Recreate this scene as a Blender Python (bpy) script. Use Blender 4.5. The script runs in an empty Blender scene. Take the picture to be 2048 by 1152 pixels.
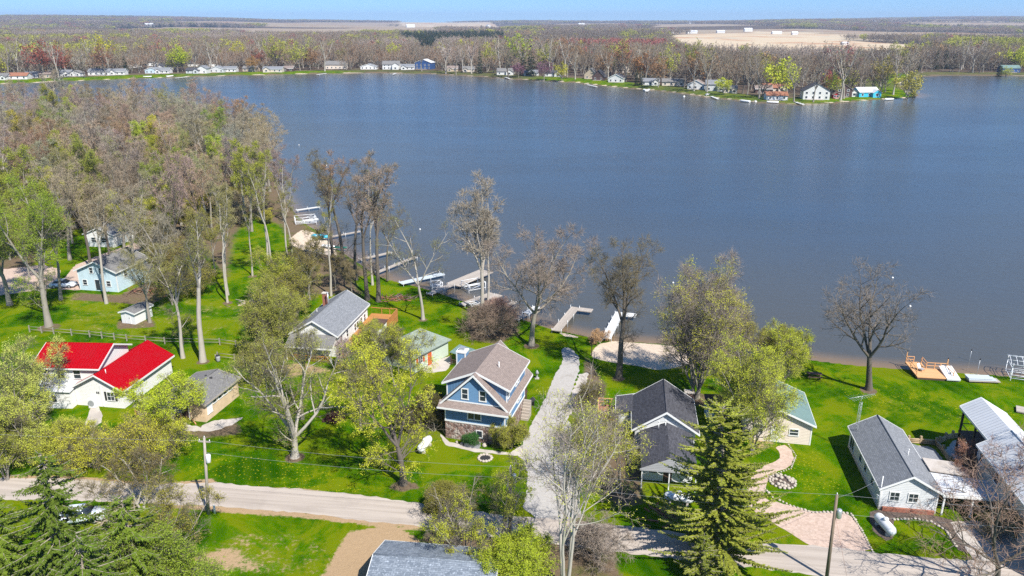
import bpy, math, random
import numpy as np
from mathutils import Vector, Matrix
from mathutils.geometry import tessellate_polygon
C = bpy.context.scene.collection
SC = bpy.context.scene
rad = math.radians
# ------------------------------------------------------------------ camera
F, CX, CY, CAMH = 1560.0, 1024.0, 576.0, 48.0
PITCH = math.atan((CY - 40) / F)
cP, sP = math.cos(PITCH), math.sin(PITCH)
cam = bpy.data.cameras.new('camera'); cam.sensor_width = 36; cam.lens = F / 2048 * 36
cam.clip_start = 1; cam.clip_end = 60000
cam_o = bpy.data.objects.new('camera', cam); C.objects.link(cam_o)
cam_o.location = (0, 0, CAMH); cam_o.rotation_euler = (math.pi / 2 - PITCH, 0, 0)
SC.camera = cam_o

def G(px, py, z=0.0):
    """survey of the site: where the sight line through a photo point meets height z"""
    u, v = (px - CX) / F, -(py - CY) / F
    d = (u, cP + v * sP, -sP + v * cP)
    t = (z - CAMH) / d[2]
    return (d[0] * t, d[1] * t)

# ------------------------------------------------------------------ scene graph helpers
def tag(o, label=None, cat=None, group=None, kind=None):
    if label: o['label'] = label
    if cat: o['category'] = cat
    if group: o['group'] = group
    if kind: o['kind'] = kind
    return o

def thing(name, label, cat, loc=(0, 0, 0), rz=0.0, group=None):
    o = bpy.data.objects.new(name, None); C.objects.link(o)
    o.empty_display_size = .3
    if len(loc) == 2: loc = (loc[0], loc[1], 0)
    o.location = loc; o.rotation_euler = (0, 0, rz)
    return tag(o, label, cat, group)

def mesh_obj(name, me, parent=None):
    o = bpy.data.objects.new(name, me); C.objects.link(o)
    if parent: o.parent = parent
    return o

def copy_tree(o, parent=None):
    c = o.copy(); C.objects.link(c)
    if parent: c.parent = parent
    for ch in list(o.children): copy_tree(ch, c)
    return c

class MB:
    """collects faces, builds ONE mesh; UVs in metres along/up each face"""
    def __init__(s): s.v = []; s.f = []; s.mi = []; s.cur = 0; s.M = None; s.sm = []
    def pt(s, p):
        p = Vector(p)
        if s.M: p = s.M @ p
        s.v.append(p); return len(s.v) - 1
    def face(s, pts, smooth=False):
        s.f.append([s.pt(p) for p in pts]); s.mi.append(s.cur); s.sm.append(smooth)
    def idx(s, ids, smooth=False):
        s.f.append(list(ids)); s.mi.append(s.cur); s.sm.append(smooth)
    def box(s, x0, x1, y0, y1, z0, z1):
        i = [s.pt(p) for p in ((x0,y0,z0),(x1,y0,z0),(x1,y1,z0),(x0,y1,z0),(x0,y0,z1),(x1,y0,z1),(x1,y1,z1),(x0,y1,z1))]
        for q in ((0,3,2,1),(4,5,6,7),(0,1,5,4),(1,2,6,5),(2,3,7,6),(3,0,4,7)): s.idx([i[k] for k in q])
        return s
    def prism(s, pts, vec):
        """closed outline pts (3d) pushed along vec"""
        vec = Vector(vec); n = len(pts)
        a = [s.pt(p) for p in pts]; b = [s.pt(Vector(p) + vec) for p in pts]
        nrm = Vector((0, 0, 0))
        P = [Vector(p) for p in pts]
        for k in range(n): nrm += P[k].cross(P[(k + 1) % n])
        if nrm.dot(vec) > 0: a, b = a[::-1], b[::-1]
        s.idx(a); s.idx(b[::-1])
        for k in range(n): s.idx((a[(k + 1) % n], a[k], b[k], b[(k + 1) % n]))
        return s
    def slab(s, p0, p1, p2, p3, t):
        n = (Vector(p1) - Vector(p0)).cross(Vector(p3) - Vector(p0)).normalized()
        if n.z < 0: n = -n
        return s.prism([p0, p1, p2, p3], -n * t)
    def tube(s, p0, p1, r0, r1=None, n=6, caps=True, smooth=True):
        if r1 is None: r1 = r0
        p0, p1 = Vector(p0), Vector(p1); d = (p1 - p0).normalized()
        a = d.orthogonal().normalized(); b = d.cross(a)
        A = []; B = []
        for k in range(n):
            c, q = math.cos(2 * math.pi * k / n), math.sin(2 * math.pi * k / n)
            A.append(s.pt(p0 + (a * c + b * q) * r0)); B.append(s.pt(p1 + (a * c + b * q) * r1))
        for k in range(n): s.idx((A[k], A[(k + 1) % n], B[(k + 1) % n], B[k]), smooth)
        if caps: s.idx(A[::-1]); s.idx(B)
        return s
    def rings(s, rs, close=True):
        """rs: list of rings of equal count (lists of points)"""
        ids = [[s.pt(p) for p in r] for r in rs]; n = len(ids[0])
        for a, b in zip(ids, ids[1:]):
            for k in range(n): s.idx((a[k], a[(k + 1) % n], b[(k + 1) % n], b[k]), True)
        if close: s.idx(ids[0][::-1]); s.idx(ids[-1])
        return s
    def build(s, name, mats, parent=None):
        me = bpy.data.meshes.new(name)
        me.from_pydata([tuple(p) for p in s.v], [], s.f)
        if not isinstance(mats, (list, tuple)): mats = [mats]
        for m in mats: me.materials.append(m)
        me.polygons.foreach_set('material_index', s.mi)
        me.polygons.foreach_set('use_smooth', s.sm)
        uv = me.uv_layers.new(name='UVMap').data
        for p in me.polygons:
            n = p.normal
            u = Vector((-n.y, n.x, 0)) if n.z * n.z < .9999 else Vector((1, 0, 0))
            u.normalize(); w = n.cross(u)
            for li, vi in zip(p.loop_indices, p.vertices):
                co = me.vertices[vi].co
                uv[li].uv = (co.dot(u), co.dot(w))
        me.update()
        return mesh_obj(name, me, parent)

# ------------------------------------------------------------------ materials
class NT:
    def __init__(s, name, disp=False):
        s.m = bpy.data.materials.new(name); s.m.use_nodes = True
        s.t = s.m.node_tree; s.t.nodes.clear()
        s.out = s.t.nodes.new('ShaderNodeOutputMaterial')
        s.b = s.n('ShaderNodeBsdfPrincipled'); s.l(s.b.outputs[0], s.out.inputs[0])
    def n(s, ty, **kw):
        x = s.t.nodes.new(ty)
        for k, v in kw.items():
            if k.startswith('i_'): x.inputs[k[2:].replace('_', ' ')].default_value = v
            else: setattr(x, k, v)
        return x
    def l(s, a, b): s.t.links.new(a, b)
    def val(s, x, sock):
        if isinstance(x, bpy.types.NodeSocket): s.l(x, sock)
        else: sock.default_value = x
    def math(s, op, a, b=0.0, clamp=False):
        x = s.n('ShaderNodeMath', operation=op); x.use_clamp = clamp
        s.val(a, x.inputs[0]); s.val(b, x.inputs[1]); return x.outputs[0]
    def mix(s, f, a, b):
        x = s.n('ShaderNodeMix', data_type='RGBA')
        s.val(f, x.inputs[0])
        for q, k in ((a, 6), (b, 7)):
            if not isinstance(q, bpy.types.NodeSocket) and len(q) == 3: q = (*q, 1)
            s.val(q, x.inputs[k])
        return x.outputs[2]
    def noise(s, vec, scale, detail=4, rough=.6, dist=0.0):
        x = s.n('ShaderNodeTexNoise'); x.inputs['Scale'].default_value = scale
        x.inputs['Detail'].default_value = detail; x.inputs['Roughness'].default_value = rough
        x.inputs['Distortion'].default_value = dist
        s.l(vec, x.inputs['Vector']); return x.outputs[0]
    def step(s, x, a, b):
        r = s.n('ShaderNodeMapRange', interpolation_type='SMOOTHSTEP')
        s.val(x, r.inputs[0]); r.inputs[1].default_value = a; r.inputs[2].default_value = b
        return r.outputs[0]
    def obj(s): return s.n('ShaderNodeTexCoord').outputs['Object']
    def uv(s): return s.n('ShaderNodeTexCoord').outputs['UV']
    def scale(s, vec, sc, off=None):
        x = s.n('ShaderNodeMapping'); x.inputs['Scale'].default_value = sc
        s.l(vec, x.inputs['Vector']); return x.outputs[0]
    def bump(s, h, strength=.5, dist=.05):
        x = s.n('ShaderNodeBump'); x.inputs['Strength'].default_value = strength
        x.inputs['Distance'].default_value = dist; s.l(h, x.inputs['Height'])
        s.l(x.outputs[0], s.b.inputs['Normal'])
    def col(s, c):
        if not isinstance(c, bpy.types.NodeSocket) and len(c) == 3: c = (*c, 1)
        s.val(c, s.b.inputs['Base Color'])
    def done(s, rough=.7, spec=.3, metal=0.0):
        s.b.inputs['Roughness'].default_value = rough
        s.b.inputs['Specular IOR Level'].default_value = spec
        s.b.inputs['Metallic'].default_value = metal
        return s.m

def sc3(c, k): return tuple(min(1, x * k) for x in c)
def plain(name, c, rough=.6, var=.15, scale=1.5, spec=.3, metal=0., bump=.0):
    t = NT(name); o = t.obj()
    f = t.noise(o, scale, 5, .65)
    t.col(t.mix(f, sc3(c, 1 - var), sc3(c, 1 + var)))
    if bump: t.bump(t.noise(o, scale * 6, 4), bump, .03)
    return t.done(rough, spec, metal)
def siding(name, c, lap=.16, vert=False, var=.1, rough=.55):
    t = NT(name); uv = t.uv(); sep = t.n('ShaderNodeSeparateXYZ'); t.l(uv, sep.inputs[0])
    w = t.math('FRACT', t.math('DIVIDE', sep.outputs[0 if vert else 1], lap))
    if vert: w = t.step(w, .12, .2)
    else: w = t.math('SUBTRACT', 1.0, w)
    f = t.noise(t.scale(uv, (.6, .25, 1)) , 2.0, 5, .7)
    t.col(t.mix(f, sc3(c, 1 - var), sc3(c, 1 + var)))
    t.bump(w, 1.0, .035)
    return t.done(rough, .3)
def shingle(name, c1, c2, patch=.25, rough=.9):
    t = NT(name); uv = t.uv()
    b = t.n('ShaderNodeTexBrick'); t.l(uv, b.inputs['Vector'])
    b.inputs['Color1'].default_value = (*c1, 1); b.inputs['Color2'].default_value = (*c2, 1)
    b.inputs['Mortar'].default_value = (*sc3(c1, .55), 1)
    b.inputs['Scale'].default_value = 1; b.inputs['Brick Width'].default_value = .42
    b.inputs['Row Height'].default_value = .19; b.inputs['Mortar Size'].default_value = .012
    b.inputs['Bias'].default_value = .0
    f = t.noise(t.scale(uv, (1, .4, 1)), .9, 5, .7)
    m = t.mix(t.math('MULTIPLY', f, patch * 2), b.outputs[0], sc3(c1, .6))
    t.col(t.mix(t.step(t.noise(uv, 5, 3), .55, .75), m, sc3(c2, 1.25)))
    t.bump(b.outputs[1], -.5, .02)
    return t.done(rough, .2)
def metal_roof(name, c, pitch=.45, rough=.35, var=.06, spec=.5):
    t = NT(name); uv = t.uv(); sep = t.n('ShaderNodeSeparateXYZ'); t.l(uv, sep.inputs[0])
    w = t.math('FRACT', t.math('DIVIDE', sep.outputs[0], pitch))
    w = t.math('SUBTRACT', 1.0, t.step(t.math('ABSOLUTE', t.math('SUBTRACT', w, .5)), .0, .1))
    f = t.noise(t.scale(uv, (1.5, .2, 1)), 1.5, 5, .65); f2 = t.noise(uv, .35, 4, .6)
    cc = t.mix(f, sc3(c, 1 - var), sc3(c, 1 + var)); cc = t.mix(t.math('MULTIPLY', t.step(f2, .4, .7), .3), cc, tuple(q * .72 + .012 for q in c))
    t.col(t.mix(t.math('MULTIPLY', w, .35), cc, sc3(c, .5)))
    t.bump(w, .8, .04)
    return t.done(rough, spec)
def wood(name, c, plank=.14, along=0, var=.25, rough=.75):
    t = NT(name); uv = t.uv(); sep = t.n('ShaderNodeSeparateXYZ'); t.l(uv, sep.inputs[0])
    q = t.math('DIVIDE', sep.outputs[1 - along], plank)
    w = t.math('FRACT', q)
    wn = t.n('ShaderNodeTexWhiteNoise', noise_dimensions='1D'); t.l(t.math('FLOOR', q), wn.inputs['W'])
    f = t.noise(t.scale(uv, (.5, 6, 1) if along == 0 else (6, .5, 1)), 2.5, 5, .7)
    f2 = t.math('ADD', t.math('MULTIPLY', f, .6), t.math('MULTIPLY', wn.outputs[0], .4))
    base = t.mix(f2, sc3(c, 1 - var), sc3(c, 1 + var))
    gap = t.math('SUBTRACT', 1.0, t.step(w, .0, .1))
    t.col(t.mix(t.math('MULTIPLY', gap, .6), base, sc3(c, .3)))
    t.bump(t.step(w, 0, .12), .6, .02)
    return t.done(rough, .25)
def stone_mat(name):
    t = NT(name); uv = t.uv()
    v = t.n('ShaderNodeTexVoronoi'); v.inputs['Scale'].default_value = 3.2; t.l(uv, v.inputs['Vector'])
    e = t.n('ShaderNodeTexVoronoi', feature='DISTANCE_TO_EDGE'); e.inputs['Scale'].default_value = 3.2; t.l(uv, e.inputs['Vector'])
    s = t.n('ShaderNodeSeparateColor'); t.l(v.outputs['Color'], s.inputs[0])
    c = t.mix(s.outputs[0], (.10, .06, .05), (.34, .22, .18))
    c = t.mix(t.step(s.outputs[1], .6, .9), c, (.42, .36, .32))
    t.col(t.mix(t.step(e.outputs['Distance'], .0, .06), (.30, .26, .23), c))
    t.bump(t.step(e.outputs['Distance'], 0, .2), .8, .05)
    return t.done(.85, .2)
def pane_mat(name, c=(.03, .04, .05)):
    t = NT(name); t.col(c); return t.done(.08, .6)

M = {}
M['white'] = plain('white_paint', (.72, .72, .70), .5, .05)
M['white_metal'] = plain('white_metal', (.75, .76, .77), .35, .05, spec=.5)
M['alu'] = plain('aluminium', (.55, .57, .58), .35, .12, metal=.6)
M['pane'] = pane_mat('window_pane')
M['blue_lap'] = siding('blue_lap_siding', (.115, .225, .37), .18)
M['blue_batten'] = siding('blue_batten_siding', (.10, .20, .34), .4, True)
M['stone'] = stone_mat('field_stone')
M['brown_shingle'] = shingle('brown_shingles', (.225, .18, .16), (.30, .24, .21), .2)
M['black_shingle'] = shingle('charcoal_shingles', (.055, .055, .064), (.10, .10, .115), .2)
M['grey_shingle'] = shingle('grey_shingles', (.19, .20, .215), (.27, .28, .30), .25)
M['old_shingle'] = shingle('weathered_shingles', (.21, .205, .2), (.30, .29, .275), .6)
M['slate_shingle'] = shingle('blue_grey_shingles', (.16, .19, .23), (.34, .38, .43), .5)
M['white_lap'] = siding('white_lap_siding', (.66, .655, .63), .2)
M['grey_lap'] = siding('pale_grey_siding', (.55, .56, .56), .2)
M['shaded_lap'] = siding('shaded_white_siding', (.30, .305, .31), .2)  # white front gable siding, its shade painted in as a darker grey
M['cream_lap'] = siding('cream_lap_siding', (.62, .54, .45), .2)
M['tan_stucco'] = plain('tan_wall', (.62, .46, .30), .85, .3, 1.2, bump=.3)
M['aqua_lap'] = siding('pale_blue_siding', (.47, .59, .64), .2, False, .22)
M['green_wall'] = plain('pale_green_wall', (.46, .53, .43), .8, .12)
M['red_metal'] = metal_roof('red_metal_roof', (.34, .0015, .007), .4, .7, .12, .06)
M['white_roof'] = metal_roof('white_metal_roof', (.60, .61, .62), .5, .45, .06, .3)
M['green_metal'] = metal_roof('weathered_green_roof', (.15, .23, .21), .5, .5, .35)
M['green_shingle'] = shingle('green_grey_shingles', (.23, .275, .235), (.28, .33, .28), .25)
M['deck_wood'] = wood('orange_deck_boards', (.44, .20, .06))
M['tan_wood'] = wood('new_deck_boards', (.62, .34, .16))
M['grey_wood'] = wood('weathered_boards', (.40, .35, .30), .2)
M['dock_white'] = wood('pale_dock_boards', (.62, .62, .60), .3, var=.12)
M['dock_metal'] = wood('pale_dock_panels', (.50, .55, .58), .6, var=.1, rough=.5)
M['timber'] = wood('landscape_timbers', (.40, .30, .19), .2)
M['rail_wood'] = plain('fence_rails', (.27, .245, .20), .9, .3)
M['pole_wood'] = plain('pole_wood', (.20, .15, .11), .9, .3)
M['pole_grey'] = plain('pole_grey_wood', (.34, .30, .26), .9, .3)
M['orange_door'] = plain('orange_door_paint', (.55, .11, .03), .5, .1)
M['brown_wood'] = wood('dark_brown_boards', (.10, .06, .045), .2)
M['red_wood'] = wood('reddish_deck_boards', (.38, .17, .12), .15)
M['dark'] = plain('dark_metal', (.03, .03, .032), .5, .1)
M['grey'] = plain('mid_grey', (.30, .31, .32), .6, .15)
M['tank'] = plain('white_tank_paint', (.74, .75, .76), .35, .06, spec=.5)
M['concrete'] = plain('concrete', (.52, .47, .41), .9, .18, 1.0, bump=.2)
M['brick'] = plain('brick_red', (.30, .12, .08), .9, .3, 5)
M['teal'] = plain('teal_fabric', (.03, .24, .20), .7, .15)
M['turq'] = plain('turquoise_plastic', (.05, .45, .65), .4, .1)
M['green_canoe'] = plain('dark_green_hull', (.02, .12, .09), .4, .1)
M['steel'] = plain('galvanised_steel', (.42, .44, .46), .4, .12, metal=.5)
M['car_white'] = plain('car_paint', (.62, .66, .70), .25, .04, spec=.6)
M['rubber'] = plain('rubber', (.02, .02, .02), .8, .1)
M['rock'] = plain('rocks', (.42, .37, .31), .9, .4, 4, bump=.5)
M['rust_leaf'] = plain('dry_brown', (.22, .13, .07), .9, .4, 6)
M['lamp_black'] = M['dark']
# ------------------------------------------------------------------ lake outline and ground height
WZ = -0.5
near_px = [(2500,800),(2250,775),(2048,754),(1950,747),(1850,741),(1780,736),(1700,729),(1640,722),(1570,712),(1500,703),(1400,693),
 (1330,688),(1270,684),(1230,682),(1190,676),(1150,668),(1110,660),(1075,648),(1040,637),(1000,625),(960,612),(920,600),(870,583),
 (830,572),(800,565),(770,556),(745,545),(715,524),(690,508),(665,492),(655,480),(640,465),(615,450),(600,436),(585,418),
 (570,398),(556,372),(545,345),(530,318),(505,295),(470,272),(430,258),(380,246),(320,240),(250,238),(170,236),(80,236),(-60,240),(-300,250),(-900,262)]
far_px = [(-900,186),(-300,178),(0,168),(60,166),(120,163),(200,160),(270,157),(340,155),(400,153),(520,150),(640,147.5),(700,146.5),(760,146),(850,147.5),
 (900,150),(960,153),(1024,158),(1090,162),(1150,165),(1200,171),(1250,176),(1300,180),(1340,184),(1380,189),(1420,195),(1480,201),(1536,206),(1590,209),(1640,208),
 (1700,203),(1750,200),(1790,198),(1830,194),(1840,190),(1828,186),(1812,180),(1800,170),(1806,162),(1830,154),(1870,151),(1930,151),(2050,152),(2300,154),(2900,160)]
lake = np.array([G(x, y, WZ) for x, y in near_px + far_px])
def sdf(poly, X, Y):
    """distance to polygon outline, positive outside"""
    P = np.asarray(poly, float); Q = np.roll(P, -1, 0)
    d2 = np.full(X.shape, 1e18); ins = np.zeros(X.shape, bool)
    for (ax, ay), (bx, by) in zip(P, Q):
        ex, ey = bx - ax, by - ay
        t = np.clip(((X - ax) * ex + (Y - ay) * ey) / (ex * ex + ey * ey + 1e-12), 0, 1)
        d2 = np.minimum(d2, (X - ax - t * ex) ** 2 + (Y - ay - t * ey) ** 2)
        cross = (ay > Y) != (by > Y)
        with np.errstate(divide='ignore', invalid='ignore'):
            xi = (bx - ax) * (Y - ay) / (by - ay + 1e-30) + ax
        ins ^= cross & (X < xi)
    d = np.sqrt(d2); d[ins] *= -1
    return d
def sst(x, a, b):
    t = np.clip((x - a) / (b - a), 0, 1); return t * t * (3 - 2 * t)
def wob(X, Y, s=1.0):
    return np.sin(X / s * .37 + 1.3 * np.sin(Y / s * .23)) * .5 + np.sin(Y / s * .41 + 1.7 * np.sin(X / s * .19 + 2)) * .5
def hill(X, Y):
    r = X / np.maximum(Y, 1)
    side = 14 + np.where(r < 0, 70 * sst(-r, .05, .6), 52 * sst(r, .1, .6))
    h = sst(Y, 2600, 9500) * side
    h = h + sst(Y, 2200, 5000) * 11 * wob(X, Y, 300) + sst(Y, 900, 2000) * 4 * wob(X + 500, Y, 120)
    return h
def zland(X, Y, sd=None):
    X = np.asarray(X, float); Y = np.asarray(Y, float)
    if sd is None: sd = sdf(lake, X, Y)
    far = sst(Y, 450, 600)
    w = 5 + far * 6
    zl = WZ + (0.5 + far * .9) * sst(sd + wob(X, Y, 1.2) * .25 * (1 - far), 0, w)
    zw = np.maximum(WZ + sd * .12, -3.5)
    return np.where(sd > 0, zl, zw) + hill(X, Y)
def zat(x, y): return float(zland(np.array([x]), np.array([y]))[0])

def poly_px(pts, z=0): return [G(x, y, z) for x, y in pts]
def ramp(a, b, step, grow, end):
    out = [a]; s = step
    while out[-1] < end:
        out.append(out[-1] + s)
        if out[-1] > b: s *= grow
    return out
xs_r = ramp(0, 75, .5, 1.03, 9500); xs_l = ramp(0, 105, .5, 1.03, 9500)
xs = np.array([-x for x in xs_l[:0:-1]] + xs_r)
ys = np.array([-80, -40, 0, 20, 32, 38, 42, 45, 47] + ramp(48, 135, .5, 1.02, 11500))
GX, GY = np.meshgrid(xs, ys)
SD = sdf(lake, GX, GY)
GZ = zland(GX, GY, SD)
def mask(pts, feather, z=0):
    return sst(-sdf(poly_px(pts, z), GX, GY), -feather, feather)
def mx(*a):
    r = a[0]
    for q in a[1:]: r = np.maximum(r, q)
    return r
far = sst(GY, 440, 500)
left_isle = (GY < 440) & (GX < -20)
litter = np.zeros_like(GX)
wood_px = [(-900,560),(60,545),(100,470),(250,440),(330,500),(390,480),(420,520),(455,560),(470,470),(500,430),(560,450),(600,520),(640,560),(735,600),(700,560),(745,545),(690,508),(600,436),(560,372),(520,300),(380,246),(100,236),(-900,262)]
litter = mx(.95 * mask(wood_px, 6), .8 * mask([(560,500),(640,505),(700,540),(730,590),(690,590),(620,590),(570,560)], 3),
  .9 * mask([(930,640),(1000,635),(1040,660),(1000,690),(940,680)], 2), .9 * mask([(150,585),(240,590),(300,560),(340,590),(300,612),(230,606),(140,600)], 2),
  .75 * mask([(1170,700),(1215,770),(1205,860),(1185,850),(1160,760)], 1.5), .8 * mask([(1180,870),(1290,870),(1290,1010),(1230,1020),(1170,950)], 2),
  .85 * mask([(850,1060),(960,1070),(1010,1080),(1000,1110),(900,1100),(840,1085)], 1.5), .8 * mask([(1310,1010),(1370,1010),(1375,1045),(1320,1045)], 2),
  .9 * mask([(1000,1060),(1230,1100),(1260,1200),(1000,1200)], 2), .7 * mask([(230,640),(310,640),(320,655),(230,660)], 1.2),
  .7 * mask([(780,965),(840,965),(845,980),(800,985),(775,978)], .8), .7 * mask([(280,830),(360,860),(480,830),(490,870),(400,880),(280,850)], 1.5))
for bx, by, br in ((1737, 781, 1.0), (1237, 757, .8), (807, 972, .9), (590, 915, 1.0), (1063, 692, 1.1), (846, 640, .6), (965, 638, 1.4), (406, 724, .8), (98, 655, 1.6), (354, 883, .7), (1392, 798, 1.8), (505, 553, .8), (455, 606, .8), (548, 560, .8)):
    qx, qy = G(bx, by); litter = np.maximum(litter, .85 * sst(-np.hypot(GX - qx, GY - qy), -br - .7, -br + .3))
litter = np.maximum(litter, far * sst(SD, 18, 40))
litter = np.maximum(litter, .9 * sst(GX, 62, 75) * sst(-GY, -75, -60))
sand = mx(mask([(1182,706),(1200,684),(1225,676),(1300,682),(1370,688),(1395,704),(1385,726),(1345,737),(1312,740),(1270,731),(1225,725),(1186,716)], .8),
  mask([(578,478),(605,458),(648,466),(672,490),(672,512),(630,506),(586,494)], 1.2), mask([(1115,658),(1150,666),(1160,672),(1130,670)], .5),
  far * sst(-np.abs(SD - 1.5), -4, -1) * .62, .5 * mask([(1895,705),(2000,760),(1950,770)], .5))
dirt = mx(mask([(700,1062),(790,1050),(842,1082),(830,1098),(770,1092),(745,1130),(730,1165),(640,1165),(668,1110)], 1.0),
  .75 * mask([(0,948),(130,950),(330,965),(430,955),(445,975),(600,975),(720,990),(600,1000),(0,965)], .6),
  .7 * mask([(330,1004),(600,1020),(740,1037),(850,1048),(845,1064),(600,1038),(330,1017)], .6),
  .55 * mask([(480,740),(600,720),(690,735),(680,750),(560,760)], 2), .5 * mask([(170,850),(210,850),(290,870),(250,890),(160,880)], 1.2),
  .62 * mask([(370,1110),(460,1080),(520,1110),(560,1152),(380,1152)], 2), .40 * mask([(340,1035),(640,1060),(700,1090),(640,1165),(340,1165)], 2), .36 * mask([(20,560),(420,580),(620,620),(560,700),(120,700)], 6), .3 * mask([(1000,690),(1130,690),(1100,800),(1050,820)], 3), .33 * mask([(1640,760),(2048,830),(2048,860),(1700,840)], 3), .5 * mask([(1530,800),(1500,870),(1480,900),(1560,900)], .8),
  .8 * mask([(1130,840),(1200,720),(1240,760),(1170,880)], .01) * 0)
fields = [[(1335,74),(1480,66),(1700,70),(1690,80),(1912,92),(1908,102),(1800,128),(1560,128),(1400,124),(1340,100)],
          [(795,47),(985,49),(1000,55),(880,56),(800,52)], [(1500,63),(1640,65),(1630,69),(1500,69)], [(395,61),(470,60),(480,64),(400,65)]]
FPLAN = []
_r = random.Random(21)
for k in range(26):
    fy = _r.uniform(2300, 8800); fx = _r.uniform(-.35, .62) * fy; a_, b_ = _r.uniform(160, 480) * (1 + fy / 9000), _r.uniform(220, 520) * (1 + fy / 5000); q_ = _r.uniform(-.25, .25)
    FPLAN.append([(fx + q_ * dy + dx, fy + dy) for dx, dy in ((-a_, -b_), (a_, -b_ * _r.uniform(.6, 1)), (a_ * _r.uniform(.6, 1), b_), (-a_, b_ * _r.uniform(.5, 1)))])
def pmask(poly, feather): return sst(-sdf(poly, GX, GY), -feather, feather)
fieldm = np.zeros_like(GX)
for f in FPLAN: fieldm = np.maximum(fieldm, pmask(f, 15) * (.55 + .45 * (len(fieldm) % 2)))
for f in fields: fieldm = np.maximum(fieldm, mask(f, 12))
greenf = mx(mask([(625,92),(690,91),(690,101),(628,103)], 10), mask([(835,95),(880,97),(870,122),(830,118)], 8), mask([(1640,75),(1680,77),(1675,84),(1640,84)], 12),
  mask([(1690,92),(1760,95),(1740,108),(1660,108),(1650,98)], 12) * .6, far * sst(-SD, -60, -14) * (.35 + .65 * sst(wob(GX, GY, 14), -.5, .4)) * (SD > 0))
dand = mx(mask([(330,880),(600,920),(760,980),(700,1000),(380,960)], 4), .8 * mask([(1550,900),(1640,890),(1700,980),(1640,1010),(1560,950)], 2),
  .8 * mask([(1640,740),(1900,790),(2048,820),(2048,900),(1850,830),(1700,830)], 3), .9 * mask([(420,690),(520,700),(640,760),(560,790),(440,710)], 3), .6 * mask([(200,880),(420,880),(330,960),(200,950)], 3),
  .5 * mask([(340,1020),(650,1060),(640,1152),(380,1152)], 3))
mud = sst(-SD, -.6, 1.0)
NXX, NYY = len(xs), len(ys)
ids = np.arange(NXX * NYY).reshape(NYY, NXX)
quads = np.stack([ids[:-1, :-1], ids[:-1, 1:], ids[1:, 1:], ids[1:, :-1]], -1).reshape(-1, 4)
def np_mesh(name, verts, quads, smooth=True):
    me = bpy.data.meshes.new(name)
    me.vertices.add(len(verts)); me.vertices.foreach_set('co', np.ascontiguousarray(verts, dtype=np.float32).ravel())
    k = quads.shape[1]
    me.loops.add(quads.size); me.loops.foreach_set('vertex_index', np.ascontiguousarray(quads, dtype=np.int32).ravel())
    me.polygons.add(len(quads)); me.polygons.foreach_set('loop_start', np.arange(0, quads.size, k, dtype=np.int32))
    me.polygons.foreach_set('loop_total', np.full(len(quads), k, dtype=np.int32))
    if smooth: me.polygons.foreach_set('use_smooth', np.ones(len(quads), bool))
    me.update(calc_edges=True); me.validate()
    return me
def add_attr(me, name, a, b, c, d):
    at = me.attributes.new(name, 'FLOAT_COLOR', 'POINT')
    at.data.foreach_set('color', np.stack([a, b, c, d], -1).astype(np.float32).ravel())
gme = np_mesh('ground', np.stack([GX, GY, GZ], -1).reshape(-1, 3), quads)
add_attr(gme, 'cover_one', litter, sand, dirt, dand)
add_attr(gme, 'cover_two', fieldm, greenf, mud, far)
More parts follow.
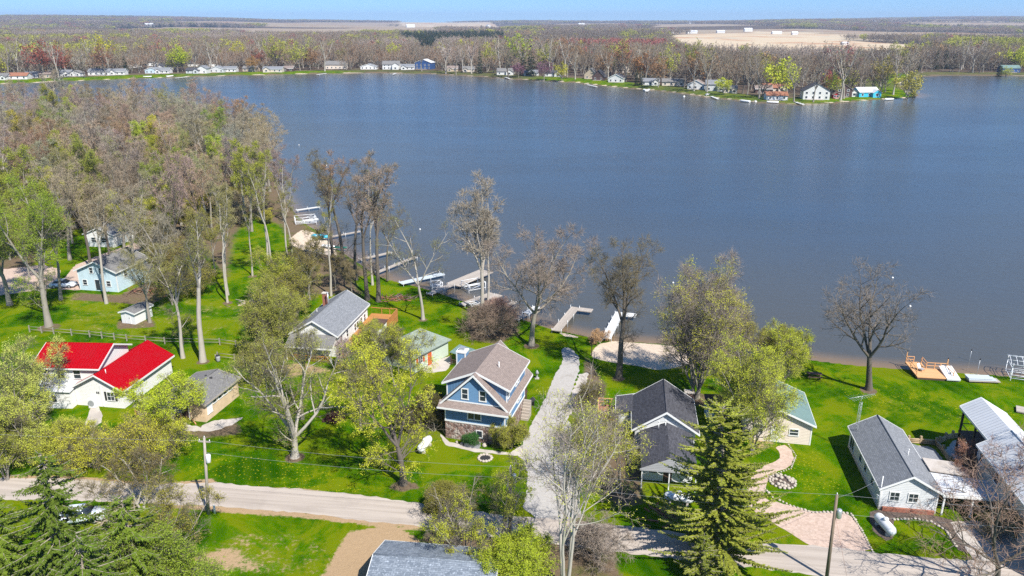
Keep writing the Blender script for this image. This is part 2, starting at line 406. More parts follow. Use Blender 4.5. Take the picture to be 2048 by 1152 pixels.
def ground_mat():
    t = NT('ground_cover'); o = t.obj()
    a1 = t.n('ShaderNodeAttribute', attribute_name='cover_one'); a2 = t.n('ShaderNodeAttribute', attribute_name='cover_two')
    s1 = t.n('ShaderNodeSeparateColor'); t.l(a1.outputs['Color'], s1.inputs[0])
    s2 = t.n('ShaderNodeSeparateColor'); t.l(a2.outputs['Color'], s2.inputs[0])
    big = t.noise(o, .06, 6, .68); med = t.noise(o, .33, 5, .65); fine = t.noise(o, 2.2, 5, .75); vf = t.noise(o, 9, 3, .8)
    g = t.mix(t.step(big, .35, .65), (.026, .092, .0003), (.062, .155, .0005))
    g = t.mix(t.math('MULTIPLY', t.step(med, .45, .68), .8), g, (.115, .18, .0015))
    g = t.mix(t.math('MULTIPLY', t.step(fine, .45, .75), .7), g, (.014, .058, .0004))
    g = t.mix(t.math('MULTIPLY', t.step(vf, .5, .8), .5), g, (.17, .22, .006))
    m2 = t.noise(o, .12, 6, .7, .6); g = t.mix(t.math('MULTIPLY', t.step(m2, .46, .57), .8), g, (.15, .182, .004)); g = t.mix(t.math('MULTIPLY', t.step(m2, .48, .34), .85), g, (.014, .062, .0003))
    sx = t.n('ShaderNodeSeparateXYZ'); t.l(t.scale(o, (1, 1, 1)), sx.inputs[0]); mow = t.math('SINE', t.math('ADD', t.math('MULTIPLY', sx.outputs[0], 3.2), t.math('MULTIPLY', sx.outputs[1], 1.1)))
    g = t.mix(t.math('MULTIPLY', t.step(mow, -.6, .9), .16), g, (.13, .20, .003))
    # dandelions
    v = t.n('ShaderNodeTexVoronoi'); v.inputs['Scale'].default_value = 2.6; t.l(o, v.inputs['Vector'])
    dd = t.math('MULTIPLY', t.math('LESS_THAN', v.outputs['Distance'], .20), t.math('GREATER_THAN', t.math('MULTIPLY', t.math('ADD', med, .35), a1.outputs['Alpha']), .52))
    g = t.mix(t.math('MULTIPLY', dd, .5), g, (.50, .44, .02))
    def edge(m, nz, k=.5):
        return t.step(t.math('ADD', m, t.math('MULTIPLY', t.math('SUBTRACT', nz, .5), k)), .4, .6)
    mn = t.math('ADD', t.math('MULTIPLY', fine, .6), t.math('MULTIPLY', med, .4))
    lit = t.mix(fine, (.085, .058, .035), (.22, .165, .11)); lit = t.mix(t.step(med, .5, .7), lit, (.10, .11, .03))
    g = t.mix(edge(s1.outputs[0], mn, 1.1), g, lit)
    drt = t.mix(t.math('ADD', t.math('MULTIPLY', fine, .5), t.math('MULTIPLY', big, .4)), (.27, .18, .10), (.50, .36, .22))
    g = t.mix(edge(s1.outputs[2], mn, 1.3), g, drt)
    snd = t.mix(t.math('ADD', t.math('MULTIPLY', fine, .5), t.math('MULTIPLY', med, .5)), (.50, .39, .29), (.70, .58, .46))
    g = t.mix(edge(s1.outputs[1], mn, .8), g, snd)
    # far country
    fb = t.noise(o, .004, 6, .65); fm = t.noise(o, .02, 5, .7)
    fwood = t.mix(fb, (.07, .05, .04), (.13, .10, .075)); fwood = t.mix(t.step(fm, .55, .7), fwood, (.09, .11, .035))
    g = t.mix(t.math('MULTIPLY', a2.outputs['Alpha'], t.math('SUBTRACT', 1.0, s2.outputs[1])), g, fwood)
    sep = t.n('ShaderNodeSeparateXYZ'); t.l(o, sep.inputs[0])
    fld = t.mix(t.noise(t.scale(o, (.004, .03, 1)), 1.0, 5, .6), (.42, .33, .22), (.60, .50, .36)); fld = t.mix(t.step(fb, .5, .62), fld, (.42, .25, .15))
    fld = t.mix(t.step(t.noise(o, .006, 3), .6, .68), fld, (.36, .36, .30))
    g = t.mix(s2.outputs[0], g, fld)
    g = t.mix(t.step(s2.outputs[2], .2, .8), g, (.17, .125, .08))
    t.col(g)
    t.bump(t.math('ADD', t.math('MULTIPLY', fine, .5), t.math('MULTIPLY', vf, .5)), .9, .15)
    return t.done(1.0, .0)
gme.materials.append(ground_mat())
tag(mesh_obj('ground', gme), kind='structure')

# ------------------------------------------------------------------ water
wx = np.array([-x for x in ramp(0, 60, 2.0, 1.04, 1500)[:0:-1]] + ramp(0, 60, 2.0, 1.04, 1500))
wy = np.array(ramp(78, 130, 1.0, 1.03, 900))
WX, WY = np.meshgrid(wx, wy)
wsd = -sdf(lake, WX, WY)
keep = (wsd > -14)
wid = np.arange(WX.size).reshape(WX.shape)
kq = keep[:-1, :-1] | keep[1:, 1:] | keep[1:, :-1] | keep[:-1, 1:]
wq = np.stack([wid[:-1, :-1], wid[:-1, 1:], wid[1:, 1:], wid[1:, :-1]], -1)[kq]
used = np.unique(wq); remap = np.zeros(WX.size, int); remap[used] = np.arange(len(used))
wv = np.stack([WX, WY, np.full_like(WX, WZ)], -1).reshape(-1, 3)[used]
wme = np_mesh('lake_water', wv, remap[wq])
ws = wsd.ravel()[used]
add_attr(wme, 'depth', sst(ws, 0, 4.5), sst(ws, 5, 100), ws * 0, ws * 0)
def water_mat():
    t = NT('lake_water'); o = t.obj()
    a = t.n('ShaderNodeAttribute', attribute_name='depth'); s = t.n('ShaderNodeSeparateColor'); t.l(a.outputs['Color'], s.inputs[0])
    big = t.noise(t.scale(o, (.006, .012, 1)), 1.0, 4, .55)
    deep = t.mix(big, (.039, .060, .094), (.056, .070, .090))
    mid = t.mix(big, (.070, .073, .070), (.080, .078, .070))
    c = t.mix(s.outputs[1], mid, deep)
    c = t.mix(s.outputs[0], (.20, .135, .075), c)
    t.col(c)
    w1 = t.noise(t.scale(o, (.55, 1.1, 1)), 1.0, 3, .6); w2 = t.noise(t.scale(o, (1.7, 3.2, 1)), 1.0, 2, .6)
    patch = t.step(t.noise(t.scale(o, (.010, .035, 1)), 1.0, 5, .65), .38, .62)
    h = t.math('ADD', t.math('MULTIPLY', w1, .65), t.math('MULTIPLY', w2, .35))
    bp = t.n('ShaderNodeBump'); bp.inputs['Distance'].default_value = .30
    t.l(t.math('ADD', .30, t.math('MULTIPLY', patch, .32)), bp.inputs['Strength']); t.l(h, bp.inputs['Height']); t.l(bp.outputs[0], t.b.inputs['Normal'])
    t.b.inputs['IOR'].default_value = 1.33
    return t.done(.2, .5)
wme.materials.append(water_mat())
tag(mesh_obj('lake_water', wme), kind='structure')

# ------------------------------------------------------------------ roads, drives, paths: thin sheets on the flat lawn
def ragged(poly, amp, step, rng, closed=True):
    out = []
    n = len(poly)
    for k in range(n):
        a = Vector((*poly[k], 0)); b = Vector((*poly[(k + 1) % n], 0)); L = (b - a).length
        m = max(1, int(L / step)); nr = Vector((-(b - a).y, (b - a).x, 0)).normalized()
        for j in range(m):
            p = a.lerp(b, j / m) + nr * (rng.uniform(-amp, amp) if j or amp < .3 else 0)
            out.append((p.x, p.y))
    return out
def smooth_poly(poly, it=2):
    for _ in range(it):
        q = []
        for k in range(len(poly)):
            a, b = poly[k], poly[(k + 1) % len(poly)]
            q += [(a[0] * .75 + b[0] * .25, a[1] * .75 + b[1] * .25), (a[0] * .25 + b[0] * .75, a[1] * .25 + b[1] * .75)]
        poly = q
    return poly
def sheet(name, poly, z, mat, seed=1, amp=.18, step=.5, smooth=0, kind='structure'):
    if smooth: poly = smooth_poly(poly, smooth)
    poly = ragged(poly, amp, step, random.Random(seed))
    P = [Vector((x, y, 0)) for x, y in poly]
    tri = tessellate_polygon([P])
    mb = MB(); ids = [mb.pt((x, y, z)) for x, y in poly]
    for t in tri:
        a, b, c = (P[i] for i in t)
        if (b - a).cross(c - a).z < 0: t = t[::-1]
        mb.idx([ids[i] for i in t])
    # thin edge so the sheet is a solid layer
    n = len(poly); lo = [mb.pt((x, y, z - .03)) for x, y in poly]
    for k in range(n): mb.idx((ids[k], ids[(k + 1) % n], lo[(k + 1) % n], lo[k]))
    o = mb.build(name, mat); tag(o, kind=kind); return o
def gravel_mat(name, c1, c2, sc=6, stain=(.3, .26, .22), k=.4):
    t = NT(name); o = t.obj()
    f = t.noise(o, sc, 5, .8); m = t.noise(o, .5, 5, .65)
    v = t.n('ShaderNodeTexVoronoi'); v.inputs['Scale'].default_value = sc; t.l(o, v.inputs['Vector'])
    s = t.n('ShaderNodeSeparateColor'); t.l(v.outputs['Color'], s.inputs[0])
    c = t.mix(t.math('ADD', t.math('MULTIPLY', s.outputs[0], .5), t.math('MULTIPLY', f, .5)), c1, c2)
    t.col(t.mix(t.math('MULTIPLY', t.step(m, .48, .72), k), c, stain))
    t.bump(f, .6, .06)
    return t.done(.95, .15)
def road_mat():
    t = NT('old_asphalt'); o = t.obj()
    mp = t.n('ShaderNodeMapping', vector_type='TEXTURE'); mp.inputs['Rotation'].default_value = (0, 0, -.13); mp.inputs['Scale'].default_value = (26, .75, 1); t.l(o, mp.inputs['Vector']); sc_n = t.step(t.noise(mp.outputs[0], 1.0, 4, .65), .3, .7); f = t.noise(o, 7, 4, .8); m = t.noise(o, .25, 5, .65)
    c = t.mix(t.math('ADD', t.math('MULTIPLY', f, .35), t.math('MULTIPLY', sc_n, .6)), (.30, .255, .215), (.52, .455, .395))
    c = t.mix(t.math('MULTIPLY', t.step(m, .5, .75), .4), c, (.27, .23, .20))
    cr = t.n('ShaderNodeTexVoronoi', feature='DISTANCE_TO_EDGE'); cr.inputs['Scale'].default_value = .35
    t.l(t.scale(o, (1, 1, 1)), cr.inputs['Vector'])
    t.col(t.mix(t.math('MULTIPLY', t.math('LESS_THAN', cr.outputs['Distance'], .006), .0), c, (.15, .13, .11)))
    t.bump(f, .4, .03)
    return t.done(.9, .2)
road_up = [(-400,925),(0,956),(130,958),(300,968),(430,966),(600,979),(720,990),(850,1008),(1000,1030),(1130,1040),(1250,1052),(1400,1070),(1520,1086),(1640,1092),(1745,1106),(1900,1118),(2048,1128),(2400,1150)]
road_dn = [(2400,1225),(2048,1190),(1800,1172),(1640,1152),(1500,1135),(1250,1106),(1000,1076),(850,1054),(740,1043),(600,1026),(430,1012),(300,1008),(130,1000),(0,1000),(-400,985)]
sheet('road', poly_px(road_up + road_dn), .030, road_mat(), 3, .15, .6)
M['gravel'] = gravel_mat('pale_gravel', (.33, .31, .285), (.47, .445, .415), 9, (.25, .22, .18), .55)
M['pink_gravel'] = gravel_mat('pinkish_gravel', (.36, .26, .20), (.60, .46, .38), 4, (.42, .34, .28), .3)
M['pale_conc'] = gravel_mat('pale_concrete', (.38, .34, .30), (.52, .475, .43), 1.2, (.30, .26, .22), .5)
M['mulch'] = gravel_mat('dark_mulch', (.07, .055, .045), (.17, .13, .11), 5, (.10, .08, .06), .4)
sheet('gravel_driveway', poly_px([(1122,700),(1132,694),(1148,702),(1160,718),(1158,745),(1140,790),(1128,830),(1150,860),(1170,900),(1172,950),(1150,1000),(1170,1046),(1040,1034),(1060,960),(1040,900),(1056,862),(1090,800),(1110,750),(1128,722)]), .024, M['gravel'], 5, .12, .45, 1)
sheet('stone_walk', poly_px([(880,868),(900,884),(960,898),(1020,906),(1060,880),(1075,850),(1060,930),(1035,912),(950,904),(890,890)]), .020, M['pale_conc'], 6, .08, .5)
sheet('dirt_walk', poly_px([(1158,748),(1178,745),(1172,780),(1150,815),(1132,842),(1120,838),(1140,800)]), .018, M['pale_conc'], 7, .2, .5)
sheet('gravel_path', poly_px([(1548,893),(1575,890),(1590,912),(1580,935),(1548,945),(1530,975),(1528,1000),(1580,1010),(1625,1024),(1655,1023),(1700,1026),(1722,1060),(1748,1110),(1640,1096),(1620,1090),(1588,1072),(1560,1055),(1520,1030),(1490,1010),(1500,950),(1530,930),(1558,920),(1560,905)]), .022, M['pink_gravel'], 8, .12, .5, 1)
sheet('patio', poly_px([(825,738),(880,718),(900,712),(905,725),(892,742),(860,746)]), .02, M['pale_conc'], 9, .12, .4)
sheet('concrete_pad', poly_px([(182,812),(197,812),(205,832),(203,845),(175,862),(160,862),(175,836)]), .02, M['pale_conc'], 10, .06, .6)
sheet('patio', poly_px([(330,835),(400,855),(430,840),(486,835),(464,850),(415,864),(350,860)]), .02, M['pale_conc'], 11, .2, .4)
sheet('driveway', poly_px([(1900,1045),(1945,1040),(2000,1048),(2048,1070),(2130,1100),(2200,1160),(1960,1142),(1940,1110)]), .022, M['pale_conc'], 12, .12, .5)
sheet('garden_bed', poly_px([(1738,1024),(1757,1020),(1880,1033),(1905,1040),(1930,1080),(1945,1110),(1915,1100),(1890,1060),(1850,1040),(1790,1036),(1785,1076),(1770,1082),(1745,1060)]), .016, M['mulch'], 13, .1, .4)
sheet('patio', poly_px([(1820,892),(1855,892),(1870,900),(1900,935),(1925,960),(1880,985),(1850,940),(1858,915)]), .02, M['pink_gravel'], 14, .1, .4)
sheet('patio', poly_px([(1885,905),(1910,880),(1935,885),(1945,905),(1930,918),(1895,920)]), .02, M['pale_conc'], 15, .1, .4)
sheet('woodland_drive', poly_px([(130,555),(150,530),(215,505),(270,485),(285,497),(240,520),(180,545),(160,580),(120,580)]), .02, M['pink_gravel'], 16, .3, .8)
sheet('woodland_drive', poly_px([(-200,560),(90,530),(120,540),(110,575),(-200,620)]), .018, M['pink_gravel'], 17, .3, .8)
# ------------------------------------------------------------------ building kit (local x along the front, y away, z up)
def chevron(mb, xl, xm, xr, zl, zm, t, y0, y1, axis='y', zr=None):
    """two roof planes meeting at a ridge, thickness t, running y0..y1"""
    if zr is None: zr = zl
    f = (lambda x, y, z: (x, y, z)) if axis == 'y' else (lambda x, y, z: (y, x, z))
    for a, za, b, zb in ((xl, zl, xm, zm), (xm, zm, xr, zr)):
        c = [f(a, y0, za), f(b, y0, zb), f(b, y0, zb + t), f(a, y0, za + t)]
        mb.prism(c, Vector(f(0, y1 - y0, 0)))
def gable_walls(root, x0, x1, y0, y1, z0, h, rise, axis, mat, name='wall'):
    mb = MB()
    if axis == 'y':
        m = (x0 + x1) / 2
        mb.prism([(x0,y0,z0),(x1,y0,z0),(x1,y0,h),(m,y0,h+rise),(x0,y0,h)], (0, y1-y0, 0))
    else:
        m = (y0 + y1) / 2
        mb.prism([(x0,y0,z0),(x0,y1,z0),(x0,y1,h),(x0,m,h+rise),(x0,y0,h)], (x1-x0, 0, 0))
    return mb.build(name, mat, root)
def gable_roof(root, x0, x1, y0, y1, h, rise, axis, mat, ov=.4, rk=.35, t=.14, trim=None, name='roof'):
    if axis == 'x': x0, x1, y0, y1 = y0, y1, x0, x1
    m = (x0 + x1) / 2; sl = rise / (m - x0); zl = h - ov * sl + .006
    mb = MB(); chevron(mb, x0 - ov, m, x1 + ov, zl, h + rise + .006, t, y0 - rk, y1 + rk, axis)
    r = mb.build(name, mat, root)
    if trim:
        mb = MB()
        for a, b in ((y0 - rk - .05, y0 - rk - .003), (y1 + rk + .003, y1 + rk + .05)):
            chevron(mb, x0 - ov - .04, m, x1 + ov + .04, zl - .1, h + rise - .1 + .04 * sl, t + .115, a, b, axis)
        f = (lambda X0, X1, Y0, Y1, Z0, Z1: mb.box(X0, X1, Y0, Y1, Z0, Z1)) if axis == 'y' else (lambda X0, X1, Y0, Y1, Z0, Z1: mb.box(Y0, Y1, X0, X1, Z0, Z1))
        f(x0 - ov - .055, x0 - ov - .004, y0 - rk, y1 + rk, zl - .09, zl + t * .9)
        f(x1 + ov + .004, x1 + ov + .055, y0 - rk, y1 + rk, zl - .09, zl + t * .9)
        mb.build('trim', trim, r)
        mb = MB()
        if axis == 'y': mb.tube((m, y0 - rk, h + rise + t + .01), (m, y1 + rk, h + rise + t + .01), .07, n=6)
        else: mb.tube((y0 - rk, m, h + rise + t + .01), (y1 + rk, m, h + rise + t + .01), .07, n=6)
        mb.build('ridge_cap', mat, r)
    return r
def face_box(mb, face, pl, u0, u1, z0, z1, d0, d1):
    """box on a wall plane: face f/b (plane y=pl) or l/r (plane x=pl); d0..d1 outwards"""
    if face == 'f': mb.box(u0, u1, pl - d1, pl - d0, z0, z1)
    elif face == 'b': mb.box(u0, u1, pl + d0, pl + d1, z0, z1)
    elif face == 'l': mb.box(pl - d1, pl - d0, u0, u1, z0, z1)
    else: mb.box(pl + d0, pl + d1, u0, u1, z0, z1)
def win(root, face, pl, u, z, w=.9, h=1.2, fr=.1, mull='h', fmat=None, pane=None):
    """window centred at u, sill z"""
    a, b = u - w / 2, u + w / 2
    mb = MB()
    face_box(mb, face, pl, a - fr, b + fr, z + h, z + h + fr, 0, .07)
    face_box(mb, face, pl, a - fr - .03, b + fr + .03, z - fr, z, 0, .085)
    face_box(mb, face, pl, a - fr, a, z, z + h, 0, .07); face_box(mb, face, pl, b, b + fr, z, z + h, 0, .07)
    if mull == 'h': face_box(mb, face, pl, a, b, z + h / 2 - .03, z + h / 2 + .03, 0, .055)
    elif mull == 'v': face_box(mb, face, pl, u - .04, u + .04, z, z + h, 0, .055)
    elif mull == 'x':
        face_box(mb, face, pl, a, b, z + h / 2 - .02, z + h / 2 + .02, 0, .05)
        face_box(mb, face, pl, u - .02, u + .02, z, z + h / 2 - .02, 0, .05); face_box(mb, face, pl, u - .02, u + .02, z + h / 2 + .02, z + h, 0, .05)
    o = mb.build('window', fmat or M['white'], root)
    p = MB(); face_box(p, face, pl, a, b, z, z + h, .002, .03)
    p.build('pane', pane or M['pane'], o)
    return o
def door(root, face, pl, u, w=.95, h=2.05, z=.05, mat=None, fr=.08):
    mb = MB(); face_box(mb, face, pl, u - w/2, u + w/2, z, z + h, .002, .05); d = mb.build('door', mat or M['white'], root)
    mb = MB()
    face_box(mb, face, pl, u - w/2 - fr, u - w/2, z, z + h, 0, .07); face_box(mb, face, pl, u + w/2, u + w/2 + fr, z, z + h, 0, .07)
    face_box(mb, face, pl, u - w/2 - fr, u + w/2 + fr, z + h, z + h + fr, 0, .07); mb.build('frame', M['white'], d)
    mb = MB(); face_box(mb, face, pl, u + w/2 - .17, u + w/2 - .1, z + .95, z + 1.05, .052, .11); mb.build('handle', M['dark'], d)
    return d
def corner_boards(root, x0, x1, y0, y1, z0, z1, mat=None, w=.12):
    for x in (x0, x1):
        for y in (y0, y1):
            sx = -1 if x == x0 else 1; sy = -1 if y == y0 else 1
            ax, bx = sorted((x + sx * .03, x - sx * w)); ay, by = sorted((y + sy * .03, y - sy * w))
            MB().box(ax, bx, ay, by, z0, z1).build('corner_board', mat or M['white'], root)

def pipe(root, x, y, z0, z1, r=.06, mat=None, name='vent_pipe', cap=True):
    mb = MB(); mb.tube((x, y, z0), (x, y, z1), r, n=8)
    if cap: mb.tube((x, y, z1), (x, y, z1 + .12), r * 1.7, r * 1.3, n=8)
    return mb.build(name, mat or M['white'], root)

# ------------------------------------------------------------------ 1 blue house
def blue_house():
    H = thing('blue_house', 'blue two storey gabled house on a stone basement, beside the pale gravel driveway', 'house', (-8.05, 83.75), rad(-16)); H.scale = (.94, .77, .98)
    w, d = 8.0, 11.5
    MB().box(0, w, 0, d, -.1, 2.38).build('basement_wall', M['stone'], H)
    MB().box(-.05, w + .05, -.05, d + .05, 2.38, 2.56).build('belt_board', M['white'], H)
    MB().box(.002, w - .002, .002, d - .002, 2.56, 4.95).build('wall', M['blue_lap'], H)
    m = 4.0; rz = 9.05; ez = 4.72
    g = MB(); g.prism([(.003, .003, 4.95), (w - .003, .003, 4.95), (w - .003, .003, 5.15), (m, .003, rz - .12), (.003, .003, 5.15)], (0, d - .006, 0)); g.build('gable_wall', M['blue_lap'], H)
    r = MB(); chevron(r, -.62, m, w + .62, ez, rz, .16, -.55, d + 2.2); rf = r.build('roof', M['brown_shingle'], H)
    t = MB()
    for a, b in ((-.61, -.553), (d + 2.203, d + 2.26)): chevron(t, -.68, m, w + .68, ez - .2, rz - .13, .30, a, b)
    t.box(-.68, -.624, -.55, d + 2.2, ez - .14, ez + .1); t.box(w + .624, w + .68, -.55, d + 2.2, ez - .14, ez + .1); t.build('trim', M['white'], rf)
    # skirt roof across the front
    s = MB(); s.slab((-.66, -1.15, 4.62), (w + .66, -1.15, 4.62), (w + .66, -.002, 5.2), (-.66, -.002, 5.2), .14); sk = s.build('skirt_roof', M['brown_shingle'], H)
    s = MB(); s.box(-.72, w + .72, -1.21, -1.153, 4.42, 4.64); s.box(.2, w - .2, -.06, -.003, 5.21, 5.36); s.build('trim', M['white'], sk)
    for sgn in (0, 1):
        X = (lambda x: x) if sgn == 0 else (lambda x: w - x)
        q = MB(); tri = [(X(.006), 1.1, 5.0), (X(.006), 1.1, 7.32), (m, 1.1, 9.02), (m, 1.1, 8.6)]
        q.prism(tri, (0, d - 1.0, 0)); dm = q.build('dormer', M['blue_batten'], H)
        q = MB(); q.slab((X(-.5), .62, 7.28), (m, .62, 9.2), (m, d + .75, 9.2), (X(-.5), d + .75, 7.28), .15); dr = q.build('roof', M['brown_shingle'], dm)
        q = MB()
        for a in (.56, d + .753):
            q.slab((X(-.55), a, 7.30), (m, a, 9.215), (m, a + .057, 9.215), (X(-.55), a + .057, 7.30), .26)
        x0, x1 = sorted((X(-.56), X(-.503))); q.box(x0, x1, .56, d + .8, 7.05, 7.26); q.build('trim', M['white'], dm)
        x0, x1 = sorted((X(-.03), X(.12))); MB().box(x0, x1, 1.05, 1.17, 5.4, 7.2).build('corner_board', M['white'], dm); MB().box(x0, x1, d + .05, d + .13, 5.4, 7.2).build('corner_board', M['white'], dm)
        if sgn:
            for u in (1.9, 6.3, 7.6): win(dm, 'r', w - .006, u, 5.9, .75, 1.15)
        else:
            for u in (4.0, 8.0): win(dm, 'l', .006, u, 5.9, .75, 1.15)
    corner_boards(H, 0, w, 0, d, 2.56, 4.6)
    win(H, 'f', .003, 2.75, 5.75, .72, 1.25, .13); win(H, 'f', .003, 5.1, 5.75, .72, 1.25, .13)
    win(H, 'f', .002, 3.95, 3.12, 1.65, 1.25, .13, 'v'); win(H, 'f', 0, 4.6, .75, .7, .85, .1, '')
    for u in (2.6, 7.4, 8.8): win(H, 'r', w - .002, u, 3.2, .8, 1.15)
    for u in (3.0, 8.0): win(H, 'l', .002, u, 3.2, .8, 1.15)
    c = MB().box(-1.3, .02, 10.0, 11.6, 0, 8.0); ch = c.build('chimney', M['blue_lap'], H)
    c = MB()
    for x in (-1.33, -.12): c.box(x, x + .16, 9.92, 10.06, 0, 8.0)
    c.box(-1.36, .06, 9.9, 11.7, 8.0, 8.2); c.build('trim', M['white'], ch)
    c = MB().box(-1.0, -.3, 10.4, 11.2, 8.2, 8.6); c.build('cap', M['alu'], ch)
    pipe(H, 5.9, 5.4, 8.0, 9.0, .07)
    # porch under the long back eave
    for x, y in ((.3, d + 1.8), (4, d + 1.8), (w - .2, d + 1.8)): MB().box(x - .1, x + .1, y - .1, y + .1, 0, ez - .02).build('porch_post', M['brown_wood'], H)
    MB().box(0, w, d + .01, d + 2.0, 2.3, 2.5).build('porch_deck', M['brown_wood'], H)
    p = MB()
    for k in range(7): p.box(w + .06, w + 1.1, d - 2.8 + k * .3, d - 2.5 + k * .3, 0, .32 * (k + 1))
    p.build('steps', M['grey_wood'], H)
    return H
blue_house()

def stack_vents(H, lst):
    for x, y, z0, z1 in lst: pipe(H, x, y, z0, z1)

# ------------------------------------------------------------------ 2 charcoal-roofed house
def black_house():
    H = thing('charcoal_roofed_house', 'house with charcoal shingle roof in two stepped gables behind the large shaggy conifer', 'house', (14.5, 81.25), rad(-8))
    w, d = 6.9, 8.2
    gable_walls(H, 0, w, 0, d, -.1, 2.75, 2.3, 'y', M['grey_lap'])
    gable_roof(H, 0, w, 0, d, 2.75, 2.3, 'y', M['black_shingle'], .45, .35, .15, M['white'])
    # front wing
    gable_walls(H, .85, 6.15, -6.6, .1, -.1, 2.6, 1.15, 'y', M['grey_lap'], 'wing_wall')
    gable_roof(H, .85, 6.15, -8.1, -.41, 2.6, 1.15, 'y', M['black_shingle'], .35, .12, .14, None, 'wing_roof')
    p = MB(); p.prism([(.45, -8.30, 2.45), (6.55, -8.30, 2.45), (3.5, -8.30, 3.85)], (0, -.1, 0)); p.box(.4, 6.6, -8.45, -8.28, 2.28, 2.45); p.build('gable_board', M['shaded_lap'], H)
    for x in (.6, 3.5, 6.3): MB().box(x, x + .12, -8.3, -8.18, 0, 2.3).build('porch_post', M['white'], H)
    for u in (1.9, 5.2): win(H, 'f', -6.6, u, 1.0, .9, 1.1)
    door(H, 'f', -6.6, 3.5, mat=M['brown_wood'])
    for u in (-6.2, -3.4): win(H, 'l', .85, u, 1.0, .9, 1.1)
    for u in (1.5, 5.0): win(H, 'r', w, u, 1.0, .9, 1.1)
    # low left extension
    MB().box(-2.0, 0, 4.6, 8.4, -.1, 2.25).build('side_wall', M['grey_lap'], H)
    s = MB(); s.slab((-2.35, 4.3, 2.3), (.75, 4.3, 2.95), (.75, 8.8, 2.95), (-2.35, 8.8, 2.3), .12); e = s.build('side_roof', M['black_shingle'], H)
    s = MB(); s.box(-2.42, -2.36, 4.25, 8.85, 2.1, 2.33); s.prism([(-2.42, 8.81, 2.12), (.75, 8.81, 2.78), (.75, 8.81, 2.98), (-2.42, 8.81, 2.32)], (0, .06, 0)); s.build('trim', M['white'], e)
    stack_vents(H, [(2.55, -1.3, 3.5, 4.4), (3.35, -.95, 3.5, 4.4)])
    # reddish deck at the lake side
    dk = MB().box(-4.6, -2.05, 4.9, 9.0, .75, .9); D = dk.build('deck', M['red_wood'], H)
    r = MB()
    for x, y in ((-4.55, 4.95), (-4.55, 6.9), (-4.55, 8.95), (-2.9, 8.95), (-2.1, 8.95)): r.box(x - .05, x + .05, y - .05, y + .05, 0, 1.85)
    r.box(-4.6, -4.5, 4.9, 9.0, 1.75, 1.83); r.box(-4.6, -2.05, 8.9, 9.0, 1.75, 1.83); r.box(-4.58, -4.52, 4.9, 9.0, 1.3, 1.36); r.box(-4.6, -2.05, 8.92, 8.98, 1.3, 1.36)
    r.build('railing', M['tan_wood'], D)
black_house()
g = thing('kettle_grill', 'black round kettle grill on the reddish deck', 'grill', (12.2, 89.9, .9))
mb = MB(); mb.rings([[(r * math.cos(a), r * math.sin(a), z) for a in [k * math.pi / 5 for k in range(10)]] for r, z in ((.05, .5), (.25, .58), (.32, .75), (.32, .85), (.2, 1.05), (.05, 1.1))]); mb.build('bowl', M['dark'], g)
for k in range(3):
    mb = MB(); a = k * 2.1; mb.tube((.3 * math.cos(a), .3 * math.sin(a), 0), (.15 * math.cos(a), .15 * math.sin(a), .6), .02); mb.build('leg', M['dark'], g)

# ------------------------------------------------------------------ 3 grey ranch house with carport
def grey_house():
    H = thing('grey_ranch_house', 'long pale grey ranch house with ribbed grey roof and white carport, beside the stone-edged lawn', 'house', (38.0, 69.1), rad(-9))
    w, d = 5.5, 12.6
    gable_walls(H, 0, w, 0, d, -.1, 2.65, 1.55, 'y', M['grey_lap'])
    gable_roof(H, 0, w, 0, d, 2.65, 1.55, 'y', M['grey_shingle'], .3, .3, .12, M['white'])
    MB().box(-.04, w + .04, -.04, d + .04, -.05, .35).build('foundation', M['concrete'], H)
    corner_boards(H, 0, w, 0, d, .35, 2.6)
    for u in (2.9, 5.6, 7.7): win(H, 'l', 0, u, 1.05, .8, 1.15)
    win(H, 'l', 0, 11.3, .5, 1.5, 1.75, .1, 'v')
    for u in (1.35, 3.15): win(H, 'f', 0, u, 1.2, .85, .95, .1, 'x')
    pipe(H, 3.9, 5.2, 3.2, 4.3, .05)
    # service mast and meter at the front left corner
    mb = MB(); mb.tube((-.12, -.12, .1), (-.12, -.12, 4.0), .05); mb.box(-.3, -.06, -.02, .3, 1.2, 1.6); mb.build('service_mast', M['white'], H)
    # lower grey lean-to on the lake half
    s = MB(); s.slab((w + .2, 6.6, 2.62), (w + 2.7, 6.9, 2.0), (w + 2.7, 9.6, 2.0), (w + .2, 9.9, 2.62), .1); s.build('lean_to_roof', M['grey_shingle'], H)
    MB().box(w + .01, w + 2.3, 7.1, 9.3, 0, 1.95).build('lean_to_wall', M['grey_lap'], H)
    s = MB(); s.slab((w + .32, -.2, 2.66), (w + 6.0, .1, 2.4), (w + 6.0, 3.4, 2.4), (w + .32, 3.7, 2.66), .12); c = s.build('carport_roof', M['white_roof'], H)
    s = MB(); s.box(w + .32, w + 6.05, -.27, -.2, 2.22, 2.5); s.build('fascia', M['white'], c)
    s = MB(); s.slab((w + .32, 3.75, 2.85), (w + 4.3, 3.75, 2.55), (w + 4.3, 6.4, 2.55), (w + .32, 6.4, 2.85), .1); s.build('patio_roof', M['pale_conc'], H)
    for x in (w + .6, w + 3.3, w + 5.8):
        MB().box(x - .08, x + .08, -.1, .06, 0, 2.45).build('carport_post', M['white'], H)
    for x, y in ((w + 5.8, 3.2), (w + 4.1, 6.2)): MB().box(x - .07, x + .07, y - .07, y + .07, 0, 2.4).build('carport_post', M['white'], H)
    b = MB(); b.box(.3, w - .2, -.3, -.06, 0, .45); b.build('brick_planter', M['brick'], H)
    door(H, 'r', w, 1.6, mat=M['white'])
grey_house()

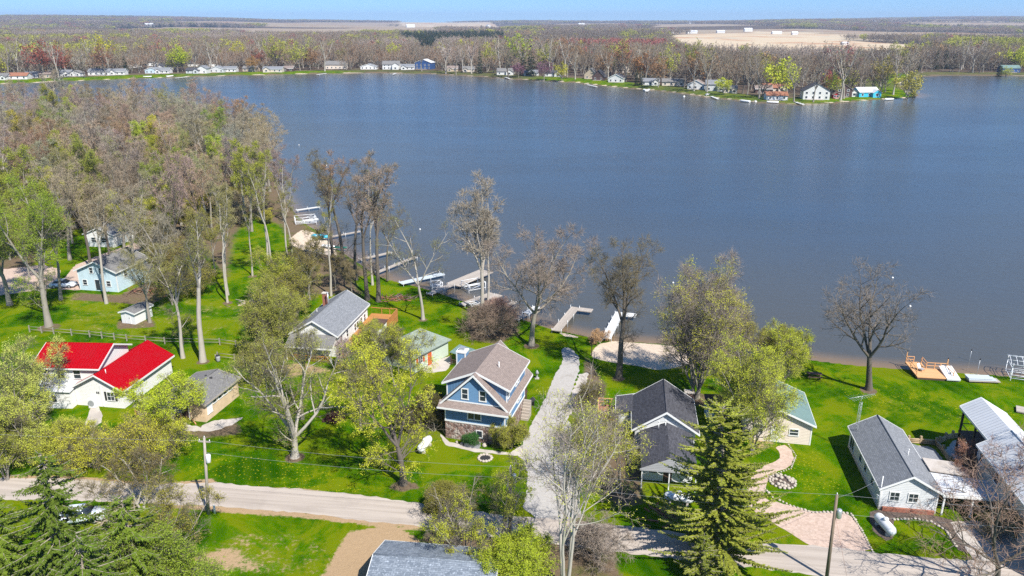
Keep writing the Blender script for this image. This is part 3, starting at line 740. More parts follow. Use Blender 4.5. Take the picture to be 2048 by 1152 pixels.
# ------------------------------------------------------------------ 4 tall house with ribbed metal roof at the edge
def metal_house():
    H = thing('metal_roofed_house', 'tall cream house with ribbed white metal roof and a roofed lake porch', 'house', (52.1, 69.9), rad(-8.7))
    gable_walls(H, -2.5, 3.1, -13, 3.4, -.1, 5.0, 1.75, 'y', M['cream_lap'])
    gable_roof(H, -2.5, 3.1, -13, 3.25, 5.0, 1.75, 'y', M['white_roof'], .3, .15, .12, M['white'])
    p = MB(); chevron(p, -1.75, .3, 3.4, 5.5, 6.75, .12, 3.41, 11.2, zr=4.9); r = p.build('porch_roof', M['white_roof'], H)
    t = MB(); chevron(t, -1.8, .3, 3.45, 5.36, 6.62, .27, 11.203, 11.26, zr=4.76); t.box(-1.82, -1.755, 3.41, 11.2, 5.35, 5.6); t.build('trim', M['white'], r)
    MB().box(-1.6, 3.1, 3.42, 10.8, 2.5, 2.7).build('upper_deck', M['brown_wood'], H)
    for x, y in ((-1.45, 10.7), (.8, 10.7), (3.0, 10.7), (-1.45, 7.2)): MB().box(x - .1, x + .1, y - .1, y + .1, 0, 5.4 if x < -1 else 4.9).build('porch_post', M['dark'], H)
    m = MB(); m.box(-1.5, 3.0, 10.66, 10.72, 3.6, 3.68); m.box(-1.48, -1.42, 3.5, 10.7, 3.6, 3.68); m.build('railing', M['dark'], H)
    win(H, 'b', 3.4, -1.6, 3.0, 1.3, 1.9, .1, 'v'); win(H, 'l', -2.5, 2.4, 3.4, .7, 1.1)
    for u in (-9, -5, -1.5): win(H, 'l', -2.5, u, 3.3, .9, 1.2)
    for u in (-7, -2): win(H, 'l', -2.5, u, .9, .9, 1.2)
    corner_boards(H, -2.5, 3.1, -13, 3.4, 0, 4.9)
metal_house()

# ------------------------------------------------------------------ 5 green-roofed cottage
def green_house():
    H = thing('green_roofed_house', 'cream cottage with weathered green metal roof behind yellow-green trees', 'house', (28.1, 83.4), rad(-11))
    w, d = 7.6, 8.3
    gable_walls(H, 0, w, 0, d, -.1, 2.75, 1.6, 'y', M['cream_lap'])
    gable_roof(H, 0, w, 0, d, 2.75, 1.6, 'y', M['green_metal'], .35, .35, .12, M['white'])
    win(H, 'f', 0, 5.6, 1.15, .95, .75, .1, 'h'); win(H, 'f', 0, 1.5, 1.1, .9, 1.1); door(H, 'f', 0, 3.5, mat=M['white'])
    for u in (2, 5.8): win(H, 'r', w, u, 1.1, .9, 1.1)
    corner_boards(H, 0, w, 0, d, 0, 2.7)
green_house()

# ------------------------------------------------------------------ 6 white house with orange decks
def white_house():
    H = thing('white_house', 'long white house with plain grey roof and orange wooden decks, near the lake lawn', 'house', (-33.1, 108.9), rad(-9.5))
    w, d = 6.9, 13.6
    gable_walls(H, 0, w, 0, d, -.1, 3.55, 2.05, 'y', M['white_lap'])
    gable_roof(H, 0, w, 0, d, 3.55, 2.05, 'y', M['grey_shingle'], .4, .35, .14, M['white'])
    s = MB(); s.slab((-.2, -2.6, 2.35), (w + .2, -2.6, 2.35), (w + .2, -.06, 3.5), (-.2, -.06, 3.5), .13); pr = s.build('porch_roof', M['old_shingle'], H)
    MB().box(-.25, w + .25, -2.67, -2.604, 2.15, 2.38).build('fascia', M['white'], pr)
    for x in (0, w / 2, w): MB().box(x - .08, x + .08, -2.45, -2.29, 0, 2.2).build('porch_post', M['white'], H)
    r = MB()
    for k in range(24): r.box(.1 + k * .28, .16 + k * .28, -2.42, -2.36, .1, .95)
    r.box(0, w, -2.44, -2.34, .95, 1.03); r.build('porch_railing', M['deck_wood'], H)
    for u in (2.0, 4.4, 7.8, 8.9, 10.6, 12.2): win(H, 'r', w, u, 1.2 if u > 6 else 1.5, .75, 1.1)
    for u in (9.2, 11.2): win(H, 'r', w, u, 2.75, .5, .45, .07, '')
    win(H, 'f', 0, 2.0, 1.0, 1.0, 1.2); door(H, 'f', 0, 4.6, mat=M['white']); win(H, 'l', 0, 4, 1.2); win(H, 'l', 0, 9, 1.2)
    corner_boards(H, 0, w, 0, d, 0, 3.4)
    c = MB().box(1.0, 1.6, 9.6, 10.2, 3.5, 6.4); ch = c.build('chimney', M['brick'], H); MB().box(.93, 1.67, 9.53, 10.27, 6.4, 6.55).build('cap', M['concrete'], ch)
    pipe(H, 2.2, 9.0, 4.5, 6.8, .12, M['alu'], 'stove_pipe'); pipe(H, 1.3, 6.5, 4.2, 4.9, .05)
    # side walkway and back deck
    k = MB(); k.box(w + .03, w + 1.5, 1.0, 9.2, .75, .9); k.box(w + .03, w + 4.6, 9.2, 15.6, 1.05, 1.2); D = k.build('deck', M['deck_wood'], H)
    k = MB()
    for y in (1.0, 3.0, 5.0, 7.0, 9.2): k.box(w + 1.42, w + 1.52, y - .05, y + .05, 0, 1.9)
    k.box(w + 1.43, w + 1.49, 1.0, 9.2, .1, 1.6); k.box(w + 1.4, w + 1.54, 1.0, 9.2, 1.75, 1.85)
    k.box(w + 1.5, w + 4.6, 9.16, 9.22, .1, 1.9); k.box(w + 4.54, w + 4.6, 9.2, 15.6, .1, 1.15)
    for y in (9.2, 11.3, 13.4, 15.5): k.box(w + 4.5, w + 4.62, y - .06, y + .06, 0, 2.3)
    for x in (1.8, 3.2): k.box(w + x, w + x + .1, 15.5, 15.6, 0, 2.3)
    k.box(w + 4.5, w + 4.62, 9.2, 15.6, 2.2, 2.3); k.box(w + .03, w + 4.6, 15.5, 15.62, 2.2, 2.3)
    for q in range(36): k.box(w + 4.54, w + 4.58, 9.3 + q * .17, 9.35 + q * .17, 1.2, 2.2)
    k.build('railing', M['deck_wood'], D)
    k = MB()
    for q in range(4): k.box(w + .1, w + 1.3, .7 - q * .3, 1.0 - q * .3, 0, .75 - q * .19)
    k.build('steps', M['deck_wood'], D)
white_house()
t = thing('deck_shed', 'small white box shed with a flat dark roof on the orange deck', 'shed', (-21.3, 115.6), rad(-9.5))
MB().box(-1.0, 1.0, -1.1, 1.1, .0, 2.4).build('wall', M['white'], t)
s = MB(); s.slab((-1.2, -1.35, 2.42), (1.2, -1.35, 2.42), (1.2, 1.3, 2.62), (-1.2, 1.3, 2.62), .1); s.build('roof', M['brown_wood'], t)
door(t, 'r', 1.0, 0, .8, 1.9, mat=M['white'])

# ------------------------------------------------------------------ 7 pale green cottage with hip roof
def green_cottage():
    H = thing('pale_green_cottage', 'pale green cottage with grey-green hip roof and orange door', 'cottage', (-13.9, 102.2), rad(56))
    w, d = 7.6, 6.2
    MB().box(0, w, 0, d, -.1, 2.55).build('wall', M['green_wall'], H)
    o = .4; z = 2.5; zr = 4.55; a = (2.6, d / 2, zr); b = (w - 2.6, d / 2, zr)
    A, B, Cc, Dd = (-o, -o, z), (w + o, -o, z), (w + o, d + o, z), (-o, d + o, z)
    r = MB()
    r.face([A, B, b, a]); r.face([B, Cc, b]); r.face([Cc, Dd, a, b]); r.face([Dd, A, a])
    q = [(p[0], p[1], z - .12) for p in (A, B, Cc, Dd)]
    r.face(q[::-1])
    for k in range(4):
        p0, p1 = (A, B, Cc, Dd)[k], (A, B, Cc, Dd)[(k + 1) % 4]; r.face([q[k], q[(k + 1) % 4], p1, p0])
    r.build('roof', M['green_shingle'], H)
    door(H, 'f', 0, 3.2, .95, 2.0, mat=M['orange_door']); win(H, 'f', 0, 1.2, 1.1, .75, .9, .08, 'x')
    
    for a, b in ((.28, .66), (1.74, 2.12)): sh = MB(); face_box(sh, 'f', 0, a, b, 1.05, 2.05, .0, .05); sh.build('shutter', M['orange_door'], H)
    win(H, 'r', w, 3, 1.1, .9, 1.0)
green_cottage()
t = thing('lean_to_pergola', 'small open lean-to with pale corrugated roof beside the pale green cottage', 'pergola', (-9.2, 105.0), rad(-28))
s = MB(); s.slab((.1, -.1, 2.05), (2.9, -.1, 1.85), (2.9, 2.7, 1.95), (.1, 2.7, 2.25), .05); s.build('roof', M['green_metal'], t)
for x, y in ((.2, .1), (2.7, .1), (2.7, 2.5), (.2, 2.5)): MB().box(x - .06, x + .06, y - .06, y + .06, 0, 1.9).build('post', M['brown_wood'], t)
m = MB(); m.box(.2, 2.7, .06, .14, .8, .88); m.box(2.66, 2.74, .1, 2.5, .8, .88)
for k in range(12): m.box(.3 + k * .2, .34 + k * .2, .08, .12, .1, .8)
m.build('railing', M['brown_wood'], t)

# ------------------------------------------------------------------ 8 red-roofed house
def red_house():
    H = thing('red_roofed_house', 'white sided house with bright red metal roofs on a tall block and a lower wing', 'house', (-62.7, 93.5), rad(-3))
    w, d = 8.5, 7.6
    gable_walls(H, 0, w, 0, d, -.1, 5.05, 1.65, 'x', M['white_lap'])
    gable_roof(H, 0, w, 0, d, 5.05, 1.65, 'x', M['red_metal'], .4, .4, .12, M['white'])
    for u in (1.4, 3.4, 5.6): win(H, 'f', 0, u, 3.4, .9, 1.15)
    MB().box(-.3, 5.4, -2.0, -.01, -.1, 2.5).build('front_wall', M['white_lap'], H)
    s = MB(); s.slab((-.5, -2.25, 2.52), (5.6, -2.25, 2.52), (5.6, -.02, 2.75), (-.5, -.02, 2.75), .1); s.build('front_roof', M['white_metal'], H)
    for u in (1.2, 3.2): win(H, 'f', -2.0, u, .9, .7, 1.0)
    x0, x1, y0, y1 = 5.5, 12.3, -.9, 10.2
    W = MB(); mm = (x0 + x1) / 2
    W.M = Matrix.Translation((5.5, -.6, 0)) @ Matrix.Rotation(rad(-6), 4, 'Z') @ Matrix.Translation((-5.5, .6, 0)); Q = W.M
    W.prism([(x0,y0,-.1),(x1,y0,-.1),(x1,y0,2.75),(mm,y0,4.6),(x0,y0,2.75)], (0, y1-y0, 0)); W.build('wing_wall', M['white_lap'], H)
    r = MB(); r.M = Q; sl = 1.85 / (mm - x0); chevron(r, x0 - .4, mm, x1 + .4, 2.756 - .4 * sl, 4.606, .12, y0 - .4, y1 + .4); R = r.build('wing_roof', M['red_metal'], H)
    r = MB(); r.M = Q; chevron(r, x0 - .44, mm, x1 + .44, 2.65 - .4 * sl, 4.52, .23, y0 - .45, y0 - .403); r.box(x1 + .404, x1 + .45, y0 - .4, y1 + .4, 2.6 - .4 * sl, 2.85 - .4 * sl); r.build('trim', M['white'], R)
    def put(o):
        o.matrix_local = Q; return o
    put(win(H, 'f', y0, 10.6, 1.05, .95, 1.15, .08, 'x'))
    
    for a, b in ((9.72, 10.02), (11.18, 11.48)): s = MB(); s.M = Q; face_box(s, 'f', y0, a, b, 1.0, 2.25, 0, .05); s.build('shutter', M['dark'], H)
    s = MB(); s.M = Q; s.box(9.25, 9.37, y0 - .1, y0 - .005, .1, 3.2); s.build('downpipe', M['white'], H)
    s = MB(); s.M = Q; s.tube((9.6, .2, 4.2), (9.6, .2, 4.9), .05); s.build('vent_pipe', M['white'], H)
    
    for a in (8.6, 8.85): s = MB(); s.M = Q; face_box(s, 'f', y0, a, a + .15, 1.9, 2.15, .0, .05); s.build('vent_grille', M['dark'], H)
red_house()
t = thing('heat_pump', 'boxy white heat pump unit beside the front wall of the red-roofed house', 'air conditioner', (-54.8, 91.5), rad(-9))
MB().box(-.5, .5, -.2, .2, .12, 1.35).build('case', M['white_metal'], t)
m = MB(); m.tube((-.05, -.205, .72), (-.05, -.24, .72), .42, n=20); m.build('fan_grille', M['grey'], t)
MB().box(-.5, .5, -.25, .25, 0, .115).build('base', M['concrete'], t)

# ------------------------------------------------------------------ 9 run-down tan house
def tan_house():
    H = thing('run_down_house', 'run-down tan house with dark worn roof and a collapsing open porch', 'house', (-44.4, 88.9), rad(-13))
    w, d = 6.0, 7.6
    gable_walls(H, 0, w, 0, d, -.1, 2.6, .75, 'y', M['tan_stucco'])
    gable_roof(H, 0, w, 0, d, 2.6, .75, 'y', M['old_shingle'], .35, .3, .14, M['grey_wood'])
    for u in (2.2, 3.4, 4.6, 5.8): win(H, 'r', w, u, 1.75, .75, .55, .09, '')
    win(H, 'r', w, 1.0, .9, .9, 1.2, pane=M['white'])
    s = MB(); s.slab((-2.6, -2.2, 2.3), (4.2, -2.2, 2.3), (4.2, -.02, 2.62), (-2.6, -.02, 2.62), .1); s.build('porch_roof', M['old_shingle'], H)
    for x in (-2.4, -.6, 1.4, 4.0): MB().box(x - .07, x + .07, -2.1, -1.96, 0, 2.25).build('porch_post', M['tan_wood'], H)
    MB().box(-2.5, 0, -1.9, -.03, -.05, 2.2).build('side_room', M['tan_stucco'], H)
    m = MB(); rng = random.Random(4)
    for k in range(14):
        x, y = rng.uniform(.5, 5.5), rng.uniform(-3.2, -.4); a = rng.uniform(0, 3.1); l = rng.uniform(.6, 1.6)
        m = MB(); m.tube((x, y, .06 + k * .012), (x + l * math.cos(a), y + l * math.sin(a), rng.uniform(.1, .8)), .07, n=4); m.build('fallen_board', M['tan_wood'], H)
    win(H, 'f', 0, 1.6, 1.0, 1.1, 1.1, pane=M['pane']); door(H, 'f', 0, 3.2, mat=M['brown_wood'])
    
    for a, b, r in ((2.6, 5.8, .16), (3.6, 5.4, .2)): m = MB(); m.tube((a, b, 3.05), (a, b, 3.5), r); m.build('roof_vent', M['dark'], H)
tan_house()

# ------------------------------------------------------------------ 10 light blue house
def aqua_house():
    H = thing('light_blue_house', 'light blue two storey house with mottled grey roof between tall bare trunks', 'house', (-81.2, 138.7), rad(-10))
    w, d = 8.0, 9.4
    gable_walls(H, 0, w, 0, d, -.1, 3.95, 1.75, 'y', M['aqua_lap'])
    gable_roof(H, 0, w, 0, d, 3.95, 1.75, 'y', M['old_shingle'], .35, .4, .14, M['white'])
    for u in (3.0, 5.0): win(H, 'f', 0, u, 3.5, .6, 1.0)
    for u in (1.3, 6.2): win(H, 'f', 0, u, 1.1, .8, .95)
    door(H, 'f', 0, 3.9, .9, 2.0, .2, M['pane'])
    for u in (2.6,): win(H, 'r', w, u, 2.3, .8, 1.1)
    s = MB().box(w + .01, w + 2.2, 6.0, 9.0, 0, 2.6); s.build('side_room', M['aqua_lap'], H)
    s = MB(); s.slab((w + .02, 5.8, 3.0), (w + 2.4, 5.8, 2.65), (w + 2.4, 9.2, 2.65), (w + .02, 9.2, 3.0), .1); s.build('side_roof', M['old_shingle'], H)
    corner_boards(H, 0, w, 0, d, 0, 3.9)
aqua_house()
def simple_shed(name, label, cat, loc, rz, w, d, h, rise, wall, roof, axis='y', win_l=(), group=None, trim=None, dr=None):
    H = thing(name, label, cat, loc, rz, group)
    gable_walls(H, 0, w, 0, d, -.15, h, rise, axis, wall)
    gable_roof(H, 0, w, 0, d, h, rise, axis, roof, .25, .25, .12, trim)
    for a in win_l: win(H, *a)
    if dr: door(H, *dr)
    return H
simple_shed('garden_shed', 'small white garden shed with grey roof on the lawn behind the rail fence', 'shed', (-65.3, 121.7), rad(-16), 2.7, 4.1, 1.95, .35, M['white'], M['old_shingle'], trim=M['white'], dr=('f', 0, 1.35, .9, 1.7))
simple_shed('white_cabin', 'small white cabin with dark grey roof deep among the woodland trunks', 'cabin', (-95.5, 168.5), rad(-8), 7.0, 7.5, 2.9, 1.4, M['white_lap'], M['grey_shingle'], win_l=[('f', 0, 2.2, 1.1, 1.2, 1.0), ('f', 0, 4.6, 1.1, 1.2, 1.0), ('r', 7.0, 3.5, 1.1)], trim=M['white'])
t = thing('blue_shed', 'tiny light blue garden shed with brown roof, against the tree by the charcoal-roofed house', 'shed', (24.75, 88.9), rad(-6))
MB().box(0, 2.0, 0, 1.7, 0, 1.9).build('wall', M['aqua_lap'], t)
s = MB(); s.slab((-.15, -.2, 1.93), (2.15, -.2, 1.93), (2.15, 1.95, 2.35), (-.15, 1.95, 2.35), .08); s.build('roof', M['brown_wood'], t)
MB().box(0, 2.0, 1.2, 1.7, 1.9, 2.1).build('back_wall', M['aqua_lap'], t)
door(t, 'f', 0, 1.0, .8, 1.6, mat=M['aqua_lap'])
# bottom house
def bottom_house():
    H = thing('blue_grey_roofed_house', 'house with speckled blue-grey shingle roof on the near side of the road', 'house', (-12.2, 53.6), rad(-7))
    w, d = 10.4, 6.4
    gable_walls(H, 0, w, 0, d, -.1, 2.7, 1.1, 'x', M['white_lap'])
    gable_roof(H, 0, w, 0, d, 2.7, 1.1, 'x', M['slate_shingle'], .4, .3, .14, M['white'])
    for u in (2, 5.2, 8): win(H, 'b', d, u, 1.1)
    s = MB(); s.slab((-3.6, -1.4, 2.3), (-.36, -1.4, 2.45), (-.36, 1.6, 2.45), (-3.6, 1.6, 2.3), .1); s.build('side_roof', M['white_metal'], H)
    for x, y in ((-3.5, -1.3), (-3.5, 1.5)): MB().box(x - .05, x + .05, y - .05, y + .05, 0, 2.25).build('side_post', M['white'], H)
    c = MB().box(-1.0, -.02, 4.7, 6.1, -.1, 1.8); c.build('entry_box', M['slate_shingle'], H)
bottom_house()

# ------------------------------------------------------------------ far shore houses
FARH = []
def far_house(px, py, w, d, h, rise, axis, deg, wall, roof, label, cat='house', name='lake_house'):
    x, y = G(px, py, 0.4); z = zat(x, y) - .1
    H = thing(name, label, cat, (x, y, max(z, .1)), rad(deg), 'houses on the far shore')
    x0 = -w / 2
    gable_walls(H, x0, -x0, 0, d, -1.5, h, rise, axis, wall)
    gable_roof(H, x0, -x0, 0, d, h, rise, axis, roof, .5, .4, .25, M['white'] if px % 2 else None)
    n = max(2, int(w / 4))
    for k in range(n): win(H, 'f', 0, x0 + (k + .5) * w / n, .9, 1.2, 1.3, .12, '')
    if axis == 'x' and int(px) % 3 != 0:
        sx = (-1 if int(px) % 2 else 1) * w * .28; q = min(3.2, w * .2); gable_walls(H, sx - q, sx + q, -2.6, d * .5, -1.5, h * .93, q * .62, 'y', wall, 'wing_wall'); gable_roof(H, sx - q, sx + q, -2.6, d * .5, h * .93, q * .62, 'y', roof, .4, .4, .22, None, 'wing_roof'); win(H, 'f', -2.6, sx, .9, 1.8, 1.4, .12, '')
    else: MB().box(x0 + w * .1, x0 + w * .75, -2.6, -.02, -.6, .35).build('deck', M['grey_wood'], H)
    if h > 4.5:
        for k in range(n): win(H, 'f', 0, x0 + (k + .5) * w / n, 3.6, 1.2, 1.3, .15, '')
    FARH.append((x, y, max(w, d) / 2 + 2)); return H
M['navy'] = siding('navy_siding', (.03, .08, .22), .3)
M['dkbrown'] = siding('dark_brown_siding', (.09, .055, .05), .3)
M['rust_roof'] = shingle('rust_shingles', (.30, .13, .08), (.38, .18, .11), .3)
M['tan_lap'] = siding('tan_siding', (.46, .38, .28), .25)
M['barn_white'] = M['white_lap']
W_, GR_, BK_, BR_, RU_, OL_ = M['white_lap'], M['grey_shingle'], M['black_shingle'], M['brown_shingle'], M['rust_roof'], M['old_shingle']
for a in [
 (2,161,10,9,3,2,'x',4,W_,OL_,'white house with pale roof, leftmost on the far shore'),
 (36,160,15,9,3,2.2,'x',6,W_,RU_,'long low house with rust brown roof on the far shore, left of the red maple'),
 (63,157,11,9,3,2,'x',5,W_,GR_,'white low house just right of the rust-roofed far shore house'),
 (90,157,10,9,3.2,2,'x',3,M['tan_lap'],BR_,'tan house behind the red maple on the far shore'),
 (128,154,12,9,3.2,2.2,'x',3,W_,GR_,'bright white house right of the red maple on the far shore'),
 (150,154,10,8,3,2,'y',0,W_,OL_,'small white gable-fronted house beside the bright white far shore house'),
 (198,152,19,9,3.4,2.2,'x',2,W_,GR_,'very long white house on the far left shore lawn'),
 (235,151,13,8,3.2,2,'x',2,W_,GR_,'white house with pale grey roof right of the very long one'),
 (266,136,12,9,4,2,'x',0,W_,OL_,'white house set back behind the dark spruce on the far left'),
 (308,133,16,9,4,2.4,'x',0,W_,OL_,'big white house set well back up the far left shore'),
 (303,148,12,9,3.2,2.2,'y',-3,M['aqua_lap'],GR_,'pale blue gable-fronted house on the far left lawn'),
 (325,148,12,9,3,2,'x',0,W_,GR_,'white house beside the pale blue gable-fronted far house'),
 (331,140,15,9,3,2.2,'x',0,M['grey_lap'],BK_,'house with wide charcoal roof behind the pale blue far house'),
 (386,148,13,9,3,2,'x',-2,M['grey_lap'],BK_,'dark roofed house near a yellow-green tree on the far shore'),
 (404,148,9,9,4.5,2.4,'y',-4,W_,GR_,'tall white gable-fronted house right of the yellow-green far tree'),
 (390,134,14,9,3.4,2,'x',0,W_,BK_,'white house with black roof set back on the far shore'),
 (423,134,15,9,3.6,2,'x',0,W_,OL_,'white house with pale roof set back on the far shore'),
 (433,146,14,9,3.2,2.6,'y',-2,M['grey_lap'],GR_,'grey gable-fronted house on the far shore edge'),
 (459,145,12,9,3,2,'x',0,W_,GR_,'white house with grey roof left of the orange far trees'),
 (500,144,14,9,3,2,'x',0,M['tan_lap'],OL_,'tan house under orange-brown far trees'),
 (545,145.5,18,9,3,2,'x',0,M['cream_lap'],GR_,'long low cream house with dark porch on the far shore'),
 (577,144,9,8,3,2,'x',0,M['dkbrown'],BR_,'dark brown cottage on the far shore beside the long cream house'),
 (641,116,12,9,4,2.4,'x',0,W_,GR_,'white house far back among trees above the cream dormer house'),
 (672,139,21,9,4.4,3.2,'x',0,M['cream_lap'],OL_,'large cream house with three roof dormers on the far shore'),
 (706,111,12,9,5,2,'x',0,W_,GR_,'white farmhouse far behind the dormer house'),
 (737,140,16,11,3,2.4,'y',0,W_,GR_,'low white house with pale hip-like roof on the far shore'),
 (782,140,17,10,5,3,'x',0,W_,OL_,'large white two storey house left of the navy house'),
 (815,140.5,13,9,3,2.2,'x',0,W_,GR_,'low white house between the large white house and the navy house'),
 (846,139.5,17,13,6.4,3.2,'y',-14,M['navy'],M['white_roof'],'navy blue gable-fronted house with white metal roof'),
 (792,124,16,9,3.5,2,'x',0,W_,OL_,'white house behind the large white two storey one'),
 (905,144,10,8,3,2,'x',0,M['tan_lap'],BR_,'tan cottage under pale bare trees right of the navy house'),
 (937,145,11,8,3,2,'x',0,M['cream_lap'],OL_,'cream cottage beside the tall far spruce'),
 (978,131,13,9,3.4,2,'x',0,W_,BR_,'white house with brown roof behind a lawn, right of the tall far spruce'),
 (1010,151,15,9,3.2,2.4,'x',-5,W_,OL_,'white house on the shore left of the purple blossoming tree'),
 (1062,153,13,8,3,2,'x',-6,W_,GR_,'white house half hidden behind dark far spruces'),
 (1106,154,15,8,3,2,'x',-6,W_,BK_,'low white house between the purple trees and the yellow one'),
 (1180,159,10,11,4,4.4,'y',-14,M['tan_lap'],OL_,'tan steep-roofed house beside the dark far A-frame'),
 (1196,162,10,11,3,5,'y',-18,M['dkbrown'],BK_,'dark brown A-frame house on the far shore'),
 (1231,166,12,11,3.4,3,'y',-20,W_,BK_,'white gable-fronted house with dark roof right of the dark A-frame'),
 (1254,146,10,8,5,2,'y',-10,M['cream_lap'],OL_,'pinkish cream house high among brown far trees'),
 (1300,172,14,8,3,2,'x',-8,W_,GR_,'white house behind two small cypress-like far trees'),
 (1348,173,18,8,3,2,'x',-8,M['cream_lap'],OL_,'long cream house under bare trees on the point'),
 (1391,180,12,10,3.4,3,'y',-20,W_,BR_,'white gable-fronted house with brown roof on the point'),
 (1430,183,13,9,4.6,2.6,'x',-10,M['grey_lap'],GR_,'grey house with tall screened porch at the water on the point'),
 (1460,187,9,8,3,2,'x',-10,M['cream_lap'],OL_,'cream cottage beside the grey screened-porch house'),
 (1527,187,11,8,3,2,'x',-8,M['dkbrown'],BR_,'dark brown cabin on the lawn of the point'),
 (1550,186,17,9,3.4,2.4,'x',-6,M['cream_lap'],RU_,'long house with rust brown roof on the point'),
 (1554,200,13,8,3,2,'x',-4,W_,RU_,'small white cottage with orange roof at the water on the point'),
 (1632,199,16,12,5.4,4.6,'y',-10,W_,BK_,'big white gable-fronted house with dark roof on the point'),
 (1686,194,11,11,4.6,3.6,'y',-6,M['dkbrown'],BR_,'dark gable-fronted house with white trim on the point'),
 (1715,193,12,8,3,1.6,'x',0,W_,OL_,'low white house right of the dark gable-fronted one'),
 (1738,194,14,10,3.2,2.6,'x',8,M['turq'],M['white_roof'],'turquoise sided house with white roof near the tip of the point'),
 (2022,146,17,9,4,2.4,'x',0,M['navy'],M['green_metal'],'dark blue-green house at the far right shore'),
 ]:
    far_house(*a)
far_house(1672, 197, 3.5, 3.5, 2.6, 1.2, 'y', 0, M['red_metal'], BR_, 'small bright red shed between two gabled houses on the point', 'shed', 'shed')
def barn(px, py, w, d, h, rise, label, wall=None, roof=None):
    x, y = G(px, py, 0); z = zat(x, y) - .5
    H = thing('farm_building', label, 'farm building', (x, y, z), 0, 'farm buildings beyond the woods')
    gable_walls(H, -w/2, w/2, 0, d, -2, h, rise, 'x', wall or M['white_lap']); gable_roof(H, -w/2, w/2, 0, d, h, rise, 'x', roof or M['white_roof'], .6, .5, .3)
    FARH.append((x, y, w * .8))
barn(1385, 69, 34, 16, 7, 4, 'white barn left of a pale house beside the far tan field'); barn(1442, 66.5, 30, 16, 7, 4, 'white farm building at the top edge of the far tan field')
barn(1497, 63.5, 34, 18, 10, 6, 'tall pale barn standing alone above the far tan field'); barn(1554, 70, 32, 14, 6, 4, 'long white barn in the cluster right of the tall pale barn')
barn(1590, 71.5, 18, 12, 6, 5, 'pale gabled barn right of the long white one'); barn(1691, 88, 14, 10, 4, 2, 'small white hut at the edge of the woods by the tan field')
barn(1340, 69, 24, 14, 5, 3, 'low white shed at the left corner of the far tan field')

for k, (fx, fy, lab) in enumerate([(-1900, 4300, 'pale farmhouse far out above the left woods'), (-640, 5200, 'tiny white farmstead far beyond the far shore centre-left'), (520, 6100, 'tiny white farmstead beyond the brown woods at the horizon'), (2300, 5200, 'pale farmhouse far out above the right woods'), (1500, 6900, 'tiny pale barn on the hazy right horizon'), (-120, 4500, 'white farm sheds in the long pale far field')]):
    H = thing('farm_building', lab, 'farm building', (fx, fy, zat(fx, fy) - .5), rad(k * 20), 'farm buildings beyond the woods'); w_ = 46 + 8 * (k % 3)
    gable_walls(H, -w_/2, w_/2, 0, 20, -2, 12, 7, 'x', M['white_lap']); gable_roof(H, -w_/2, w_/2, 0, 20, 12, 7, 'x', M['white_roof'], .6, .5, .3); FARH.append((fx, fy, w_))
# ------------------------------------------------------------------ propane tanks
def tank(label, x, y, rz):
    T = thing('propane_tank', label, 'propane tank', (x, y), rz, 'white propane tanks')
    mb = MB(); prof = [(-1.55, .05), (-1.5, .22), (-1.38, .36), (-1.18, .46), (-1.0, .49), (1.0, .49), (1.18, .46), (1.38, .36), (1.5, .22), (1.55, .05)]
    mb.rings([[(px, r * math.cos(a), .72 + r * math.sin(a)) for a in [k * math.pi / 10 for k in range(20)]] for px, r in prof]); mb.build('tank', M['tank'], T)
    mb = MB(); mb.rings([[(r * math.cos(a), r * math.sin(a), z) for a in [k * math.pi / 6 for k in range(12)]] for r, z in ((.26, 1.15), (.26, 1.36), (.2, 1.43), (.04, 1.46))]); mb.build('dome', M['white_metal'], T)
    for q in (-.9, .9): MB().box(q - .12, q + .12, -.4, .4, 0, .3).build('foot', M['concrete'], T)
    return T
tank('white propane tank lying on the stone-edged lawn by the grey ranch house', *G(1768, 1060), rad(97))
tank('white propane tank in front of the porch under the large shaggy conifer', *G(1357, 1006), rad(-14))
tank('white propane tank beside the stone basement of the blue house', *G(850, 898), rad(73))
# ------------------------------------------------------------------ poles and wires
def util_pole(label, x, y, h, lean, arm, can, mat, can_z):
    T = thing('utility_pole', label, 'utility pole', (x, y), 0, 'utility poles along the road')
    T.rotation_euler = (0, lean, 0)
    mb = MB(); mb.tube((0, 0, -.3), (0, 0, h), .17, .12, 10); mb.build('pole', mat, T)
    if arm: MB().box(-.6, .6, -.06, .06, h - .5, h - .38).build('crossarm', mat, T)
    mb = MB()
    for dx in ((-.5, .5, 0) if arm else (0,)): mb.tube((dx, 0, h - .38 if dx else h), (dx, 0, h - .18 if dx else h + .2), .05, .03, 8)
    mb.build('insulator', M['white_metal'], T)
    mb = MB(); mb.rings([[(.33 + r * math.cos(a), -.1 + r * math.sin(a), z) for a in [k * math.pi / 7 for k in range(14)]] for r, z in ((.2, can_z), (.24, can_z + .05), (.24, can_z + .8), (.2, can_z + .86), (.06, can_z + .92))]); c = mb.build('transformer', can, T)
    MB().box(.08, .2, -.16, -.04, can_z + .3, can_z + .5).build('bracket', M['steel'], c)
    return T
pl = G(417, 1028); pr = G(1653, 1158); pc = G(1020, 1068)
util_pole('grey utility pole with white transformer beside the road, left of the bare dirt yard', *pl, 8.9, rad(4.5), True, M['white_metal'], M['pole_grey'], 6.2)
util_pole('brown utility pole with grey transformer at the edge of the pinkish gravel drive', *pr, 8.9, rad(-1.6), False, M['alu'], M['pole_wood'], 6.6)
util_pole('pale utility pole inside the olive roadside tree', *pc, 7.6, rad(.5), False, M['alu'], M['pole_grey'], 6.0)
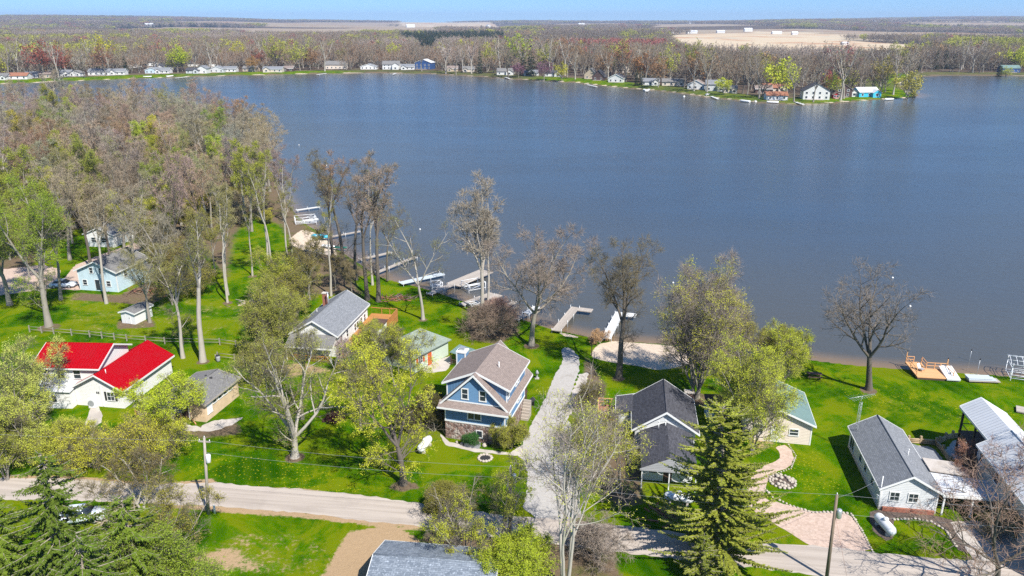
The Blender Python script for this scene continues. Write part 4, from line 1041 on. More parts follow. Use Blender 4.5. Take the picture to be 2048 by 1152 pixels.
def wire(label, pts, r=.009, sag=.5, name='power_line'):
    mb = MB()
    for a, b in zip(pts, pts[1:]):
        a, b = Vector(a), Vector(b); n = 14; prev = a
        for k in range(1, n + 1):
            t = k / n; p = a.lerp(b, t); p.z -= sag * 4 * t * (1 - t) * (b - a).length / 40
            mb.tube(prev, p, r, n=4, caps=False); prev = p
    tag(mb.build(name, M['grey'], None), label, 'power line')
tr = (pr[0] - .25, pr[1], 8.9); tl = (pl[0] + .68, pl[1], 8.55)
wire('upper power line strung between the three roadside poles', [tl, (pc[0], pc[1], 7.6), tr, (75, 54, 9)])
wire('lower power line under the upper one along the roadside poles', [(tl[0], tl[1], 7.2), (pc[0], pc[1], 6.4), (tr[0] - .1, tr[1], 7.0), (75, 54, 7.2)])
wire('service wire from the brown pole to the mast of the grey ranch house', [(tr[0], tr[1], 8.6), (37.75, 69.05, 3.9)], .010, .8)
wire('far power line running left from the grey utility pole', [tl, (-75, 72.5, 8.7)])
t = thing('guy_wire', 'thin reddish guy wire slanting to the ground right of the brown utility pole', 'guy wire', (pr[0], pr[1]))
mb = MB(); mb.tube((-.1, .05, 6.8), (1.6, -.9, .1), .011, n=4); mb.build('wire', M['brick'], t); mb = MB(); mb.tube((1.6, -.9, -.1), (1.5, -.85, .5), .03, n=6); mb.build('anchor', M['steel'], t)
t = thing('marker_post', 'short white utility marker post at the foot of the grey pole', 'post', G(430, 1027)); mb = MB(); mb.tube((0, 0, 0), (0, 0, .95), .11, .11, 10); mb.build('post', M['white'], t); mb = MB(); mb.tube((0, 0, .95), (0, 0, 1.05), .13, .05, 10); mb.build('cap', M['white'], t)

# ------------------------------------------------------------------ rail fence: each post and rail belongs to one fence
def rail_fence(label, pts, step=2.7, h=1.15, rails=(.45, .95)):
    T = thing('rail_fence', label, 'fence', (*pts[0], 0), 0)
    o = Vector((*pts[0], 0)); m = MB(); posts = []
    for a, b in zip(pts, pts[1:]):
        a, b = Vector((*a, 0)) - o, Vector((*b, 0)) - o; n = max(1, round((b - a).length / step))
        for k in range(n):
            p, q = a.lerp(b, k / n), a.lerp(b, (k + 1) / n)
            if not posts: posts.append(p)
            posts.append(q)
            for z in rails: m.tube(p + Vector((0, 0, z)), q + Vector((0, 0, z + .02)), .042, n=5)
    m.build('rails', M['rail_wood'], T)
    for p in posts: MB().box(p.x - .08, p.x + .08, p.y - .08, p.y + .08, 0, h).build('post', M['rail_wood'], T)
rail_fence('long weathered split rail fence across the lawn behind the red-roofed house', poly_px([(60,664),(108,668),(180,674),(254,682),(330,688),(440,690),(505,699)]))
rail_fence('short weathered rail fence behind the run-down house', poly_px([(436,718),(470,722),(505,730)]), 2.2)
t = thing('trash_barrel', 'dark barrel beside the short rail fence', 'barrel', G(437, 723)); mb = MB(); mb.rings([[(r * math.cos(a), r * math.sin(a), z) for a in [k * math.pi / 6 for k in range(12)]] for r, z in ((.28, 0), (.3, .3), (.31, .6), (.3, .95))]); mb.build('drum', M['grey'], t); mb = MB(); mb.tube((0, 0, .95), (0, 0, 1.02), .33, .3, 12); mb.build('lid', M['dark'], t)
t = thing('wooden_post', 'short pale wooden post beside the dark barrel', 'post', G(432, 722)); mb = MB(); mb.tube((0, 0, 0), (0, 0, 1.1), .07, .06, 8); mb.build('post', M['rail_wood'], t)

# ------------------------------------------------------------------ docks
def dock(label, a, b, wd, mat, extra=(), posts=True, z=.28, name='dock'):
    A, B = Vector((*G(*a, z), 0)), Vector((*G(*b, z), 0)); d = (B - A); L = d.length
    T = thing(name, label, 'dock', (A.x, A.y, 0), math.atan2(d.y, d.x), 'wooden docks along the near shore')
    mb = MB(); mb.box(0, L, -wd / 2, wd / 2, z - .12, z)
    mb.build('boards', mat, T)
    for x0, x1, y0, y1 in extra: MB().box(L + x0, L + x1, y0, y1, z - .125, z + .004).build('platform', mat, T)
    if posts:
        n = max(2, int(L / 3))
        for k in range(n + 1):
            for s in (-1, 1):
                m = MB(); x = .3 + (L - .6) * k / n; m.tube((x, s * (wd / 2 + .05), -2.2), (x, s * (wd / 2 + .05), z + (.45 if k % 2 else .25)), .045, n=6); m.build('post', M['steel'], T)
    return T
dock('long narrow pale dock, first one right of the shore trees', (800, 566), (886, 547), 1.5, M['dock_metal'])
dock('weathered dock with a broad square platform, second of the bare-board docks', (857, 588), (905, 568), 1.3, M['grey_wood'], [(-.3, 10.5, -2.0, 1.3)])
dock('weathered narrow dock ending in a side platform beside the boat lift', (922, 609), (985, 586), 1.3, M['grey_wood'], [(-2.6, .2, -2.3, -.65)])
dock('thin plank dock between two boat lift docks, reaching out past the brown shrub', (975, 627), (1030, 603), 1.0, M['grey_wood'])
dock('short dock with a white floating section under the forked tree', (1030, 639), (1052, 627), 1.1, M['grey_wood'])
dock('white floating dock section at the end of the short dock', (1050, 628), (1074, 613), 1.3, M['dock_white'])
dock('L-shaped grey dock beside the small sandy landing', (1112, 661), (1151, 614), 1.5, M['grey_wood'], [(-1.5, .1, -3.2, -.75)])
dock('white L-shaped dock in front of the sand beach', (1212, 676), (1240, 624), 1.5, M['dock_white'], [(-1.6, .1, -2.9, -.75)])
dock('thin pale dock behind the shore trunks nearest the white house', (752, 545), (832, 513), 1.0, M['grey_wood'])
dock('thin pinkish dock behind two dark shore trunks', (718, 519), (783, 504), 1.0, M['grey_wood'])
dock('narrow dock beyond the turquoise boat beach', (655, 474), (722, 462), .9, M['grey_wood'])
dock('small pale dock beyond the lift at the far beach', (605, 441), (636, 437), 1.2, M['dock_white'])
dock('farthest thin pale dock seen through the shore trees', (592, 420), (640, 413), .9, M['dock_white'])
def boat_lift(label, px, py, rz, w=2.8, l=3.4, h=2.0, canopy=False, wheel=False):
    x, y = G(px, py, -.4)
    T = thing('boat_lift', label, 'boat lift', (x, y, -.9), rz, 'metal boat lifts in the shallows')
    for a in (0, l):
        for b in (0, w):
            m = MB(); m.tube((a, b, -.6), (a, b, h + .9), .055, n=6); m.build('leg', M['white_metal'], T)
    m = MB()
    for z in (.95, h + .85):
        for b in (0, w): m.tube((0, b, z), (l, b, z), .05, n=6)
        for a in (0, l): m.tube((a, 0, z), (a, w, z), .05, n=6)
    m.tube((0, 0, .95), (l, 0, h + .85), .03, n=5); m.tube((0, w, .95), (l, w, h + .85), .03, n=5)
    for b in (w * .3, w * .7): m.tube((.1, b, 1.05), (l - .1, b, 1.05), .08, n=6)
    m.build('frame', M['white_metal'], T)
    if wheel:
        m = MB(); n = 24
        for k in range(n):
            a0, a1 = 2 * math.pi * k / n, 2 * math.pi * (k + 1) / n
            m.tube((-.1, -.15 + .55 * math.cos(a0), h + .3 + .55 * math.sin(a0)), (-.1, -.15 + .55 * math.cos(a1), h + .3 + .55 * math.sin(a1)), .035, n=5)
        for k in range(4): a0 = k * math.pi / 4; m.tube((-.1, -.15 - .55 * math.cos(a0), h + .3 - .55 * math.sin(a0)), (-.1, -.15 + .55 * math.cos(a0), h + .3 + .55 * math.sin(a0)), .025, n=5)
        m.build('hand_wheel', M['white_metal'], T)
    if canopy:
        m = MB()
        for k in range(9):
            xx = -.3 + (l + .6) * k / 8
            P = [(xx, -.2 + (w + .4) * j / 6, h + 1.5 + .6 * math.sin(math.pi * j / 6)) for j in range(7)]
            for p, q in zip(P, P[1:]): m.tube(p, q, .04, n=5)
        for j in (0, 3, 6): m.tube((-.3, -.2 + (w + .4) * j / 6, h + 1.5 + .6 * math.sin(math.pi * j / 6)), (l + .3, -.2 + (w + .4) * j / 6, h + 1.5 + .6 * math.sin(math.pi * j / 6)), .05, n=5)
        for a in (0, l):
            for b in (0, w): m.tube((a, b, h + .9), (a, b, h + 1.6), .05, n=5)
        m.build('canopy_frame', M['white_metal'], T)
boat_lift('small white boat lift left of the broad platform dock', 865, 580, rad(20), 1.6, 2.0, .9, wheel=True)
boat_lift('white boat lift between the broad platform dock and the side platform dock', 938, 586, rad(32), 3.0, 3.6, 1.2, wheel=True)
boat_lift('small boat lift frame close to the bank behind the brown shrub', 943, 618, rad(30), 1.6, 1.8, .4)
boat_lift('tall boat lift with arched bare canopy frame at the right shore', 2020, 762, rad(-20), 3.2, 5.5, 1.6, canopy=True, wheel=True)
boat_lift('white pontoon lift at the beach beyond the shore trunks', 592, 452, rad(20), 3.0, 5.0, 1.6)
# small boats
def hull(name, label, cat, px, py, rz, L, Wd, Hh, mat, z=.05, inside=None):
    T = thing(name, label, cat, (*G(px, py, 0), z), rz)
    prof = [(-.5, .55, .0), (-.42, .8, -.02), (-.1, 1, -.02), (.2, .9, 0), (.4, .5, .05), (.5, .05, .14)]
    rs = []
    for t, wf, up in prof:
        x = t * L; hw = Wd / 2 * wf
        rs.append([(x, -hw, Hh + up), (x, -hw * .75, .08 + up), (x, 0, up), (x, hw * .75, .08 + up), (x, hw, Hh + up), (x, hw * .85, Hh + up - .02), (x, 0, Hh * .75 + up), (x, -hw * .85, Hh + up - .02)])
    m = MB(); m.rings(rs); m.build('hull', mat, T)
    for t in (-.2, .12): MB().box(t * L - .1, t * L + .1, -Wd * .4, Wd * .4, Hh * .8, Hh * .88).build('seat', inside or M['grey'], T)
    return T
hull('paddle_boat', 'bright turquoise boat pulled up on the small sand beach', 'boat', 640, 476, rad(-20), 4.2, 1.7, .6, M['turq'], .1, M['white'])
hull('rowing_boat', 'white rowing boat on the sand near the shore trunks', 'boat', 657, 495, rad(-25), 3.6, 1.2, .45, M['white'], .05)
hull('canoe', 'dark green canoe beside the white rowing boat', 'canoe', 676, 497, rad(-15), 4.5, .9, .4, M['green_canoe'], .05)
# swimming deck on the lawn
t = thing('wooden_platform', 'new tan wooden deck with railings and steps at the water edge', 'deck', (*G(1834, 759), 0), rad(-8))
pa = Vector((*G(1822, 760), 0)); pb = Vector((*G(1880, 764), 0)); pcn = Vector((*G(1815, 732), 0))
MB().box(0, 5.0, 0, 3.2, .3, .42).build('floor', M['tan_wood'], t)
MB().box(.05, 4.95, .05, 3.15, 0, .298).build('base', M['brown_wood'], t)
MB().box(.0, 2.2, 3.2, 5.2, .301, .421).build('landing', M['tan_wood'], t)
m = MB()
for x, y in ((.05, .6), (.05, 3.1), (.05, 5.1), (2.2, 5.1), (2.2, 3.2), (3.3, 3.15), (4.95, 3.15), (4.95, .6), (1.1, 5.1), (4.1, 3.15)): m.box(x - .05, x + .05, y - .05, y + .05, .1, 1.35)
for z in (.85, 1.3): m.box(.02, .08, .6, 5.1, z, z + .08); m.box(.05, 1.1, 5.07, 5.13, z, z + .08); m.box(2.17, 2.23, 3.2, 5.1, z, z + .08); m.box(2.2, 4.95, 3.12, 3.18, z, z + .08); m.box(4.92, 4.98, .6, 3.15, z, z + .08)
for p in ((.05, 5.1), (4.95, 3.15)): m.box(p[0] - .06, p[0] + .06, p[1] - .06, p[1] + .06, 1.3, 2.1)
m.build('railing', M['tan_wood'], t)
m = MB()
for k in range(3): m.box(1.15, 2.15, 5.2 + k * .3, 5.5 + k * .3, 0, .3 - k * .1)
m.build('steps', M['tan_wood'], t)
m = MB()
for p in ((.05, 5.1), (4.95, 3.15)): m.tube((p[0], p[1], 2.1), (p[0], p[1], 2.3), .09, .05, 8)
m.build('post_lantern', M['dark'], t)
t = thing('deck_chair', 'low dark folding chair on the new tan wooden deck', 'chair', (*G(1841, 747), .42), rad(30))
MB().box(-.3, .3, -.3, .3, .3, .36).build('seat', M['grey'], t); m = MB(); m.slab((-.3, .3, .36), (.3, .3, .36), (.3, .6, .95), (-.3, .6, .95), .05); m.build('backrest', M['white'], t)
for a in (-.27, .27):
    for b in (-.27, .27): MB().box(a - .02, a + .02, b - .02, b + .02, 0, .3).build('leg', M['dark'], t)
t = thing('swim_raft', 'white flat swim raft leaning against the tan wooden deck', 'raft', (*G(1890, 763), .05), rad(-8))
m = MB(); m.M = Matrix.Rotation(rad(8), 4, 'X'); m.box(.2, 2.0, .0, 3.6, .15, .4); m.build('top', M['white'], t); m = MB(); m.box(.3, .7, .2, 3.4, -.05, .15); m.box(1.5, 1.9, .2, 3.4, -.05, .15); m.build('float', M['grey'], t)
MB().tube((1.1, 1.4, .55), (1.1, 1.4, .75), .12, n=8).build('cleat', M['dark'], t)
t = thing('stacked_dock_sections', 'stack of grey aluminium dock sections on the grass right of the white raft', 'dock sections', (*G(1938, 766), 0), rad(-5))
for k in range(3):
    m = MB(); y = k * .12; m.box(0, 4.2 - k * .5, y, 1.3 + y, .2 + k * .16, .3 + k * .16); m.build('section', M['dock_metal'] if k else M['grey_wood'], t)
m = MB()
for x in (.3, 2.0, 3.8): m.box(x - .06, x + .06, .1, 1.2, 0, .2)
m.build('skid', M['dark'], t)
t = thing('side_ramp', 'grey slab of weathered boards lying on the lawn at the right edge', 'platform', (*G(2032, 826), 0), rad(-30)); MB().box(0, 3.5, 0, 1.8, .15, .3).build('boards', M['grey_wood'], t); MB().box(.1, 3.4, .1, 1.7, 0, .149).build('frame', M['brown_wood'], t)
for lab, px, py, h in (('thin leaning steel pole in the shallows, farther one of the pair', 1938, 722, 2.4), ('thin steel pole in the shallows, nearer one of the pair', 1953, 749, 3.0)):
    t = thing('mooring_pole', lab, 'pole', (*G(px, py, WZ), -1.0), 0, 'steel poles in the shallows'); m = MB(); m.tube((0, 0, -1), (.15, .1, h), .035, n=6); m.build('pole', M['steel'], t); m = MB(); m.tube((.13, .08, h - .25), (.16, .11, h + .02), .07, n=6); m.build('cap', M['dark'], t)
# buoys
for k, (px, py, c) in enumerate([(1785, 556, 'far open water beyond the bare right tree'), (598, 290, 'near the tip of the left woodland, leftmost'), (653, 331, 'beside the crowns of the shore trees'), (840, 459, 'left of the pale lakeside tree, nearer of two'), (925, 459, 'between the pale lakeside tree and its left neighbour'), (1346, 566, 'above the yellow-green vase-shaped tree'), (1820, 613, 'right of the bare spreading tree'), (1368, 194, 'off the point, left of the grey screened-porch house'), (1511, 204, 'off the lawn of the point')]):
    t = thing('mooring_buoy', 'small white buoy ' + c, 'buoy', (*G(px, py, WZ), WZ), 0, 'white buoys on the lake')
    s = .22 if py > 250 else .8
    m = MB(); m.rings([[(r * s * math.cos(a), r * s * math.sin(a), z * s) for a in [j * math.pi / 6 for j in range(12)]] for r, z in ((.3, -.6), (.8, -.2), (1, .3), (.8, .8), (.3, 1.1))]); m.build('float', M['white'], t)
    m = MB(); m.tube((0, 0, 1.1 * s), (0, 0, 1.8 * s), .12 * s, n=6); m.build('top', M['grey'], t)
# antenna tower
t = thing('antenna_tower', 'lattice antenna mast with wide television aerial behind the grey ranch house', 'antenna', (*G(1706, 905), 0), rad(8)); hT = 7.3
for k in range(3):
    a = 2.094 * k; m = MB(); m.tube((.2 * math.cos(a), .2 * math.sin(a), 0), (.16 * math.cos(a), .16 * math.sin(a), hT - .7), .02, n=5); m.build('leg', M['steel'], t)
m = MB(); nb = 16
for k in range(nb):
    z0, z1 = (hT - .7) * k / nb, (hT - .7) * (k + 1) / nb
    for j in range(3):
        a, b = 2.094 * j, 2.094 * (j + 1); m.tube((.19 * math.cos(a), .19 * math.sin(a), z0), (.19 * math.cos(b), .19 * math.sin(b), z1), .01, n=4)
m.build('lattice', M['steel'], t)
m = MB(); m.tube((0, 0, hT - .8), (0, 0, hT), .025); m.tube((-1.7, -.2, hT - .05), (1.9, .5, hT - .05), .025, n=5)
for k in range(11): x = -1.6 + k * .33; l = .75 - .04 * k; y = -.2 + .7 * (x + 1.7) / 3.6; m.tube((x - .2 * l, y + l, hT - .04), (x + .2 * l, y - l, hT - .04), .012, n=4)
m.build('aerial', M['alu'], t)
# stone rings, planter, rocks
def stone_ring(label, px, py, r, n, name='fire_pit', cat='fire pit', fill=None, s=.2):
    x, y = G(px, py); T = thing(name, label, cat, (x, y)); rng = random.Random(px)
    m = MB()
    for k in range(n):
        a = 2 * math.pi * k / n; q = s * rng.uniform(.8, 1.25); cx, cy = r * math.cos(a), r * math.sin(a)
        m.rings([[(cx + q * f * math.cos(b) * rng.uniform(.85, 1.1), cy + q * f * math.sin(b) * rng.uniform(.85, 1.1), z * q) for b in [j * math.pi / 3 for j in range(6)]] for f, z in ((.8, 0), (1, .5), (.55, 1.0))])
    m.build('stone_ring', M['rock'], T)
    m = MB(); m.tube((0, 0, .0), (0, 0, .06), r * .95, n=16); m.build('ash_bed' if fill is None else 'bed', fill or M['dark'], T); return T
stone_ring('round stone fire ring on the lawn in front of the blue house', 970, 917, .75, 14)
T = stone_ring('round bed of heaped pale rocks on the lawn left of the grey ranch house', 1565, 964, 1.35, 18, 'rock_garden', 'rock bed', M['mulch'])
m = MB(); rng = random.Random(5)
for k in range(26):
    a, rr = rng.uniform(0, 6.28), 1.1 * rng.random() ** .5; q = rng.uniform(.12, .3); cx, cy = rr * math.cos(a), rr * math.sin(a)
    m.rings([[(cx + q * f * math.cos(b) * rng.uniform(.8, 1.2), cy + q * f * math.sin(b) * rng.uniform(.8, 1.2), .05 + z * q) for b in [j * math.pi / 3 for j in range(6)]] for f, z in ((.7, 0), (1, .5), (.5, 1.1))])
m.build('rock_heap', M['rock'], T)
def edging(label, pts, s=.16, step=.34):
    P = [Vector((*p, 0)) for p in poly_px(pts)]; T = thing('stone_edging', label, 'stone edging', P[0]); rng = random.Random(int(pts[0][0])); m = MB(); o = P[0]
    for a, b in zip(P, P[1:]):
        n = max(1, int((b - a).length / step))
        for k in range(n):
            c = a.lerp(b, k / n) - o; q = s * rng.uniform(.7, 1.2)
            m.rings([[(c.x + q * f * math.cos(w) * rng.uniform(.85, 1.1), c.y + q * f * math.sin(w) * rng.uniform(.85, 1.1), z * q) for w in [j * math.pi / 3 for j in range(6)]] for f, z in ((.8, 0), (1, .5), (.55, 1.0))])
    m.build('stones', M['rock'], T)
edging('row of pale stones edging the pinkish gravel drive', [(1530,978),(1545,995),(1580,1011),(1625,1026),(1655,1025),(1702,1028),(1724,1062),(1748,1110)])
edging('curved row of pale stones around the lawn by the white propane tank', [(1788,1040),(1830,1038),(1862,1044),(1892,1062),(1915,1098)])
edging('row of small stones edging the curved gravel path', [(1577,890),(1592,912),(1582,937),(1552,948)], .12)
def rough_wood(label, pts, w=.22, h=.3):
    P = [Vector((*p, 0)) for p in poly_px(pts)]; T = thing('timber_wall', label, 'retaining wall', P[0]); m = MB()
    for a, b in zip(P, P[1:]):
        for k in range(3): m.tube(a - P[0] + Vector((0, 0, .12 + k * .22)), b - P[0] + Vector((0, 0, .12 + k * .22)), .12, n=6)
    m.build('timbers', M['timber'], T)
    for p in P: MB().box(p.x - P[0].x - .12, p.x - P[0].x + .12, p.y - P[0].y - .12, p.y - P[0].y + .12, 0, 1.0).build('post', M['timber'], T)
rough_wood('low timber retaining wall around the patio of the grey ranch house', [(1816,886),(1840,887),(1871,890),(1885,905),(1900,928)])
rough_wood('row of upright log ends curving round the pale round patio', [(1878,888),(1890,880),(1904,876),(1920,876),(1932,880)])
t = thing('stone_planter', 'grey stone planter with a green bush against the stone basement', 'planter', G(945, 893), rad(-17))
MB().box(-.9, .9, -.35, .35, 0, .55).build('trough', M['grey'], t)
PLANTER = t
for k, (px, py, lab) in enumerate([(969, 893, 'round boulder right of the stone planter'), (914, 886, 'small dark stone left of the stone planter'), (924, 889, 'flat stone just left of the stone planter')]):
    T = thing('boulder', lab, 'stone', G(px, py)); q = (.32, .2, .22)[k]; m = MB(); rng = random.Random(k)
    m.rings([[(q * f * math.cos(b) * rng.uniform(.85, 1.1), q * f * math.sin(b) * rng.uniform(.85, 1.1), z * q) for b in [j * math.pi / 4 for j in range(8)]] for f, z in ((.8, 0), (1, .5), (.8, 1.1), (.3, 1.4))]); m.build('rock', M['rock'], T)
def post(label, px, py, h, w=.12, mat=None, name='wooden_post', house=False):
    T = thing(name, label, 'birdhouse' if house else 'post', G(px, py)); MB().box(-w/2, w/2, -w/2, w/2, 0, h).build('post', mat or M['rail_wood'], T)
    if house: m = MB(); m.box(-.2, .2, -.2, .2, h, h + .4); m.build('box', M['brown_wood'], T); m = MB(); m.prism([(-.28, -.26, h + .4), (.28, -.26, h + .4), (0, -.26, h + .65)], (0, .52, 0)); m.build('roof', M['rust_leaf'], T)
    else: MB().box(-w/2 - .02, w/2 + .02, -w/2 - .02, w/2 + .02, h, h + .05).build('cap', mat or M['rail_wood'], T)
post('brown birdhouse on a post at the corner of the sand beach', 1183, 712, 2.3, .12, M['brown_wood'], 'birdhouse', True)
post('short pale post at the end of the dirt walk by the mown lawn', 1182, 749, 1.2)
post('short leaning post above the dirt walk near the left shrubs', 1180, 790, 1.0)
t = thing('garden_ornament', 'small grey garden ornament on the lawn right of the blue house', 'garden ornament', G(1074, 757)); m = MB(); m.rings([[(r * math.cos(a), r * math.sin(a), z) for a in [j * math.pi / 5 for j in range(10)]] for r, z in ((.28, 0), (.2, .15), (.1, .4), (.12, .7), (.3, .85), (.05, 1.3))]); m.build('figure', M['grey'], t); MB().box(-.3, .3, -.3, .3, 0, .08).build('base', M['rock'], t)
t = thing('barbecue_grill', 'black barrel grill at the right side of the blue house', 'grill', G(1063, 814), rad(60)); m = MB(); m.rings([[(x, .3 * math.cos(a), .95 + .3 * math.sin(a)) for a in [j * math.pi / 6 for j in range(12)]] for x in (-.5, -.4, .4, .5)]); m.build('drum', M['dark'], t)
for a in (-.4, .4): MB().box(a - .03, a + .03, -.2, .2, 0, .7).build('leg', M['dark'], t)
t = thing('patio_umbrella', 'teal patio umbrella behind the yellow-green trees by the green-roofed house', 'umbrella', G(1516, 800)); m = MB(); m.tube((0, 0, 0), (0, 0, 2.5), .04); m.build('pole', M['white'], t)
m = MB(); ap = (0, 0, 2.75)
for k in range(8):
    a, b = k * math.pi / 4, (k + 1) * math.pi / 4; p, q = (1.4 * math.cos(a), 1.4 * math.sin(a), 2.1), (1.4 * math.cos(b), 1.4 * math.sin(b), 2.1); m.face([ap, p, q]); m.face([(p[0], p[1], 2.1), (p[0], p[1], 1.95), (q[0], q[1], 1.95), (q[0], q[1], 2.1)])
m.build('canopy', M['teal'], t)
def loose_pile(label, px, py, n, sx, sy, mats, name='debris_pile', l=(.8, 2.2)):
    T = thing(name, label, 'pile', G(px, py)); rng = random.Random(px); m = MB()
    for k in range(n):
        m.cur = rng.randrange(len(mats)); x, y, a = rng.gauss(0, sx), rng.gauss(0, sy), rng.uniform(0, 3.14); L = rng.uniform(*l); z = max(.06, .5 - .25 * (abs(x) / sx + abs(y) / sy))
        m.tube((x, y, z), (x + L * math.cos(a), y + L * math.sin(a), max(.04, z + rng.uniform(-.3, .25))), rng.uniform(.03, .09), n=5)
    m.build('branches', mats, T)
loose_pile('pile of dark red boards beside the light blue house', 285, 585, 60, 2.2, 1.0, [M['brick'], M['brown_wood'], M['pole_wood']])
loose_pile('brush pile with pale branches on the far left lawn near the pale stump', 508, 610, 50, 1.4, .7, [M['rock'], M['tan_stucco'], M['pole_wood']])
loose_pile('brush pile on the lake lawn beside the deck of the white house', 790, 598, 60, 1.8, .8, [M['pole_wood'], M['brick'], M['brown_wood']])
loose_pile('heap of brown cuttings at the roadside near the charcoal-roofed house porch', 1335, 1032, 50, 1.1, .8, [M['rust_leaf'], M['brick']], l=(.4, 1.2))
t = thing('tree_stump', 'pale tree stump beside the brush pile on the left lawn', 'stump', G(517, 603)); m = MB(); m.rings([[(r * math.cos(a), r * math.sin(a), z) for a in [j * math.pi / 6 for j in range(12)]] for r, z in ((.6, 0), (.45, .2), (.42, .5))]); m.build('stump', M['rock'], t)
t = thing('picnic_table', 'brown picnic table under the bare spreading lakeside tree', 'picnic table', G(1628, 756), rad(-10)); MB().box(-1, 1, -.4, .4, .7, .76).build('top', M['brown_wood'], t)
for s in (-.75, .75): MB().box(-1, 1, s - .14, s + .14, .42, .47).build('bench', M['brown_wood'], t)
for s in (-.7, .7): m = MB(); m.tube((s, -.75, 0), (s, -.2, .7), .05, n=4); m.tube((s, .75, 0), (s, .2, .7), .05, n=4); m.box(s - .04, s + .04, -.8, .8, .37, .42); m.build('leg', M['brown_wood'], t)
# chair on the beach side lawn
t = thing('white_cabinet', 'white storage box among shrubs at the lawn edge by the lake', 'storage box', G(1497, 717), rad(-10)); MB().box(-.7, .7, -.5, .5, 0, 1.0).build('box', M['white'], t); MB().box(-.74, .74, -.54, .54, 1.0, 1.08).build('lid', M['white_metal'], t)
t = thing('tan_well_house', 'small stone well box with pale lid behind the charcoal-roofed house', 'well', G(1378, 796), rad(-8)); MB().box(-.6, .6, -.5, .5, 0, .9).build('box', M['stone'], t); MB().box(-.68, .68, -.58, .58, .9, 1.0).build('lid', M['concrete'], t)
# car by the light blue house
def car(label, x, y, rz, mat):
    T = thing('parked_car', label, 'car', (x, y), rz)
    L = [(-2.35, .45, .80, .74), (-2.25, .32, .92, .84), (-1.6, .28, .97, .88), (-.9, .28, .98, .88), (.8, .28, 1.0, .88), (1.6, .28, .93, .86), (2.2, .32, .82, .80), (2.35, .45, .72, .70)]
    m = MB(); m.rings([[(x_, -w_, a), (x_, -w_ * 1.02, (a + b) / 2), (x_, -w_ * .94, b), (x_, w_ * .94, b), (x_, w_ * 1.02, (a + b) / 2), (x_, w_, a)] for x_, a, b, w_ in L]); m.build('body', mat, T)
    cb = [(-1.75, .98, .80), (-1.2, 1.42, .66), (.3, 1.47, .66), (1.05, 1.0, .78)]
    m = MB(); m.rings([[(x_, -.82, .93), (x_, -w_, z_), (x_, w_, z_), (x_, .82, .93)] for x_, z_, w_ in cb]); g_ = m.build('cabin_glass', M['pane'], T)
    m = MB(); m.slab((-1.22, -.67, 1.47), (.32, -.67, 1.52), (.32, .67, 1.52), (-1.22, .67, 1.47), .05); m.build('roof_panel', mat, T)
    for px_ in (-1.4, 1.4):
        for s in (-1, 1):
            m = MB(); m.tube((px_, s * .7, .33), (px_, s * .92, .33), .33, n=16); w_ = m.build('wheel', M['rubber'], T); m = MB(); m.tube((px_, s * .92, .33), (px_, s * .935, .33), .19, n=12); m.build('rim', M['alu'], w_)
    for s in (-.55, .55): MB().box(2.28, 2.38, s - .18, s + .18, .55, .68).build('headlight', M['white_metal'], T)
    m = MB(); m.box(-2.4, -2.33, -.7, .7, .35, .5); m.build('bumper', M['dark'], T)
car('silver-white car parked on the pinkish drive beside the light blue house', *G(128, 574), rad(3), M['car_white'])
car('white car half hidden behind the spruces at the road bend', *G(165, 1040), rad(10), M['car_white'])
# far docks
for k, (px, py, L_, lab) in enumerate([(650,149,18,'below the cream dormer house'),(790,148.5,16,'below the large white house'),(1175,172,22,'near the dark A-frame'),(1300,181,20,'below the long cream house'),(1425,196,18,'below the grey screened-porch house'),(1010,157,16,'left of the purple tree'),(370,156,16,'off the far left lawn'),(1595,208,14,'below the big white gable-fronted house')]):
    x, y = G(px, py, WZ); t = thing('far_dock', 'thin pale dock on the far shore ' + lab, 'dock', (x, y + 4, 0), rad(-90 + (k % 3 - 1) * 14), 'docks on the far shore')
    MB().box(0, L_, -.8, .8, .1, .35).build('boards', M['dock_white'], t)
    for q in range(3): m = MB(); m.tube((2 + q * L_ / 3, .7, -2.5), (2 + q * L_ / 3, .7, .8), .1, n=5); m.build('post', M['steel'], t)
for k, (px, py, lab) in enumerate([(295,154,'on the far left lawn edge'),(340,153,'right of the pale blue far house'),(1290,181,'at the long cream far house'),(1490,203,'off the lawn of the point'),(1545,205,'by the orange-roofed cottage'),(1778,199,'near the tip of the point'),(1415,190,'by the screened-porch house')]):
    hull('moored_boat', 'small white boat moored ' + lab, 'boat', px, py, rad(20 + 37 * k), 7, 2.6, 1.2, M['white'], -.4, M['grey'])['group'] = 'boats moored at the far shore'
